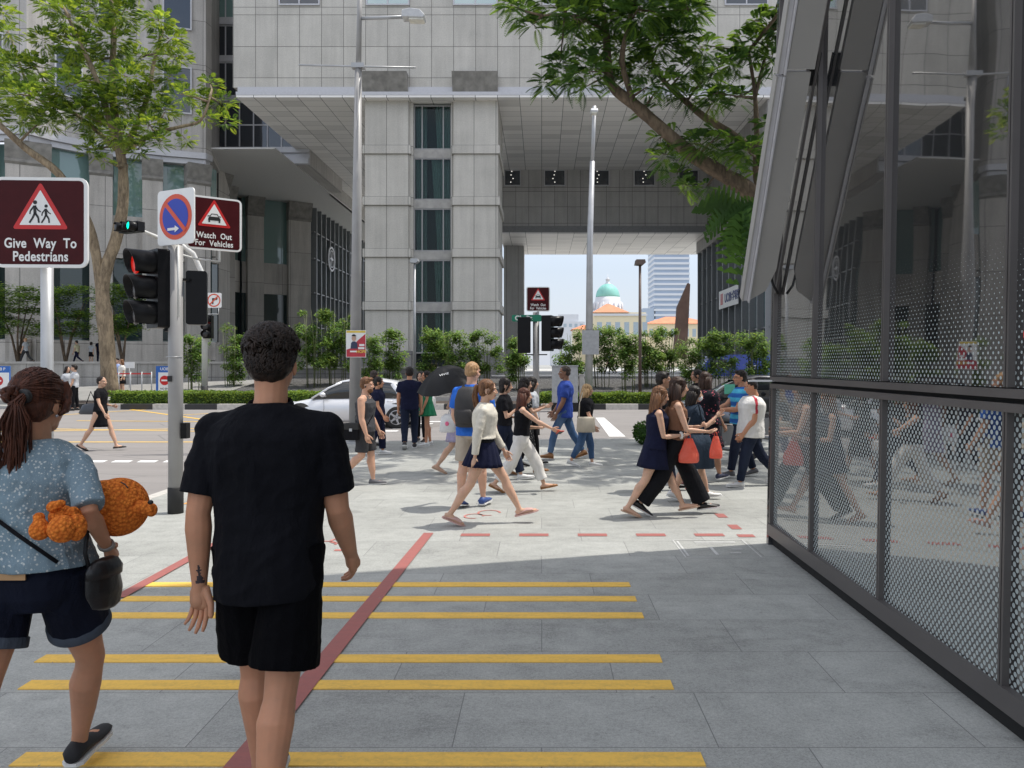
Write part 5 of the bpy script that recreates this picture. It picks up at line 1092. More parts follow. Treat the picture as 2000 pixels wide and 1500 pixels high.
# ------------------------------------------------------------------ people
def m_skin(name, col):
    n = NT(name); o = n.coord('Object'); a = n.noise(o, 9, 4, .6); b = n.noise(o, 60, 3)
    c = n.mix(n.mapr(a, .3, .7, 0, 1), tuple(x*.88 for x in col), (min(1, col[0]*1.10), col[1]*1.03, col[2]*1.0))
    return n.done(n.bsdf(c, .52, 0, n.bump(b, .08, .004), .35, Subsurface_Weight=.06))
SK = {'fair': m_skin('skin_fair', (.60, .36, .25)), 'light': m_skin('skin_light', (.58, .37, .26)), 'tan': m_skin('skin_tan', (.42, .235, .15)), 'brown': m_skin('skin_brown', (.25, .13, .08)), 'warm': m_skin('skin_warm', (.54, .275, .165))}
LIP = flat('lips', (.36, .11, .09), .4); BROW = flat('brow_hair', (.02, .014, .01), .7); EYEW = flat('eye_white', (.7, .68, .64), .3)
def m_hair(name, a, b):
    n = NT(name); o = n.coord('Object'); q = n.noise(n.vmap(o, (70, 70, 5)), 1, 4, .7, .6)
    c = n.mix(n.mapr(q, .35, .65, 0, 1), a, b); return n.done(n.bsdf(c, .48, 0, n.bump(q, .7, .006), .25))
HA = {'black': m_hair('hair_black', (.006, .005, .005), (.03, .022, .018)), 'darkbrown': m_hair('hair_dark_brown', (.014, .008, .006), (.065, .032, .02)), 'brown': m_hair('hair_brown', (.06, .028, .014), (.26, .125, .06)),
      'auburn': m_hair('hair_auburn', (.03, .012, .008), (.13, .045, .025)), 'blond': m_hair('hair_blond', (.22, .13, .06), (.62, .42, .22)), 'sandy': m_hair('hair_sandy', (.30, .17, .08), (.50, .31, .16)), 'shaved': m_hair('hair_shaved', (.03, .025, .022), (.07, .05, .04))}
def cloth(name, col, rough=.85, pattern=None, col2=None, pscale=20, thr=.2, spec=.15, wr=.9):
    if name in _mc: return _mc[name]
    n = NT(name); o = n.coord('Object'); big = n.noise(n.vmap(o, (1, 1, .55)), 7, 4, .6, .6); fine = n.noise(o, 260, 2)
    c = n.mix(n.mapr(big, .3, .7, 0, 1), tuple(x*.85 for x in col), tuple(min(1, x*1.12) for x in col))
    if pattern == 'dots':
        v = n.voro(o, pscale); c = n.mix(n.math('LESS_THAN', v, thr), c, col2)
    elif pattern == 'floral':
        v = n.voro(o, pscale); v2 = n.voro(o, pscale*2.3); nz_ = n.noise(o, pscale*1.7, 2); c = n.mix(n.math('LESS_THAN', n.math('ADD', v, n.math('MULTIPLY', nz_, .3)), thr+.15), c, col2); c = n.mix(n.math('LESS_THAN', v2, .14), c, tuple(min(1, x*1.15) for x in col2))
    elif pattern == 'stripes':
        z = n.sep(o)[2]; c = n.mix(n.mapr(n.math('SINE', n.math('MULTIPLY', z, pscale)), -.2, .2, 0, 1), c, col2)
    elif pattern == 'denim':
        q = n.noise(n.vmap(o, (1, 1, .25)), 4, 4); c = n.mix(n.mapr(q, .45, .65, 0, .6), c, col2)
    h = n.math('ADD', big, n.math('MULTIPLY', fine, .06)); _mc[name] = n.done(n.bsdf(c, rough, 0, n.bump(h, wr, .03), spec)); return _mc[name]
# a head once, in units of metres, chin at z=-.115, face towards +x; copied into every body mesh
def make_head(fem=False, vox=.0048):
    m = MB(); k = .94 if fem else 1.0
    m.ell((-.012, 0, .035), (.096, .076*k, .086)); m.ell((.022, 0, -.022), (.070, .060*k, .082)); m.ell((.040, 0, -.078), (.042, .036*k, .034)); m.ell((.002, .0, -.055), (.058, .058*k, .05))
    m.tube([(.082, 0, .022), (.098, 0, -.008), (.108, 0, -.026)], [.008, .0105, .0125], 10); m.ell((.098, .010, -.029), (.010, .009, .007)); m.ell((.098, -.010, -.029), (.010, .009, .007))
    m.ell((.083, 0, -.053), (.013, .021, .0085)); m.ell((.081, 0, -.064), (.012, .018, .008))
    for s in (-1, 1):
        m.ell((.066, s*.036, -.018), (.028, .020, .022)); m.ell((.076, s*.030, .030), (.018, .026, .010)); m.ell((-.008, s*.075*k, -.012), (.018, .008, .030), Matrix.Rotation(R(-12), 3, 'Y')); m.ell((-.004, s*.074*k, -.03), (.008, .007, .014))
    m.tube([(-.02, 0, -.03), (-.026, 0, -.10), (-.034, 0, -.16)], [.058*k, .052*k, .054*k], 14)
    vs, fs = remesh(m, vox, 5, .5); v2 = []
    for v in vs:
        v = Vector(v)
        for s in (-1, 1):
            d = (v-Vector((.083, s*.031, .006))); q = math.exp(-(d.y/.016)**2-(d.z/.011)**2) if v.x > .03 else 0; v.x -= .009*q
        v2.append(tuple(v))
    mi = []
    for f in fs:
        c = sum((Vector(v2[i]) for i in f), Vector())/len(f); q = 0
        if c.x > .07 and abs(c.y) < .021 and -.070 < c.z < -.047 and abs(c.z+.0585) < .0115*(1-(abs(c.y)/.024)**2): q = 1
        for s in (-1, 1):
            yy, zz = c.y-s*.031, c.z-.006
            if c.x > .045 and abs(zz) < .0062*(1-(yy/.016)**2) and abs(yy) < .015: q = 3 if abs(yy) > .0062 else 2
            if c.x > .045 and abs(yy+s*-.001) < .019 and abs(c.z-.029-.003*(1-abs(yy)/.02)) < .0032: q = 2
        mi.append(q)
    return v2, fs, mi
HEADS = {False: make_head(False), True: make_head(True)}
class Fig:
    """a posed figure in its own frame: x forward, y left, z up, feet on z=0"""
    def __init__(s, H, fem=False, L=(0, 0), Rr=(0, 0), arms=((8, 6, 12), (-8, 6, 12)), lean=0, head=(0, 0), bulk=1.0, foot=(0, 0), sh=1.0, torso_twist=0, hipw=1.0, stance=1.0):
        s.H = H; s.fem = fem; s.bulk = bulk; h = H
        s.hw = (.055 if not fem else .052)*h*hipw; s.sw = (.112 if not fem else .096)*h*sh
        L1 = L2 = .245*h; s.hip0 = Vector((0, 0, 0)); legs = []
        for sg, (a, k, *o_) in ((1, L), (-1, Rr)):
            hp = Vector((0, sg*s.hw, 0)); ab = R(o_[0]) if o_ else R(1.0*stance); sb = R(o_[1]) if len(o_) > 1 else ab*.3
            kn = hp+Vector((math.sin(R(a)), sg*math.sin(ab), -math.cos(R(a))))*L1; an = kn+Vector((math.sin(R(a-k)), sg*math.sin(sb), -math.cos(R(a-k))))*L2; legs.append([hp, kn, an])
        # feet: pitch 0 = flat, positive = toe up, negative = heel raised
        s.footp = foot; low = 0
        fl = .150*h; ends = []
        for (hp, kn, an), p in zip(legs, foot):
            f = Vector((math.cos(R(p)), 0, math.sin(R(p)))); dn = Vector((math.sin(R(p)), 0, -math.cos(R(p))))
            heel = an+dn*.042*h-f*.035*h; toe = an+dn*.042*h+f*.115*h; ends.append((heel, toe, f, dn)); low = min(low, heel.z, toe.z)
        s.up = Vector((0, 0, -low)); s.legs = [[p+s.up for p in l] for l in legs]; s.feet = [(a+s.up, b+s.up, f, d) for a, b, f, d in ends]
        s.pel = Vector((0, 0, 0))+s.up; s.lean = R(lean); s.tw = R(torso_twist)
        hz = s.pel.z
        s.T = lambda x, y, z: s.pel+Matrix.Rotation(s.lean, 3, 'Y') @ (Matrix.Rotation(s.tw*min(1, max(0, (z-.05*h)/(.2*h))), 3, 'Z') @ Vector((x, y, z)))   # torso coords above the pelvis
        s.shz = .266*h; s.arms = []
        for sg, A in ((1, arms[0]), (-1, arms[1])):
            S = s.T(-.004*h, sg*s.sw, s.shz); UA, FA = .172*h, .150*h
            if A[0] == 'pts':
                E = Vector(A[1])*h; W = Vector(A[2])*h; hd = (W-E).normalized(); hd = (hd+Vector(A[3])).normalized() if len(A) > 3 else hd
            elif A[0] == 'to':
                tgt = Vector(A[1])*h; pole = Vector(A[2]) if len(A) > 2 else Vector((-.6, sg*.35, -1))
                d = tgt-S; D = min(d.length, (UA+FA)*.995); d.normalize(); tgt = S+d*D; a = (UA*UA-FA*FA+D*D)/(2*D); q = math.sqrt(max(0, UA*UA-a*a)); pn = (pole-d*pole.dot(d)).normalized(); E = S+d*a+pn*q; W = tgt
                hd = (W-E).normalized(); hd = (hd+Vector(A[3])).normalized() if len(A) > 3 else hd
            else:
                sw, ab, fl_ = A[:3]; d = Vector((math.sin(R(sw))*math.cos(R(ab)), sg*math.sin(R(ab)), -math.cos(R(sw))*math.cos(R(ab)))).normalized(); E = S+d*UA
                ax = Vector((0, -1, 0)); d2 = Matrix.Rotation(R(fl_), 3, ax) @ d; d2.y -= sg*math.sin(R(ab))*.8; d2.normalize(); W = E+d2*FA; hd = d2
            s.arms.append((S, E, W, hd))
        s.neck = s.T(0, 0, .325*h); s.hy, s.hp = R(head[0]), R(head[1])
        hc = s.T(.014*h, 0, .325*h)+Vector((0, 0, .075*h)); s.hc = hc; s.hs = h/1.72*1.04
        s.HM = Matrix.Translation(hc) @ Matrix.Rotation(s.hy, 4, 'Z') @ Matrix.Rotation(s.hp, 4, 'Y') @ Matrix.Scale(s.hs, 4)
    def ringp(s, z, w_, d_, x=0, n=20, sup=.86):
        r = []
        for k in range(n):
            t = 2*math.pi*k/n; c, q = math.cos(t), math.sin(t); f = (abs(c)**2.4+abs(q)**2.4)**(-1/2.4)
            r.append(s.T(x*s.H+f*c*d_*s.H, f*q*w_*s.H, z*s.H))
        return r
    def torso_rings(s, g=0.0, top=None):
        F = s.fem; b = s.bulk
        R_ = [(-.055, .070, .055, 0), (-.02, .094 if F else .088, .066, -.004), (.02, .098 if F else .090, .068, -.006), (.06, .084 if F else .084, .058, 0), (.10, .071 if F else .082, .052, .002), (.15, .075 if F else .088, .058, .003), (.20, .082 if F else .098, .066, .006), (.245, .087 if F else .104, .062, .002), (.272, .078 if F else .090, .051, -.004), (.293, .056 if F else .064, .040, -.006), (.310, .038, .034, -.006), (.322, .031, .030, -.006)]
        return [s.ringp(z, (w_+g)*b, (d_+g)*(b*.5+.5), x) for z, w_, d_, x in R_]
    def body_mb(s, bare=True, lc=False):
        h = s.H; b = s.bulk; m = MB(); m.loft(s.torso_rings(-.003 if bare else -.010)); sk = 1 if bare else .80; lk = .84 if lc else 1
        F = s.fem
        for hp, kn, an in s.legs:
            m1 = hp.lerp(kn, .5); c1 = kn.lerp(an, .28)+(Vector((-.008, 0, 0))*h); c2 = kn.lerp(an, .6)
            m.tube([hp+Vector((0, 0, .02*h)), hp.lerp(kn, .15), m1, hp.lerp(kn, .86), kn, kn.lerp(an, .12), c1, c2, an.lerp(kn, .12), an+(an-kn).normalized()*.015*h], [x*h*((b*.7+.3) if i_ < 8 else 1)*(lk if i_ < 8 else 1) for i_, x in enumerate((.048, (.053 if F else .050), (.045 if F else .043), .034, .0315, .030, .0345, .027, .0195, .0185))], 14)
        for S, E, W, hd in s.arms:
            k = .86 if F else 1.08
            sh = (S-s.neck); m.tube([s.neck.lerp(S, .45)+Vector((0, 0, -.012*h)), S, S.lerp(E, .25), S.lerp(E, .6), E, E.lerp(W, .22), E.lerp(W, .6), W, W+hd*.01*h], [(x*h*k*(b*.6+.4)) for x in (.026*sk, .030*sk, .029*sk, .0265, .0215, .0235, .019, .0135, .0135)], 12)
            m.ell(S, (.031*h*k*sk,)*3)
            m.capsule(W, W+hd*.035*h, .0125*h*k, .016*h*k)
        m.tube([s.T(-.006*h, 0, .30*h), s.neck, s.hc-Vector((.012*h, 0, .035*h))], [x*h*(1 if not F else .85) for x in (.038, .034, .033)], 12)
        for (heel, toe, f, d) in s.feet:
            a = heel-d*.018*h; c = toe-d*.013*h
            m.tube([a+f*.006*h, a+f*.03*h-d*.01*h, heel.lerp(toe, .6)-d*.018*h, heel.lerp(toe, .85)-d*.012*h, c], [(.017*h, .019*h), (.020*h, .024*h), (.024*h, .018*h), (.026*h, .012*h), (.015*h, .009*h)], 10, up=(0, 0, 1))
        return m
    def hand_mb(s, side, m, curl=25, spread=1.0, thumb_fwd=True, mi=0, fr=None):
        """five separate fingers on a palm; fingers bend towards the palm side"""
        S, E, W, hd = s.arms[side]; h = s.H; k = .86 if s.fem else 1.0; sg = 1 if side == 0 else -1
        fw = Vector((1, 0, 0)) if fr is None else Vector(fr); fw = (fw-hd*fw.dot(hd)); fw = fw.normalized() if fw.length > .05 else Vector((0, 0, 1)); pal = -fw.cross(hd).normalized()*(sg)      # palm faces inward
        pc = W+hd*.024*h; L = .105*h/1.0
        m.tube([W-hd*.004*h, W+hd*.018*h, W+hd*.042*h, W+hd*.052*h], [(.0165*h*k*.8, .012*h*k), (.0225*h*k, .0115*h*k), (.0245*h*k, .0105*h*k), (.021*h*k, .008*h*k)], 12, mi, up=pal)
        base = W+hd*.050*h
        for i, (o, l) in enumerate(((.0175, .046), (.006, .052), (-.006, .049), (-.0175, .039))):
            p = base+fw*o*h*k; r = .0054*h*k*(1 if i < 3 else .88); d = (hd+fw*o*4*spread*.5).normalized(); pts = [p-d*.012*h]; q = p; a = curl*(.7+.22*i)
            pts.append(p)
            for j, f in enumerate((.42, .32, .26)):
                d = (Matrix.Rotation(R(a), 3, hd.cross(pal).normalized()) @ d).normalized() if True else d
                q = q+d*l*f*h*k; pts.append(q); a *= .85
            m.tube(pts, [r, r*1.05, r*.98, r*.88, r*.55], 8, mi)
        p = W+hd*.016*h+fw*.018*h*k; d = (hd*.72+fw*.62+pal*.28).normalized(); q1 = p+d*.026*h*k; d2 = (hd*.9+fw*.25+pal*.3).normalized(); q2 = q1+d2*.022*h*k
        m.tube([p-d*.012*h, p, q1, q2, q2+d2*.006*h], [.009*h*k, .0085*h*k, .0068*h*k, .0058*h*k, .003*h*k], 8, mi)
def wr_noise(vs, amp, fr=9, seed=0):
    o = []
    for v in vs:
        p = Vector(v); q = noise.noise_vector(Vector((p.x*fr, p.y*fr, p.z*fr*.6))+Vector((seed, 0, 0))); o.append(tuple(p+q*amp))
    return o
def folds(vs, amp, seed):
    o = []
    for v in vs:
        x, y, z = v; q = noise.noise(Vector((x*7+z*4+seed, y*7-z*3, z*5))); q2 = noise.noise(Vector((x*5, y*11+z*5+seed, z*13)))
        d = Vector((x, y, 0)); d = d.normalized() if d.length > 1e-4 else d; k = max(-.25*amp, amp*((1-abs(q)*3.2)*.8+(1-abs(q2)*3)*.5))
        o.append((x+d.x*k, y+d.y*k, z))
    return o
def garment(name, mb, mat_, root, vox=.011, amp=.004, it=3, seed=0, fr=9, mats=None, mfn=None):
    vs, fs = remesh(mb, vox, it, .5); vs = folds(wr_noise(vs, amp, fr, seed), amp*1.2, seed); m = MB(); m.v = vs; m.f = fs; m.sm = [True]*len(fs); m.mi = [0]*len(fs)
    if mfn: m.mi = [mfn(sum((Vector(vs[i]) for i in f), Vector())/len(f)) for f in fs]
    o = m.build(name, mats or mat_, root); return o
def hem_cut(o): return o
class Person:
    def __init__(s, label, at, H, yaw, skin='light', vox=.0115, group='people crossing the plaza', cat='person', z=0, hands=(28, 28), fr=(None, None), bare=False, legcov=False, **kw):
        s.f = Fig(H, **kw); s.H = H; s.vox = vox; s.root = thing('person', label, cat, (at[0], at[1], at[2] if len(at) > 2 else z), R(yaw), group); s.skin = SK[skin]; s.seed = random.uniform(0, 99)
        f = s.f; vs, fs = remesh(f.body_mb(bare, legcov), vox, 3, .5); m = MB(); m.v = vs; m.f = fs; m.sm = [True]*len(fs); m.mi = [0]*len(fs)
        hv, hf, hm = HEADS[f.fem]; o = len(m.v); m.v += [tuple(f.HM @ Vector(v)) for v in hv]; m.f += [tuple(o+i for i in q) for q in hf]; m.sm += [True]*len(hf); m.mi += hm
        for i in (0, 1): f.hand_mb(i, m, hands[i], fr=fr[i])
        s.body = m.build('body', [s.skin, LIP, BROW, EYEW], s.root)
    def limbm(s, pts, rads, n=12): return pts, rads
    # ---- garments
    def shirt(s, mat_, sleeve=.55, hem=-.01, name='shirt', loose=.010, flare=.0, open_=0, amp=.004, neck=.318, slw=1.25, mats=None, mfn=None, strap=False):
        f = s.f; h = s.H; b = f.bulk; F = f.fem; m = MB(); rs = []
        prof = [(hem, (.098 if F else .092)+flare), (.02, (.097 if F else .090)+flare*.8), (.06, (.086 if F else .086)+flare*.6), (.10, (.076 if F else .085)+flare*.35), (.15, .080 if F else .090), (.20, .086 if F else .100), (.245, .090 if F else .106), (.272, .082 if F else .094), (.292, .062 if F else .070), (.307, .044 if F else .050)]
        dep = {hem: .070, .02: .070, .06: .064, .10: .060, .15: .064, .20: .071, .245: .067, .272: .055, .292: .044, .307: .037}
        if hem < .015: prof = [prof[0]]+prof[1:]
        else: prof = [(hem, prof[1][1])]+[p for p in prof[1:] if p[0] > hem+.01]; dep[hem] = .066
        if strap: prof = [p for p in prof if p[0] < .25]+[(.260, .066 if F else .078), (.278, .058 if F else .066)]; dep[.260] = .052; dep[.278] = .042
        for z, w_ in prof: rs.append(f.ringp(z, (w_+loose)*b, (dep[z]+loose+max(0, flare)*.8)*(b*.6+.4), .001))
        if not strap: rs.append(f.ringp(neck, .040, .037, -.004))
        m.loft(rs)
        if strap:
            for sg in (-1, 1): m.tube([f.T(.038*h, sg*.048*h, .25*h), f.T(.030*h, sg*.050*h, .285*h), f.T(-.004*h, sg*.052*h, .304*h), f.T(-.036*h, sg*.050*h, .285*h), f.T(-.038*h, sg*.048*h, .25*h)], [.015*h]*5, 8)
        if sleeve > 0:
            for S, E, W, hd in f.arms:
                k = (.86 if F else 1.1)*slw; c = f.T(0, 0, .27*h)
                k0 = k/slw; ks = [k0, k0, (k0+k)/2, k, k, k]; dn = f.T(0, 0, -.012*h)-f.T(0, 0, 0); sy = 1 if S is f.arms[0][0] else -1
                if sleeve <= 1: pts = [S.lerp(c, .5)+dn, S+dn*.35, S.lerp(E, sleeve*.4), S.lerp(E, sleeve*.7), S.lerp(E, sleeve)]; rr = [.030, .0325, .0322, .0315, .0310]
                else: pts = [S.lerp(c, .5)+dn, S+dn*.35, S.lerp(E, .5), E, E.lerp(W, (sleeve-1)*.5), E.lerp(W, sleeve-1)]; rr = [.030, .0325, .030, .026, .023, .0205]
                m.tube(pts, [r*h*kk*(b*.6+.4) for r, kk in zip(rr, ks)], 14)
                m.ell(S+dn*.35, (.0325*h*k0*(b*.6+.4),)*3)
                m.tube([f.T(-.006*h, sy*.016*h, .303*h), f.T(-.006*h, sy*.042*h, .291*h), S+dn*.3], [(.019*h*b), .021*h*b, .030*h*k0*(b*.5+.5)], 12)
        return garment(name, m, mat_, s.root, s.vox, amp, 3, s.seed, mats=mats, mfn=mfn)
    def bottoms(s, mat_, length=1.85, w_=1.0, name='trousers', flare=0.0, top=.075, amp=.004, cuff=None, hs=1.0):
        """length: 0..1 thigh, 1..2 shin"""
        f = s.f; h = s.H; b = f.bulk*hs; F = f.fem; m = MB()
        m.loft([f.ringp(-.062, .070*b, .058), f.ringp(-.03, (.100 if F else .094)*b, .074), f.ringp(.015, (.104 if F else .096)*b, .076, -.004), f.ringp(.045, (.099 if F else .093)*b, .070), f.ringp(top, (.089 if F else .089)*b, .064)])
        for hp, kn, an in f.legs:
            R0 = [.057*h*(b*.6+.4), .054*h*w_*(b*.6+.4)]
            if length <= 1: pts = [hp+Vector((0, 0, .03*h)), hp.lerp(kn, .2), hp.lerp(kn, length*.7), hp.lerp(kn, length)]; rr = [R0[0]*1.06, R0[0]*1.05, (.047*w_+flare*.6)*h, (.046*w_+flare)*h]
            else:
                t = length-1; pts = [hp+Vector((0, 0, .01*h)), hp.lerp(kn, .2), hp.lerp(kn, .6), kn, kn.lerp(an, .25*t/.85), kn.lerp(an, t*.7), kn.lerp(an, t)]; rr = [R0[0], R0[0], (.047*w_+flare*.2)*h, (.043*w_+flare*.45)*h, (.041*w_+flare*.6)*h, (.033*w_+flare*.85)*h, (.031*w_+flare)*h]
            m.tube(pts, rr, 14)
        return garment(name, m, mat_, s.root, s.vox, amp, 3, s.seed+5)
    def skirt(s, mat_, z0, z1=.075, w0=.13, name='skirt', d0=None, pleats=0, fwd=0, amp=.004, top_w=None):
        f = s.f; h = s.H; F = f.fem; b = f.bulk; n = 72; rs = []; d0 = d0 or w0*.95
        for t in [i/8 for i in range(9)]:
            z = z0+(z1-z0)*t; q = 1-t; ww = (w0*q+(top_w or .084)*t)*b; dd = (d0*q+.066*t)
            if z > -.03: ww = max(ww, (.102 if z < .03 else .095 if z < .055 else .086)*b); dd = max(dd, .072 if z < .04 else .066)
            r = []
            for k in range(n):
                a = 2*math.pi*k/n; c_, s_ = math.cos(a), math.sin(a); pl = 1+(.055*q*math.sin(a*pleats) if pleats else .03*q*math.sin(a*7+s.seed))
                r.append(f.T((c_*dd*pl+fwd*q)*h, s_*ww*pl*h, z*h))
            rs.append(r)
        m = MB(); m.loft(rs, 0, False); inner = [[p+(f.T(fwd*(1-i/8)*h, 0, (z0+(z1-z0)*i/8)*h)-p)*.03 for p in r] for i, r in enumerate(rs)]; m.loft([r for r in inner[::-1]], 0, False)
        k = len(rs)*n; m.f += [(i, (i+1) % n, len(m.v)-n+(i+1) % n, len(m.v)-n+i)[::-1] for i in range(n)]; m.sm += [False]*n; m.mi += [0]*n
        return m.build(name, mat_, s.root)
    def shoes(s, mat_, sole=None, kind='shoe', skin=False):
        f = s.f; h = s.H
        for (heel, toe, fd, d) in f.feet:
            M = MB(); side = Vector((0, 1, 0)); up = -d; w_ = .028 if f.fem else .031
            def rg(t, ww, z0, z1, n=14):
                c = heel.lerp(toe, t); r = []
                for k in range(n):
                    a = 2*math.pi*k/n; zz = (z0+z1)/2+(z1-z0)/2*math.sin(a); r.append(c+side*ww*h*math.cos(a)*(1 if math.sin(a) < .3 else .85)+up*zz*h)
                return r
            if kind in ('shoe', 'boot'):
                M.loft([rg(-.04, w_*.55, .008, .034), rg(.02, w_*.85, .006, .052), rg(.22, w_*.9, .006, .058), rg(.42, w_*.93, .006, .046), rg(.62, w_*1.05, .006, .034), rg(.85, w_*1.0, .006, .026), rg(1.0, w_*.72, .007, .021), rg(1.06, w_*.35, .009, .016)])
                M.build('shoe', mat_, s.root)
            else:
                M.loft([rg(.0, w_*.5, .006, .018), rg(.55, w_*1.05, .016, .041), rg(.80, w_*1.08, .014, .032), rg(.86, w_*1.0, .012, .026)]) if kind == 'slipper' else None
                if kind == 'sandal':
                    for t in (.62, .78): M.tube([heel.lerp(toe, t)+side*w_*h*1.02+up*.008*h, heel.lerp(toe, t)+up*.036*h*(1.05-.3*t), heel.lerp(toe, t)-side*w_*h*1.02+up*.008*h], [(.0045*h, .0025*h)]*3, 6)
                if kind == 'flat': M.loft([rg(-.04, w_*.6, .004, .028), rg(.1, w_*.85, .004, .030), rg(.45, w_*.85, .004, .016), rg(.62, w_*1.03, .004, .030), rg(.85, w_*1.0, .004, .025), rg(1.05, w_*.5, .006, .016)])
                if M.f: M.build('shoe', mat_, s.root)
            Sm = MB()
            def so(t, ww): c = heel.lerp(toe, t); return [c-side*ww*h+up*.0, c+side*ww*h, c+side*ww*h+up*.0085*h, c-side*ww*h+up*.0085*h]
            Sm.loft([so(-.05, w_*.5), so(.03, w_*.95), so(.3, w_*.9), so(.65, w_*1.12), so(.88, w_*1.05), so(1.08, w_*.45)], 0, True, False); Sm.build('sole', sole or M_SIGNW, s.root)
    # ---- hair
    def hair(s, style, mat_, length=.0, part_=0, extra=0):
        f = s.f; M = f.HM; m = MB(); k = .94 if f.fem else 1
        def E(c, r, rot=None): m.ell(c, r, rot, 18, 12)
        if style == 'short':
            E((-.020, 0, .052), (.097, .083*k, .083)); E((-.045, 0, .01), (.070, .081*k, .085)); E((.035, 0, .098), (.055, .060*k, .028))
        elif style == 'crop':
            E((-.020, 0, .046), (.094, .080*k, .082)); E((-.044, 0, .005), (.066, .077*k, .07))
        elif style in ('long', 'bob', 'pony', 'bun'):
            E((-.022, 0, .046), (.098, .084*k, .086)); E((-.040, 0, .0), (.075, .085*k, .085))
            for sg in (-1, 1): m.tube([(.055, sg*.045, .085), (.060, sg*.070*k, .03), (.035, sg*.080*k, -.03), (.01, sg*.078*k, -.09 if style in ('long', 'bob') else -.04)], [.018, .016, .016, .012], 8)
            if style == 'bob': m.tube([(-.04, 0, .0), (-.045, 0, -.06), (-.042, 0, -.12)], [(.085, .060), (.088, .055), (.07, .04)], 16, up=(1, 0, 0))
        vs, fs = remesh(m, .006, 3, .5)
        vs = [tuple(M @ (Vector(v)+noise.noise_vector(Vector(v)*Vector((1, 1, 1)).x*38+Vector((s.seed, 0, 0)))*.0045)) for v in vs]
        o = MB(); o.v = vs; o.f = fs; o.sm = [True]*len(fs); o.mi = [0]*len(fs)
        rnd = random.Random(int(s.seed*10))
        if style == 'long':
            # falling locks, in body frame so they hang down
            h0 = f.hc; Ry = Matrix.Rotation(f.hy, 3, 'Z'); sc_ = f.hs
            for i in range(46):
                a = R(rnd.uniform(70, 290)); c_, q_ = math.cos(a), math.sin(a); r0 = .082*sc_
                st = h0+Ry @ Vector((c_*r0*1.05-.015, q_*r0*.95, .0))+Vector((0, 0, rnd.uniform(.0, .05)*sc_)); Ln = length*s.H*rnd.uniform(.82, 1.05)
                bk = -.010; p1 = st+Ry @ Vector((-.008, q_*.006, -Ln*.35)); p2 = st+Ry @ Vector((-.022, q_*.010*sc_, -Ln*.7))+Vector((rnd.uniform(-.012, .012),)*3); p3 = st+Ry @ Vector((-.02-extra, -q_*.004, -Ln))+Vector((rnd.uniform(-.02, .02), rnd.uniform(-.02, .02), 0))
                o.tube([st, p1, p2, p3], [.014, .020, .018, .004], 6)
        if style == 'pony':
            b = f.HM @ Vector((-.105, 0, .045)); Ry = Matrix.Rotation(f.hy, 3, 'Z'); Ln = length*s.H
            for i in range(22):
                j = rv(.018); o.tube([b+Ry @ Vector((.03, 0, .0)), b+Ry @ Vector((-.03, 0, .0))+j*.6, b+Ry @ Vector((-.045, 0, -Ln*.4))+j*1.2, b+Ry @ Vector((-.03, 0, -Ln*.75))+j*1.3, b+Ry @ Vector((-.02, 0, -Ln*rnd.uniform(.9, 1.05)))+j], [.012, .012, .013, .011, .003], 6)
        if style == 'bun': 
            b = Vector((-.115, 0, .06)); q = MB(); q.ell(b, (.035, .04, .035)); o.add([tuple(M @ Vector(v)) for v in q.v], q.f, 0, True)
        return o.build('hair', mat_, s.root)
    def world(s, p): return Matrix.Translation(s.root.location) @ Matrix.Rotation(s.root.rotation_euler.z, 4, 'Z') @ Vector(p)
    def strap(s, mat_, pts, r=.012, name='strap'):
        m = MB(); f = s.f; m.tube([f.T(a*s.H, b*s.H, c*s.H) for a, b, c in pts], [(r*.35, r)]*len(pts), 6, up=(0, 1, 0)); return m.build(name, mat_, s.root)
def walk(a, kneeb=None):
    """stride pose: left leg forward for a>0"""
    f = abs(a); F_, B_ = (f, f*.25+2), (-f*.75, f*1.0+6)
    ff, fb = 12 if f > 14 else 2, -f*1.15-8
    if a > 0: return dict(L=F_, Rr=B_, foot=(ff, fb))
    return dict(L=B_, Rr=F_, foot=(fb, ff))
def bag_thing(name, label, cat, loc, rings, m, group=None, handles=None, rz=0):
    o = thing(name, label, cat, loc, rz, group); mb = MB(); mb.loft(rings); vs, fs = mb.v, mb.f; mb.build('bag_body', m, o)
    if handles:
        for h in handles: MB().tube(h, [(.004, .010)]*len(h), 6).build('handle', m, o)
    return o
def ell_ring(cx, cy, z, a, b, n=20, wob=0, seed=0):
    return [(cx+a*math.cos(2*math.pi*k/n)*(1+wob*math.sin(5*k+seed)), cy+b*math.sin(2*math.pi*k/n)*(1+wob*math.cos(3*k+seed*2)), z) for k in range(n)]
def phone(loc, rot, label, m, group='phones in hand'):
    o = thing('phone', label, 'phone', loc, 0, group); M = rot.to_4x4()
    MB().prism(rrect(.074, .155, .010), 'y', -.004, .004, 0, M).build('case', m, o); MB().prism(rrect(.066, .145, .007), 'y', -.0055, -.0045, 0, M).build('screen', M_INK, o)
    return o
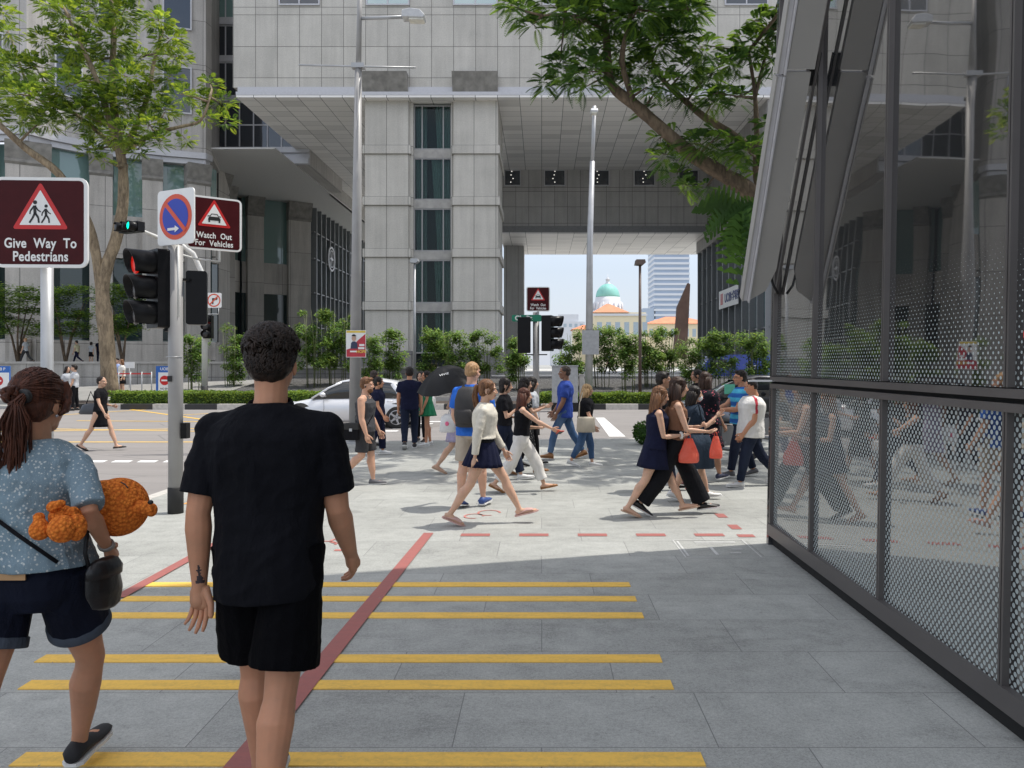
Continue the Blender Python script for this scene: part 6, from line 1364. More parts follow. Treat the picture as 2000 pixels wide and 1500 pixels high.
# ------------------------------------------------------------------ the crowd, one by one
def ht(py_foot, py_head, z=0): Y = (CH-z)*FPX/(py_foot-HY); return (py_foot-py_head)/FPX*Y
C_NAVY = cloth('navy_cloth', (.009, .011, .032)); C_BLACK = cloth('black_cloth', (.008, .008, .010)); C_WHITE = cloth('white_cloth', (.72, .70, .66)); C_CREAM = cloth('cream_tweed', (.66, .62, .53), pattern='dots', col2=(.52, .48, .40), pscale=160, thr=.25)
C_DENIM = cloth('blue_denim', (.05, .10, .20), pattern='denim', col2=(.16, .24, .36)); C_DDEN = cloth('dark_denim', (.012, .017, .035), pattern='denim', col2=(.03, .04, .07)); C_GREY = cloth('grey_marl', (.065, .065, .070)); C_SHORT = cloth('charcoal_shorts', (.045, .045, .048))
C_BLUE = cloth('bright_blue_polo', (.03, .14, .55)); C_BLUE2 = cloth('blue_shirt', (.035, .07, .30)); C_GREEN = cloth('green_satin', (.02, .20, .09), .5); C_BEIGE = cloth('beige_shorts', (.42, .36, .29)); C_BROWN = cloth('brown_blouse', (.20, .10, .06))
C_FLOR = cloth('dark_floral', (.010, .010, .016), pattern='dots', col2=(.42, .09, .12), pscale=26, thr=.26); C_LAV = cloth('lavender_floral', (.40, .36, .52), pattern='floral', col2=(.60, .50, .42), pscale=30, thr=.2); C_BW = cloth('black_white_print', (.012, .012, .014), pattern='floral', col2=(.55, .53, .48), pscale=36, thr=.22)
C_JEANJ = cloth('denim_dress', (.022, .034, .052), pattern='denim', col2=(.06, .09, .13)); C_STRP = cloth('blue_striped_polo', (.03, .13, .42), pattern='stripes', col2=(.08, .42, .62), pscale=48); C_LBLUE = cloth('light_blue_uniform', (.30, .38, .62)); C_LGREY = cloth('light_grey_tee', (.45, .47, .50))
S_WHT = flat('white_trainer', (.70, .70, .68), .5); S_GRY = flat('grey_canvas_shoe', (.12, .12, .13), .7); S_TAN = flat('tan_leather', (.30, .14, .05), .5); S_BEI = flat('beige_leather', (.50, .34, .24), .5); S_BLK = flat('black_leather', (.012, .011, .011), .4); S_BLU = flat('blue_trainer', (.03, .07, .24), .5); S_PNK = flat('pale_pink_slide', (.55, .34, .30), .5)
def at(px, pyf): g = G(px, pyf); return (g.x, g.y, 0)
# white jacket woman
p = Person('woman in short cream jacket and navy pleated skirt striding in pink slides', at(944, 1024), ht(1026, 738), 0, 'light', .0095, fem=True, L=(34, 8), Rr=(-20, 14), foot=(14, -22), arms=((18, 5, 12), (-14, 8, 8)), lean=3, head=(-4, 3), bulk=1.06)
p.shirt(C_CREAM, 1.85, .075, 'jacket', .013, 0, slw=1.35); p.shirt(C_BLACK, 0, .05, 'top', .003); p.skirt(C_NAVY, -.115, .085, .135, 'skirt', .135, 16); p.shoes(S_PNK, S_PNK, 'slipper'); p.hair('pony', HA['brown'], .17)
# navy dress woman
p = Person('woman in sleeveless navy dress with brown hair, nearest of the right hand group', at(1279, 1008), ht(1010, 752), 0, 'light', .0095, fem=True, L=(30, 6), Rr=(-19, 14), foot=(12, -20), arms=(('to', (.17, .07, .66)), ('to', (.19, -.05, .62))), lean=5, head=(-6, 12), bulk=1.06, bare=True)
p.shirt(C_NAVY, 0, .0, 'dress_top', .008, .006, strap=True); p.skirt(C_NAVY, -.145, .12, .125, 'dress', .125); p.shoes(S_BEI, S_BEI, 'sandal'); p.hair('long', HA['brown'], .20); PN = p
w1 = p.world(p.f.arms[1][2]+p.f.arms[1][3]*.06*p.H)
m = MB(); n = 24
for k in range(n):
    t = 2*math.pi*k/n; c = p.f.arms[1][2]; d = p.f.arms[1][3]; u = d.cross(Vector((0, 1, 0))).normalized(); v = d.cross(u); m.ell(c+(u*math.cos(t)+v*math.sin(t))*.030, (.014, .014, .014), None, 8, 5)
m.build('scrunchie', C_WHITE, p.root)
def rbag(loc, w_, h_, label, rz=0):
    rg = [ell_ring(0, 0, -h_+.0, w_*.44, w_*.28, 28, .03, 1), ell_ring(0, 0, -h_+.02, w_*.5, w_*.31, 28, .03, 2), ell_ring(0, 0, -h_*.7, w_*.50, w_*.28, 28, .04, 3), ell_ring(0, 0, -h_*.5, w_*.40, w_*.20, 28, .07, 3.5), ell_ring(0, 0, -h_*.28, w_*.27, w_*.11, 28, .11, 4), ell_ring(0, 0, -.035, w_*.17, .02, 28, .13, 5)]
    return bag_thing('carrier_bag', label, 'plastic bag', loc, rg, M_RBAG, 'red plastic carrier bags', [[(-w_*.12, 0, -.05), (-w_*.07, 0, .005), (.0, 0, .015)], [(w_*.12, 0, -.05), (w_*.07, 0, .005), (0, 0, .015)]], rz)
n = NT('thin_red_plastic'); o_ = n.coord('Object'); q = n.noise(o_, 14, 5, .7, .8); d_ = n.bsdf(n.mix(n.mapr(q, .3, .7, 0, 1), (.88, .17, .10), (.95, .28, .19)), .35, 0, n.bump(q, .8, .03), .5); t_ = n.new('ShaderNodeBsdfTranslucent'); n.put(t_.inputs[0], (.95, .25, .17)); mm = n.new('ShaderNodeMixShader'); mm.inputs[0].default_value = .45; n.t.links.new(d_, mm.inputs[1]); n.t.links.new(t_.outputs[0], mm.inputs[2]); M_RBAG = n.done(mm.outputs[0])
rbag(tuple(w1+Vector((.01, 0, -.01))), .235, .31, 'larger red plastic bag hanging from the wrist of the woman in the navy dress')
ph = phone(tuple(p.world(p.f.arms[0][2]+p.f.arms[0][3]*.07*p.H+Vector((.02, 0, .03)))), Matrix.Rotation(R(-60), 3, 'Z') @ Matrix.Rotation(R(-25), 3, 'X'), 'phone held by the woman in the navy dress', M_SBACK, None)
# tall woman wide trousers
p = Person('tall woman with very long hair in wide black trousers behind the navy dress', (WX(1316, 8.95), 8.95, 0), (1005-733)/1500*9.0, 0, 'light', .0105, fem=True, L=(28, 4), Rr=(-24, 14), foot=(8, -30), arms=(('to', (.16, .09, .62)), ('to', (.215, -.07, .60))), lean=4, head=(-4, 6), bare=True, legcov=True)
p.shirt(C_BROWN, 0, .03, 'blouse', .007, 0, strap=True); p.bottoms(C_BLACK, 1.93, 1.15, 'wide_trousers', .034, .10); p.shoes(S_BLK, S_WHT, 'shoe'); p.hair('long', HA['darkbrown'], .29)
w1 = p.world(p.f.arms[1][2]+p.f.arms[1][3]*.07*p.H); rbag((w1.x+.01, w1.y, w1.z-.01), .15, .29, 'smaller red plastic bag hanging from the outstretched hand of the tall long haired woman')
# masked woman
p = Person('woman in a white face mask and denim dress behind the long haired woman', (WX(1352, 9.9), 9.9, 0), (938-757)/1500*9.9+.28, 0, 'light', .012, fem=True, L=(20, 6), Rr=(-16, 12), foot=(6, -18), arms=(('to', (.14, .08, .66)), ('to', (.20, -.06, .74))), lean=2, head=(-10, 4), bulk=1.1)
p.shirt(C_JEANJ, .7, .0, 'dress_top', .014, .004); p.skirt(C_JEANJ, -.22, .09, .14, 'dress', .13); p.shoes(S_WHT); p.hair('long', HA['black'], .14)
MB().ell(p.f.HM @ Vector((.068, 0, -.048)), (.040, .046, .040), p.f.HM.to_3x3()*(1/p.f.hs)).build('face_mask', flat('white_mask', (.75, .76, .76), .8, bump=.3), p.root)
o = thing('tote_bag', 'faded blue denim tote bag beside the masked woman', 'bag', tuple(P(1362, 868, 9.6))); mb = MB(); mb.loft([ell_ring(0, 0, -.30, .20, .07), ell_ring(0, 0, -.28, .22, .08), ell_ring(0, 0, 0, .19, .06), ell_ring(0, 0, .12, .15, .03)]); mb.build('bag_body', C_JEANJ, o); MB().tube([(-.1, 0, .1), (-.08, 0, .4), (.02, .02, .5), (.1, 0, .1)], .010, 6).build('handle', C_JEANJ, o)
# man behind
p = Person('dark haired man mostly hidden behind the women with the red bags', (WX(1293, 10.6), 10.6, 0), WZ(729, 10.6), 0, 'tan', .014, L=(15, 5), Rr=(-12, 8), foot=(4, -14), arms=((10, 5, 10), (-8, 5, 10)), legcov=True)
p.shirt(C_BLACK, .6, -.02); p.bottoms(C_DDEN, 1.9); p.shoes(S_BLK, S_BLK); p.hair('short', HA['black'])
# floral dress woman seen from the back
p = Person('woman in dark dress with small red flowers, long dark hair, walking away to the right', (WX(1375, 11.4), 11.4, 0), WZ(728, 11.4), 38, 'tan', .0115, fem=True, L=(-14, 14), Rr=(20, 5), foot=(-22, 6), arms=((8, 7, 12), (10, 6, 30)), lean=2, bulk=1.36, head=(10, 0))
p.shirt(C_FLOR, .9, .0, 'dress_top', .016, .012); p.skirt(C_FLOR, -.20, .12, .155, 'dress', .14); p.shoes(flat('navy_canvas', (.03, .035, .07), .7), S_WHT); p.hair('long', HA['darkbrown'], .15)
# seated motorcyclist waving behind
p = Person('woman far behind the floral dress raising her arm beside the dark car', (WX(1362, 14.5), 14.5, 0), WZ(722, 14.5), 190, 'tan', .014, fem=True, L=(4, 2), Rr=(-4, 4), arms=((10, 6, 20), ('to', (.25, -.08, .83))), legcov=True)
p.shirt(C_BLACK, .4, 0); p.bottoms(C_BLACK, 1.9); p.shoes(S_BLK, S_BLK); p.hair('bun', HA['black'])
# striped polo man and white polo man face left
p = Person('man with glasses in a blue striped polo shirt facing left', at(1447, 932), ht(932, 725), 180, 'warm', .011, L=(16, 6), Rr=(-12, 8), foot=(6, -12), arms=(('to', (.20, .05, .64)), ('to', (.24, -.06, .62), (-.2, -.6, -1))), bulk=1.22, lean=-1, legcov=True)
p.shirt(C_STRP, .62, -.03, 'polo_shirt', .014); p.bottoms(C_DDEN, 1.93, 1.15); p.shoes(S_GRY, S_WHT); p.hair('short', HA['black'])
g_ = MB(); M = p.f.HM
for s_ in (-1, 1): g_.tube([M @ Vector((.092, s_*.012, .008)), M @ Vector((.094, s_*.034, .015)), M @ Vector((.088, s_*.052, .006)), M @ Vector((.09, s_*.034, -.010)), M @ Vector((.092, s_*.012, .002))], .0022, 6); g_.tube([M @ Vector((.086, s_*.056, .008)), M @ Vector((.0, s_*.08, .004))], .002, 6)
g_.build('glasses', M_INK, p.root)
p = Person('heavy man in a white polo with red shoulder stripe facing left by the glass edge', at(1466, 950), ht(951, 739), 180, 'warm', .010, L=(16, 5), Rr=(-24, 16), foot=(4, -24), arms=(('to', (.10, .13, .50)), (6, 9, 12)), bulk=1.42, lean=-3, head=(0, 14), legcov=True)
st = p.shirt(C_WHITE, .62, -.06, 'polo_shirt', .018, .008, mats=[C_WHITE, cloth('red_stripe', (.50, .05, .07))], mfn=lambda c: 1 if (abs(c.x+.012) < .018 and abs(c.y) > .08 and c.z > p.H*.64) else 0)
p.bottoms(C_DDEN, 1.93, 1.15); p.shoes(S_WHT); p.hair('crop', HA['black'])
# blue shirt man, blonde woman
p = Person('slim man in a blue shirt and blue jeans walking left past the grey cabinet', (WX(1103, 14.2), 14.2, 0), (898-715)/1500*14.2, 180, 'brown', .0115, L=(26, 14), Rr=(-18, 12), foot=(4, -18), arms=(('ang', 0, 0) if False else (12, 6, 16), (14, 7, 22)), lean=-2, bulk=1.12, legcov=True)
p.shirt(C_BLUE2, .75, -.075, 'shirt', .013); p.bottoms(C_DENIM, 1.92, 1.0); p.shoes(S_TAN, S_TAN); p.hair('crop', HA['shaved'])
p = Person('blonde woman in a black top and blue jeans with a beige shoulder bag', (WX(1142, 13.2), 13.2, 0), (912-752)/1500*13.3, -8, 'fair', .011, fem=True, L=(14, 8), Rr=(-10, 20), foot=(2, -14), arms=((8, 6, 16), (16, 9, 12)), bulk=1.36, lean=4, head=(10, 4), legcov=True)
p.shirt(C_BLACK, .75, .03, 'top', .012); p.bottoms(C_DENIM, 1.82, 1.1); p.shoes(S_WHT); p.hair('long', HA['blond'], .14)
pw_ = p.world((.04, -.24, .52*p.H)); o = thing('shoulder_bag', 'beige shoulder bag at the hip of the blonde woman', 'bag', tuple(pw_)); MB().loft([ell_ring(0, 0, -.13, .14, .05), ell_ring(0, 0, -.11, .16, .06), ell_ring(0, 0, .1, .15, .05), ell_ring(0, 0, .13, .13, .03)]).build('bag_body', flat('beige_canvas', (.50, .44, .34), .8), o); MB().tube([(-.12, 0, .1), (-.10, .10, .34), (-.02, .22, .60), (.02, .24, .62)], .012, 6).build('handle', flat('beige_canvas', (.50, .44, .34), .8), o)
# white trousers woman
p = Person('woman in white trousers and sleeveless black top reaching out a red phone', (WX(1018, 10.55), 10.55, 0), (962-755)/1500*10.6, 0, 'light', .0105, fem=True, L=(32, 12), Rr=(-22, 18), foot=(12, -26), arms=(('to', (.16, .06, .60)), ('to', (.33, -.07, .575))), lean=4, head=(0, 4), bulk=1.1, bare=True, legcov=True)
p.shirt(C_BLACK, 0, .03, 'top', .008, 0, strap=True); p.bottoms(C_WHITE, 1.80, 1.18, 'trousers', .014, .045); p.shoes(S_TAN, S_TAN, 'flat'); p.hair('long', HA['auburn'], .27)
phone(tuple(p.world(p.f.arms[1][2]+p.f.arms[1][3]*.085*p.H)), Matrix.Rotation(R(20), 3, 'Z') @ Matrix.Rotation(R(70), 3, 'X'), 'red phone in the outstretched hand of the woman in white trousers', flat('red_phone', (.75, .08, .05), .35), None)
# women between white jacket and pole
p = Person('dark haired woman in black tee raising a white phone, behind the cream jacket', (WX(985, 11.6), 11.6, 0), WZ(735, 11.6), 0, 'light', .012, fem=True, L=(22, 6), Rr=(-20, 22), foot=(8, -28), arms=(('to', (.10, .08, .6)), ('to', (.13, -.04, .70))), head=(0, 8), legcov=True)
p.shirt(C_BLACK, .6, .02, 'tee', .012); p.bottoms(C_DDEN, 1.88, 1.15, flare=.01); p.shoes(S_WHT); p.hair('bob', HA['black'])
phone(tuple(p.world(p.f.arms[1][2]+p.f.arms[1][3]*.07*p.H+Vector((.02, 0, .04)))), Matrix.Rotation(R(25), 3, 'Y') @ Matrix.Rotation(R(-15), 3, 'Z'), 'white phone held up behind the woman in the cream jacket', M_SIGNW, None)
p = Person('woman in black and white printed dress holding food, behind the white trousers', (WX(1024, 12.3), 12.3, 0), WZ(738, 12.3), 0, 'light', .012, fem=True, L=(18, 6), Rr=(-16, 12), foot=(6, -18), arms=(('to', (.15, .07, .68)), ('to', (.22, -.05, .70))), head=(0, 6))
p.shirt(C_BW, .7, .0, 'dress_top', .014); p.skirt(C_BW, -.26, .10, .13, 'dress', .12); p.shoes(S_TAN, S_TAN, 'flat'); p.hair('long', HA['black'], .10)
p = Person('woman in grey top with long black hair close to the central signal pole', (WX(1038, 13.3), 13.3, 0), WZ(738, 13.3), 10, 'light', .013, fem=True, L=(12, 6), Rr=(-12, 10), foot=(4, -14), arms=((10, 5, 20), (5, 6, 18)), legcov=True)
p.shirt(C_LGREY, .8, .0, 'top', .014); p.bottoms(C_BLACK, 1.9); p.shoes(S_BLK, S_BLK); p.hair('long', HA['black'], .22); p.strap(C_BLACK, [(.03, .06, .30), (.07, 0, .2), (.06, -.07, .1)], .016)
# tank top man with camera bag
p = Person('bearded man in grey tank top and charcoal shorts with a black bag by the lamp', at(713, 948), ht(950, 738), -3, 'fair', .0095, L=(9, 4), Rr=(-4, 42), foot=(3, -42), arms=((6, 8, 22), (4, 10, 14)), bulk=1.22, lean=1, head=(0, 2), sh=1.14, bare=True)
p.shirt(C_GREY, 0, -.03, 'tank_top', .008, 0, strap=True); p.bottoms(C_SHORT, .88, 1.22, 'shorts', .006); p.shoes(S_GRY, S_WHT); p.hair('short', HA['brown'])
MB().ell(p.f.HM @ Vector((.045, 0, -.075)), (.050, .050, .040), None).build('beard', HA['brown'], p.root)
MB().ell(p.f.HM @ Vector((-.002, -.084, -.018)), (.012, .010, .016)).build('earphone', M_INK, p.root)
p.strap(C_BLACK, [(.04, .06, .30), (.078, .02, .2), (.08, -.04, .12), (.05, -.11, .04), (.0, -.125, .0)], .010); p.strap(C_BLACK, [(-.01, .06, .315), (-.07, .02, .2), (-.08, -.05, .10), (-.05, -.115, .03)], .010)
bl_ = p.world((-.13, -.20, .51*p.H)); o = thing('camera_bag', 'square black shoulder bag hanging at the hip of the tank top man', 'bag', tuple(bl_), R(-3)); MB().box(-.13, .11, -.06, .06, -.12, .11).build('bag_body', C_BLACK, o, None, .02); MB().box(-.135, .115, -.068, .065, .03, .125).build('flap', M_RUBBER, o, None, .015); MB().box(-.02, .02, -.075, -.069, .01, .05).build('buckle', M_STEEL, o)
# bald man, navy tee man, green skirt, umbrella pair
p = Person('dark dressed woman half hidden behind the tank top man', (WX(738, 14.9), 14.9, 0), WZ(738, 14.9), 0, 'warm', .013, fem=True, L=(8, 4), Rr=(-8, 10), foot=(2, -10), arms=((6, 6, 18), (10, 6, 20)), bulk=1.15, legcov=True)
p.shirt(C_NAVY, .6, -.02, 'top', .012); p.bottoms(C_NAVY, 1.9, 1.2, flare=.008); p.shoes(S_WHT); p.hair('bun', HA['black'])
p = Person('bald brown skinned man at the far side of the lamp pole', (WX(730, 16.6), 16.6, 0), WZ(724, 16.6), 60, 'brown', .014, L=(6, 4), Rr=(-6, 6), legcov=True); p.shirt(C_BLACK, .6, -.03); p.bottoms(C_BLACK, 1.9); p.shoes(S_BLK, S_BLK); p.hair('crop', HA['shaved'])
p = Person('man in navy tee shirt and dark jeans seen from behind by the silver car', at(800, 876), ht(877, 718), 100, 'warm', .0115, L=(-16, 14), Rr=(10, 4), foot=(-24, 4), arms=((4, 7, 10), (6, 8, 12)), bulk=1.08, legcov=True)
p.shirt(C_NAVY, .62, -.05, 'tee', .014); p.bottoms(C_DDEN, 1.93, 1.1); p.shoes(S_BLK, S_WHT); p.hair('short', HA['black'])
p = Person('smiling woman in green skirt standing beside the black umbrella', (WX(834, 16.6), 16.6, 0), WZ(725, 16.6), 195, 'warm', .012, fem=True, L=(3, 2), Rr=(-4, 4), arms=((6, 6, 16), (10, 8, 24)), head=(20, 0), legcov=True)
p.shirt(C_GREEN, .4, .04, 'blouse', .012); p.skirt(C_GREEN, -.13, .10, .145, 'skirt', .13, 12); p.shoes(S_WHT); p.hair('bob', HA['black'])
p = Person('woman in black tee on the road side of the umbrella', (WX(822, 17.4), 17.4, 0), WZ(727, 17.4), -100, 'light', .014, fem=True, L=(3, 2), Rr=(-4, 4), legcov=True); p.shirt(C_BLACK, .6, .0); p.bottoms(C_BLACK, 1.9); p.shoes(S_BLK, S_WHT); p.hair('bob', HA['black'])
p = Person('woman in lavender print dress under the umbrella, hidden behind the blue polo man', (WX(893, 12.4), 12.4, 0), 1.60, 10, 'light', .0115, fem=True, L=(16, 5), Rr=(-14, 22), foot=(6, -24), arms=(('to', (.05, .12, .60)), ('to', (-.05, -.16, .93), (0, -1, -.4))), head=(0, 0))
p.shirt(C_LAV, .5, .0, 'dress_top', .012); p.skirt(C_LAV, -.20, .10, .13, 'dress', .12); p.shoes(S_BEI, S_BEI, 'flat'); p.hair('long', HA['black'], .12); pu = p
# umbrella
hub = P(866, 722, 12.2); o = thing('umbrella', 'open black umbrella tilted over the crowd in the centre left', 'umbrella', tuple(hub)); tl = Matrix.Rotation(R(-14), 4, 'Y') @ Matrix.Rotation(R(16), 4, 'X'); n = 8; ra = .50
rs = []
for t in [i/8 for i in range(9)]:
    r = []
    for k in range(n*6):
        a = 2*math.pi*k/(n*6); ph_ = (a*n/(2*math.pi)) % 1; sc2 = 1-.07*math.sin(math.pi*ph_)*t; r.append(tl @ Vector((ra*max(t, .01)*sc2*math.cos(a), ra*max(t, .01)*sc2*math.sin(a), .05-.30*t**2*1.0-.02*math.sin(math.pi*ph_)*t)))
    rs.append(r)
MB().loft(rs, 0, False).build('canopy', flat('umbrella_cloth', (.007, .007, .008), .6, spec=.3), o)
for k in range(n):
    a = 2*math.pi*k/n; MB().tube([tl @ Vector((ra*t*math.cos(a), ra*t*math.sin(a), .045-.30*t*t-.006)) for t in (.03, .3, .6, .8, 1.0)], .004, 5).build('rib', M_STEEL, o)
hand = pu.world(pu.f.arms[1][2]+pu.f.arms[1][3]*.05*pu.H)-hub
MB().tube([tl @ Vector((0, 0, .10)), tl @ Vector((0, 0, -.1)), hand, hand+(hand-(tl @ Vector((0, 0, -.1)))).normalized()*.12], [.005, .006, .007, .013], 8).build('shaft', M_BLACK, o)
text_mesh('VIVIE', .07, 'lettering', M_SIGNW, o, tl @ Matrix.Translation((.02, -.24, -.015)) @ Matrix.Rotation(R(22), 4, 'X'), .001)
w2_ = pu.world(pu.f.arms[0][2]); o = bag_thing('shopping_bag', 'white carrier bag with a pink spot beside the blue polo man', 'shopping bag', tuple(P(874, 812, 12.0)), [ell_ring(0, 0, -.26, .10, .05), ell_ring(0, 0, -.24, .13, .07), ell_ring(.0, 0, -.02, .10, .04), ell_ring(.02, 0, .03, .06, .015)], flat('white_plastic', (.72, .72, .72), .4, bump=.3), None, [[(.0, 0, 0), (.04, .05, .12), (.08, .1, .2)]])
MB().ell((.0, -.062, -.12), (.03, .008, .035)).build('pink_spot', flat('pink_print', (.85, .15, .3), .5), o)
# blue polo man
p = Person('balding blond man in bright blue polo and beige shorts with a dark backpack', at(922, 990), ht(994, 712), 72, 'fair', .0095, L=(-4, 10), Rr=(8, 3), foot=(-10, 4), arms=((6, 10, 40), (6, 8, 30)), bulk=1.08, head=(-10, 4))
p.shirt(C_BLUE, .68, -.04, 'polo_shirt', .014); p.bottoms(C_BEIGE, .9, 1.2, 'shorts', .006); p.shoes(S_BLU, S_WHT); p.hair('crop', HA['sandy'])
f = p.f; M_BP = flat('dark_backpack', (.030, .028, .028), .7, bump=.2); bp_ = thing('backpack', 'dark grey backpack worn by the man in the blue polo', 'backpack', tuple(p.world((-.17, 0, p.H*.71))), R(72))
m = MB(); m.loft([[(x+dx*1.0, y, z) for x, y, z in ell_ring(0, 0, zz, a, b, 18)] for zz, a, b, dx in ((-.25, .05, .10, 0), (-.24, .08, .14, 0), (-.1, .10, .155, -.01), (.08, .09, .15, 0), (.2, .06, .12, .02), (.24, .03, .07, .03))]); m.build('bag_body', M_BP, bp_)
MB().loft([ell_ring(-.09, 0, z, a, b, 14) for z, a, b in ((-.2, .02, .09), (-.18, .035, .11), (-.06, .035, .11), (-.03, .015, .09))]).build('pocket', M_BP, bp_)
for sg in (-1, 1): MB().tube([(.05, sg*.07, .22), (.12, sg*.085, .26), (.21, sg*.09, .18), (.25, sg*.09, .02), (.17, sg*.12, -.12), (.05, sg*.12, -.2)], [(.006, .024)]*6, 6, up=(0, 1, 0)).build('strap', M_BP, bp_)
# people in the distance
def far_p(label, px, pyh, pyf, Y, yaw, top, bot, hair_=('short', 'black'), fem=False, pose=None, zb=None, group='walkers far behind the road', skin='light', ar=None, skirt_=False):
    zf_ = WZ(pyf, Y) if zb is None else zb; H = WZ(pyh, Y)-zf_; kw = dict(pose or {})
    if ar: kw['arms'] = ar
    p = Person(label, (WX(px, Y), Y, zf_), H, yaw, skin, .018, group, fem=fem, legcov=not skirt_, **kw); p.shirt(top, .6, .0 if fem else -.03, 'top', .012)
    if skirt_: p.skirt(bot, -.2, .08, .11, 'skirt', .11)
    else: p.bottoms(bot, 1.9)
    p.shoes(S_BLK, S_BLK); p.hair(hair_[0], HA[hair_[1]], .12); return p
p = Person('woman in a fitted black dress crossing the road with a grey handbag', (WX(196, 16.8), 16.8, RZ), WZ(734, 16.8)-RZ, 0, 'light', .012, fem=True, L=(26, 8), Rr=(-22, 12), foot=(6, -26), arms=((-16, 6, 95), (22, 12, 8)), lean=1)
p.shirt(C_BLACK, .55, .0, 'dress_top', .006); p.skirt(C_BLACK, -.20, .09, .092, 'dress', .10); p.shoes(S_BLK, S_BLK, 'flat'); p.hair('crop', HA['black'])
q = p.world((-.06, .2, .56*p.H)); o = thing('handbag', 'dark grey handbag on the arm of the woman crossing in black', 'bag', (q.x-.1, q.y-.25, q.z)); MB().loft([ell_ring(0, 0, -.12, .26, .06), ell_ring(0, 0, -.09, .29, .08), ell_ring(0, 0, .08, .2, .05), ell_ring(0, 0, .12, .1, .02)]).build('bag_body', flat('grey_leather', (.05, .055, .065), .4), o); MB().tube([(-.12, 0, .1), (-.02, 0, .38), (.10, 0, .1)], .012, 6).build('handle', S_BLK, o)
far_p('man in pale tee and black trousers standing on the far corner', 146, 713, 797, 31.2, 200, C_LGREY, C_BLACK, pose=dict(L=(5, 2), Rr=(-4, 3)), zb=RZ+.02)
far_p('woman in jeans beside the man in the pale tee on the far corner', 131, 716, 795, 31.6, -20, C_LGREY, C_DENIM, ('long', 'black'), True, zb=RZ+.02)
far_p('white haired walker with grey trousers on the terrace, leftmost', 50, 659, 710, 47.2, 180, C_LGREY, C_SHORT, ('crop', 'sandy'), pose=walk(24), zb=1.8)
far_p('walker in pale yellow shirt with a backpack on the terrace', 150, 664, 710, 47.6, 180, cloth('pale_yellow', (.60, .55, .36)), C_NAVY, pose=walk(-26), zb=1.8)
far_p('walker in black shorts seen from behind on the terrace', 178, 668, 711, 48.0, 90, C_LGREY, C_BLACK, fem=True, hair_=('bob', 'black'), zb=1.8, skirt_=True)
far_p('person in a dark suit on the terrace just left of the pale trunk', 194, 662, 711, 48.4, 90, C_NAVY, C_NAVY, zb=1.8)
far_p('woman in a white blouse waiting at the queue barrier', 238, 702, 765, 40.0, -120, C_WHITE, C_BLACK, ('long', 'brown'), True, zb=.12, skirt_=True)
far_p('man in light blue standing behind the woman at the queue barrier', 229, 700, 762, 40.8, -100, C_LBLUE, C_DDEN, zb=.14)
far_p('security guard in light blue shirt behind the low dark wall', 1002, 708, 775, 47.5, 190, C_LBLUE, C_NAVY, zb=1.06-.0)
far_p('woman shading her face with a white paper behind the umbrella', 851, 710, 778, 43.0, 160, C_WHITE, C_BLACK, ('bun', 'black'), True, zb=.02, ar=(('to', (.12, .08, .93)), (0, 6, 20)))
far_p('dark trousered man walking on the plaza left of the brown lamp post', 1188, 688, 732, 56, 180, C_LGREY, C_BLACK, pose=walk(22), zb=1.06)
far_p('second dark figure close beside the plaza walker under the dome', 1195, 690, 732, 57, 180, C_BLACK, C_BLACK, pose=walk(-18), zb=1.06)
far_p('blue shirted figure on the plaza right behind the brown lamp post', 1256, 690, 731, 58, 0, C_BLUE2, C_BLACK, pose=walk(15), zb=1.06)
# ------------------------------------------------------------------ the two people in the foreground
def curls(p, m, n, r0=.0045, L=.03, seed=1, back=None):
    """short curled tufts over the hair cap"""
    rnd = random.Random(seed); M = p.f.HM; o = MB()
    for i in range(n):
        z = rnd.uniform(-.9, 1); a = rnd.uniform(0, 6.283); q = math.sqrt(max(0, 1-z*z)); d = Vector((q*math.cos(a), q*math.sin(a), z))
        if d.x > .35 and d.z < .45: continue
        tt = min(1, max(0, (.25-z)/.6)); c = Vector((-.024, 0, .045)).lerp(Vector((-.040, 0, .025)), tt); R3 = Vector((.098, .080, .086)).lerp(Vector((.078, .078, .084)), tt); s0 = c+Vector((d.x*R3.x, d.y*R3.y, d.z*R3.z))
        t = d.cross(Vector((0, 0, 1))); t = t.normalized() if t.length > .1 else Vector((1, 0, 0)); u = d.cross(t); th = rnd.uniform(0, 6.28) if z > .1 else rnd.uniform(1.2, 1.9)*1; f = t*math.cos(th)+u*math.sin(th); k = 1 if z > .2 else .45
        lift = .010*k; pts = [s0-d*.004, s0+f*L*.35*k+d*lift*1.1, s0+f*L*.8*k+d*lift*.9+t*.004, s0+f*L*k*1.05+d*lift*.1]
        o.tube([M @ x for x in pts], [r0*1.3, r0*1.5, r0*1.1, r0*.3], 5)
    h = m.data; base = MB(); base.v = [tuple(v.co) for v in h.vertices]; base.f = [tuple(q.vertices) for q in h.polygons]; base.sm = [True]*len(base.f); base.mi = [0]*len(base.f); base.add(o.v, o.f, 0, True)
    m.data = base.mesh('hair', h.materials[0])
def add_to(ob, o):
    h = ob.data; base = MB(); base.v = [tuple(v.co) for v in h.vertices]; base.f = [tuple(q.vertices) for q in h.polygons]; base.sm = [True]*len(base.f); base.mi = [0]*len(base.f); base.add(o.v, o.f, 0, True); ob.data = base.mesh('hair', h.materials[0])
C_TEE = cloth('black_cotton_tee', (.005, .0053, .008), .9, spec=.16, wr=.9)
C_BSH = cloth('black_shorts', (.003, .003, .004), .9, spec=.08)
MY = 2.95
man = p = Person('dark haired man in black tee and black shorts walking away in the foreground', (WX(526, MY), MY, 0), 1.865, 91, 'warm', .0062, None, fem=False, L=(15, 10, -1, -1), Rr=(-11, 8, -3.5, -2), foot=(6, -14), arms=((-9, 8, 15), (4, 8, 36)), bulk=1.08, sh=1.0, lean=2, hands=(16, 24), head=(0, 2), fr=((-.35, -1, 0), None))
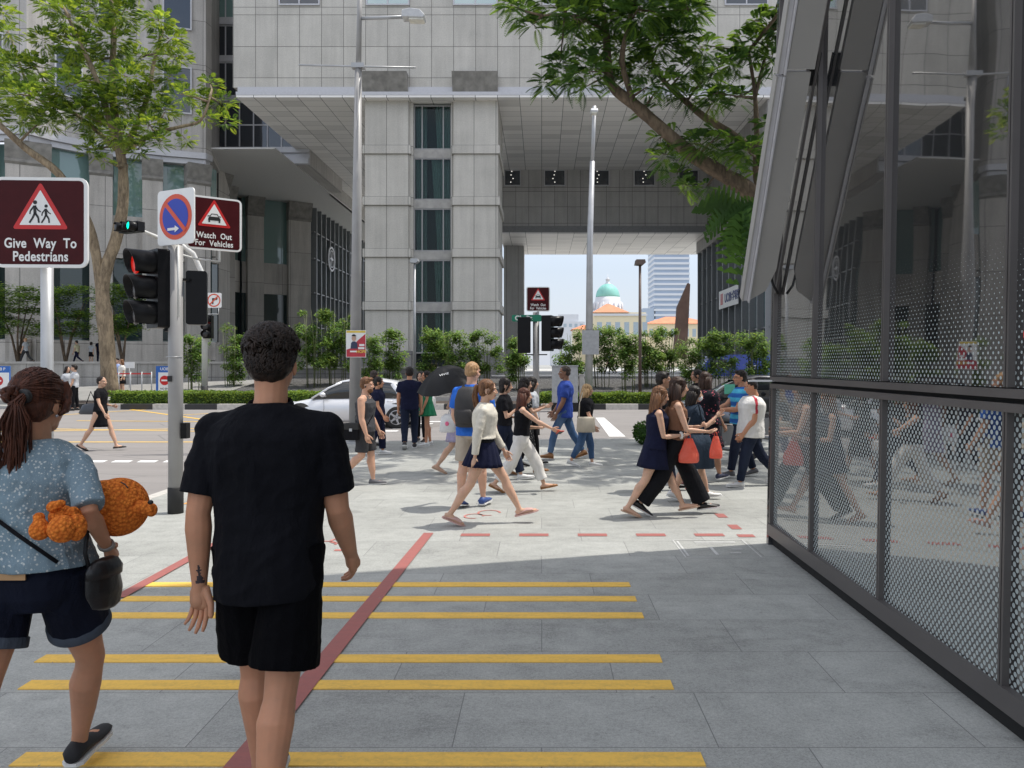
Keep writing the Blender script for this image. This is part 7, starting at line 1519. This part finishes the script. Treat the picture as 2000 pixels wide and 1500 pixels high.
p.shirt(C_TEE, .78, -.075, 'tee_shirt', .016, -.010, amp=.006, slw=1.22); f = p.f; h = p.H
m = MB(); n = 40; m.loft([[f.T(-.006*h+(rr*.9)*h*math.cos(2*math.pi*k/n), rr*h*math.sin(2*math.pi*k/n), (z+.010*math.cos(2*math.pi*k/n))*h) for k in range(n)] for rr, z in ((.0445, .305), (.0475, .309), (.0475, .315), (.0425, .323), (.040, .319))], 0, False); m.build('collar', C_TEE, p.root)
p.bottoms(C_BSH, .86, 1.28, 'shorts', .010, .01, hs=.88); p.shoes(flat('black_trainer', (.02, .02, .022), .6), S_WHT)
hr = p.hair('short', m_hair('hair_near_black', (.008, .006, .005), (.035, .022, .016))); curls(p, hr, 2600, .0036, .036, 3)
# small dark tattoo inside the left forearm
S, E, W, hd = f.arms[0]; tc_ = E.lerp(W, .84)+Vector((-.03, -.012, 0)); me = man.body.data; me.materials.append(flat('tattoo_ink', (.05, .035, .04), .6))
for q in me.polygons:
    d = q.center-tc_
    if abs(d.z) < .035 and abs(d.y) < .004+.009*abs(noise.noise(Vector((d.z*90, 3, 0)))) + max(0, -d.z)*.25 and d.x < .02: q.material_index = 4
# woman with the crocheted toy
C_FTEE = cloth('pale_blue_floral_tee', (.20, .28, .33), .85, 'floral', (.52, .56, .56), 70, .28, wr=.8); C_SHD = cloth('indigo_denim', (.006, .008, .018), .85, 'denim', (.012, .016, .034)); C_CUFF = cloth('denim_cuff', (.07, .085, .11), .85)
WY = 3.0
wom = p = Person('woman with long auburn ponytail, pale blue flowered tee and denim shorts at the left edge', (WX(72, WY), WY, 0), 1.715, 91, 'warm', .0062, None, fem=True, L=(-17, 8, 3, 2), Rr=(27, 12, -1, -15), foot=(-18, 6), arms=((6, 10, 14), ('pts', (-.075, -.160, .698), (.035, -.142, .592))), bulk=1.04, sh=1.02, hands=(24, 34), head=(-10, 5), hipw=1.2)
f = p.f; h = p.H
p.shirt(C_FTEE, .92, .035, 'tee_shirt', .013, .012, amp=.006, slw=1.22)
sh_ = p.bottoms(C_SHD, .58, 1.22, 'shorts', .010, .085, amp=.002)
for hp, kn, an in f.legs:
    d = (kn-hp).normalized(); c = hp.lerp(kn, .575); m = MB(); rr = (.046*1.22+.010)*h*.99
    u = d.cross(Vector((0, 1, 0))).normalized(); v = d.cross(u); n = 40; r_ = []
    for t, q in ((-.034, .96), (-.030, 1.02), (.002, 1.035), (.007, 1.02), (.006, .93), (-.028, .93), (-.034, .96)): r_.append([c+d*t+(u*math.cos(2*math.pi*k/n)+v*math.sin(2*math.pi*k/n))*rr*q for k in range(n)])
    m.loft(r_, 0, False); m.build('rolled_cuff', C_CUFF, p.root)
MB().box(-.006, .0, -.05, .055, -.012, .012, 0, Matrix.Translation(f.T(-.074*1.04*h-.010, .0, .028*h))).build('leather_patch', flat('tan_leather_patch', (.42, .25, .12), .7), p.root)
p.shoes(flat('black_suede', (.015, .015, .017), .7), S_WHT)
hr = p.hair('pony', HA['auburn'], .02); M = f.HM; rnd = random.Random(9); o_ = MB(); root = Vector((-.112, -.040, .020))
for i in range(420):     # strands combed back to the tie
    z = rnd.uniform(-.75, 1); a = rnd.uniform(-2.6, 2.6); q = math.sqrt(max(0, 1-z*z)); d = Vector((math.cos(a)*q, math.sin(a)*q, z))
    if d.x > .55 and d.z < .5: continue
    c = Vector((-.022, 0, .036)); Rr_ = Vector((.101, .083, .098)); pts = []
    for t in (0, .25, .5, .75, 1):
        e = (d*(1-t)+Vector((-1, 0, .05))*t).normalized(); pts.append(c+Vector((e.x*Rr_.x, e.y*Rr_.y, e.z*Rr_.z))*(1.0+.02*math.sin(t*3.1)+rnd.uniform(-.008, .012)))
    o_.tube([M @ x for x in pts], [.0022, .0030, .0030, .0030, .0022], 4)
Ry = Matrix.Rotation(f.hy, 3, 'Z'); rw_ = M @ root
for i in range(330):     # the tail itself
    j = rv(1)*rnd.uniform(.1, 1); ln = rnd.uniform(.30, .50)*.98; wv = rnd.uniform(-.014, .014); sp = rnd.uniform(.6, 1.2)
    pts = [rw_+Ry @ Vector((.035, 0, 0))+j*.012, rw_+Ry @ Vector((-.012, 0, .004))+j*.012, rw_+Ry @ Vector((-.052, 0, -.03))+j*.022*sp]
    for t in (.25, .45, .65, .85, 1.0): pts.append(rw_+Ry @ Vector((-.050+.030*t+.008*math.sin(t*9+i), .040*t, 0))+Vector((j.x*.040, j.y*.052, 0))*sp*(1 if t < .8 else 1.1-.5*(t-.8)*2)+Vector((wv*math.sin(t*7), wv*math.cos(t*6), -ln*t)))
    o_.tube(pts, [.003, .003, .0034, .0034, .0032, .003, .0024, .0008], 4)
add_to(hr, o_)
MB().lathe([(.024, -.010), (.028, -.006), (.028, .006), (.024, .010)], n=16).build('hair_tie', M_INK, p.root).matrix_basis = Matrix.Translation(rw_+Ry @ Vector((-.008, 0, .002))) @ Ry.to_4x4() @ Matrix.Rotation(R(80), 4, 'Y')
MB().ell(f.HM @ Vector((-.002, -.074, -.048)), (.006, .006, .006)).build('earring', M_RIM, p.root)
W = f.arms[1][2]; hd = f.arms[1][3]; u = hd.cross(Vector((0, 0, 1))).normalized(); v = hd.cross(u)
m = MB(); n = 24; m.loft([[W-hd*.028+hd*t+(u*math.cos(2*math.pi*k/n)*.0285+v*math.sin(2*math.pi*k/n)*.024)*q for k in range(n)] for t, q in ((-.009, 1), (-.009, 1.1), (.009, 1.1), (.009, 1))], 0, True); m.build('watch_strap', flat('grey_watch_strap', (.30, .28, .26), .6), p.root)
p.strap(C_BLACK, [(-.078, .115, .24), (-.094, .06, .18), (-.094, -.02, .12), (-.088, -.10, .06)], .008)
# black hip bag
o = thing('hip_bag', 'soft black shoulder bag at the right hip of the woman with the toy', 'bag', tuple(P(200, 1132, 2.96)), R(75)); m = MB(); m.loft([ell_ring(x, y, z, a, b, 20, .05, i) for i, (x, y, z, a, b) in enumerate(((.03, 0, -.12, .03, .012), (.02, 0, -.105, .062, .024), (.01, 0, -.045, .085, .034), (0, 0, .03, .078, .036), (0, 0, .08, .05, .018)))]); vs, fs = remesh(m, .008, 2, .5); m = MB(); m.add(vs, fs, 0, True); m.build('bag_body', flat('black_leather_bag', (.010, .010, .011), .35, bump=.2), o)
MB().tube([(-.06, .0, .05), (-.08, .0, .12), (-.05, .02, .20)], [(.004, .010)]*3, 6).build('strap', M_BLACK, o); MB().loft([ell_ring(.0, -.01, z, a, b_, 20, .03, 2) for z, a, b_ in ((.015, .080, .037), (.045, .082, .039), (.075, .062, .028), (.085, .04, .014))]).build('flap', flat('black_leather_bag', (.010, .010, .011), .35, bump=.2), o)
# crocheted orange toy
n = NT('orange_chenille_crochet'); oc = n.coord('Object'); s_ = n.sep(oc)
sx = n.math('SINE', n.math('MULTIPLY', n.math('ADD', s_[1], n.math('MULTIPLY', s_[2], .3)), 420)); sz = n.math('SINE', n.math('MULTIPLY', s_[0], 420)); kn_ = n.math('ABSOLUTE', n.math('MULTIPLY', sx, sz)); vv = n.voro(oc, 75); hh_ = n.math('SUBTRACT', 1.0, vv); fz = n.noise(oc, 240, 2)
c_ = n.mix(n.mapr(vv, .1, .75, 0, 1), (.95, .29, .05), (.58, .14, .025)); M_TOY = n.done(n.bsdf(c_, .95, 0, n.bump(n.math('ADD', hh_, n.math('MULTIPLY', fz, .25)), 1.0, .010), .1))
bc = P(232, 990, 3.10); o = thing('crochet_toy', 'plump orange crocheted toy animal tucked under the woman\'s arm', 'soft toy', tuple(bc)); rel = lambda x, y, Y: P(x, y, Y)-bc
M3 = Matrix.Rotation(R(8), 3, 'Y')
def toy(name, parts, vox=.007): 
    m = MB(); [m.ell(c, r, None, 20, 14) if not isinstance(r, float) else None for c, r in parts]; vs, fs = remesh(m, vox, 4, .5); q = MB(); q.add(vs, fs, 0, True); return q.build(name, M_TOY, o)
toy('head', [((0, 0, 0), (.116, .11, .118)), (rel(205, 988, 3.10), (.10, .10, .105)), (rel(170, 1000, 3.04), (.075, .09, .07))])
toy('snout', [(rel(284, 993, 3.06), (.030, .030, .030)), (rel(296, 996, 3.06), (.022, .026, .028)), (rel(270, 992, 3.07), (.03, .035, .035))], .005)
MB().ell(rel(294, 981, 3.035), (.011, .009, .009)).build('nose', M_INK, o); MB().tube([rel(236, 942, 3.04), rel(244, 946, 3.03), rel(250, 953, 3.02)], .0025, 6).build('stitched_eye', M_INK, o)
toy('paw', [(rel(78, 1035, 2.74), (.036, .035, .038)), (rel(76, 1010, 2.75), (.020, .02, .018))], .006); toy('paw', [(rel(122, 1033, 2.73), (.050, .045, .050))], .006); toy('paw', [(rel(104, 990, 2.76), (.022, .025, .022)), (rel(118, 984, 2.76), (.018, .02, .016))], .006); toy('paw', [(rel(150, 1030, 2.76), (.034, .035, .050)), (rel(140, 1000, 2.8), (.024, .03, .02))], .006)
toy('arm', [(rel(150, 1010, 2.86), (.03, .08, .035)), (rel(120, 1008, 2.8), (.04, .05, .04))], .006)
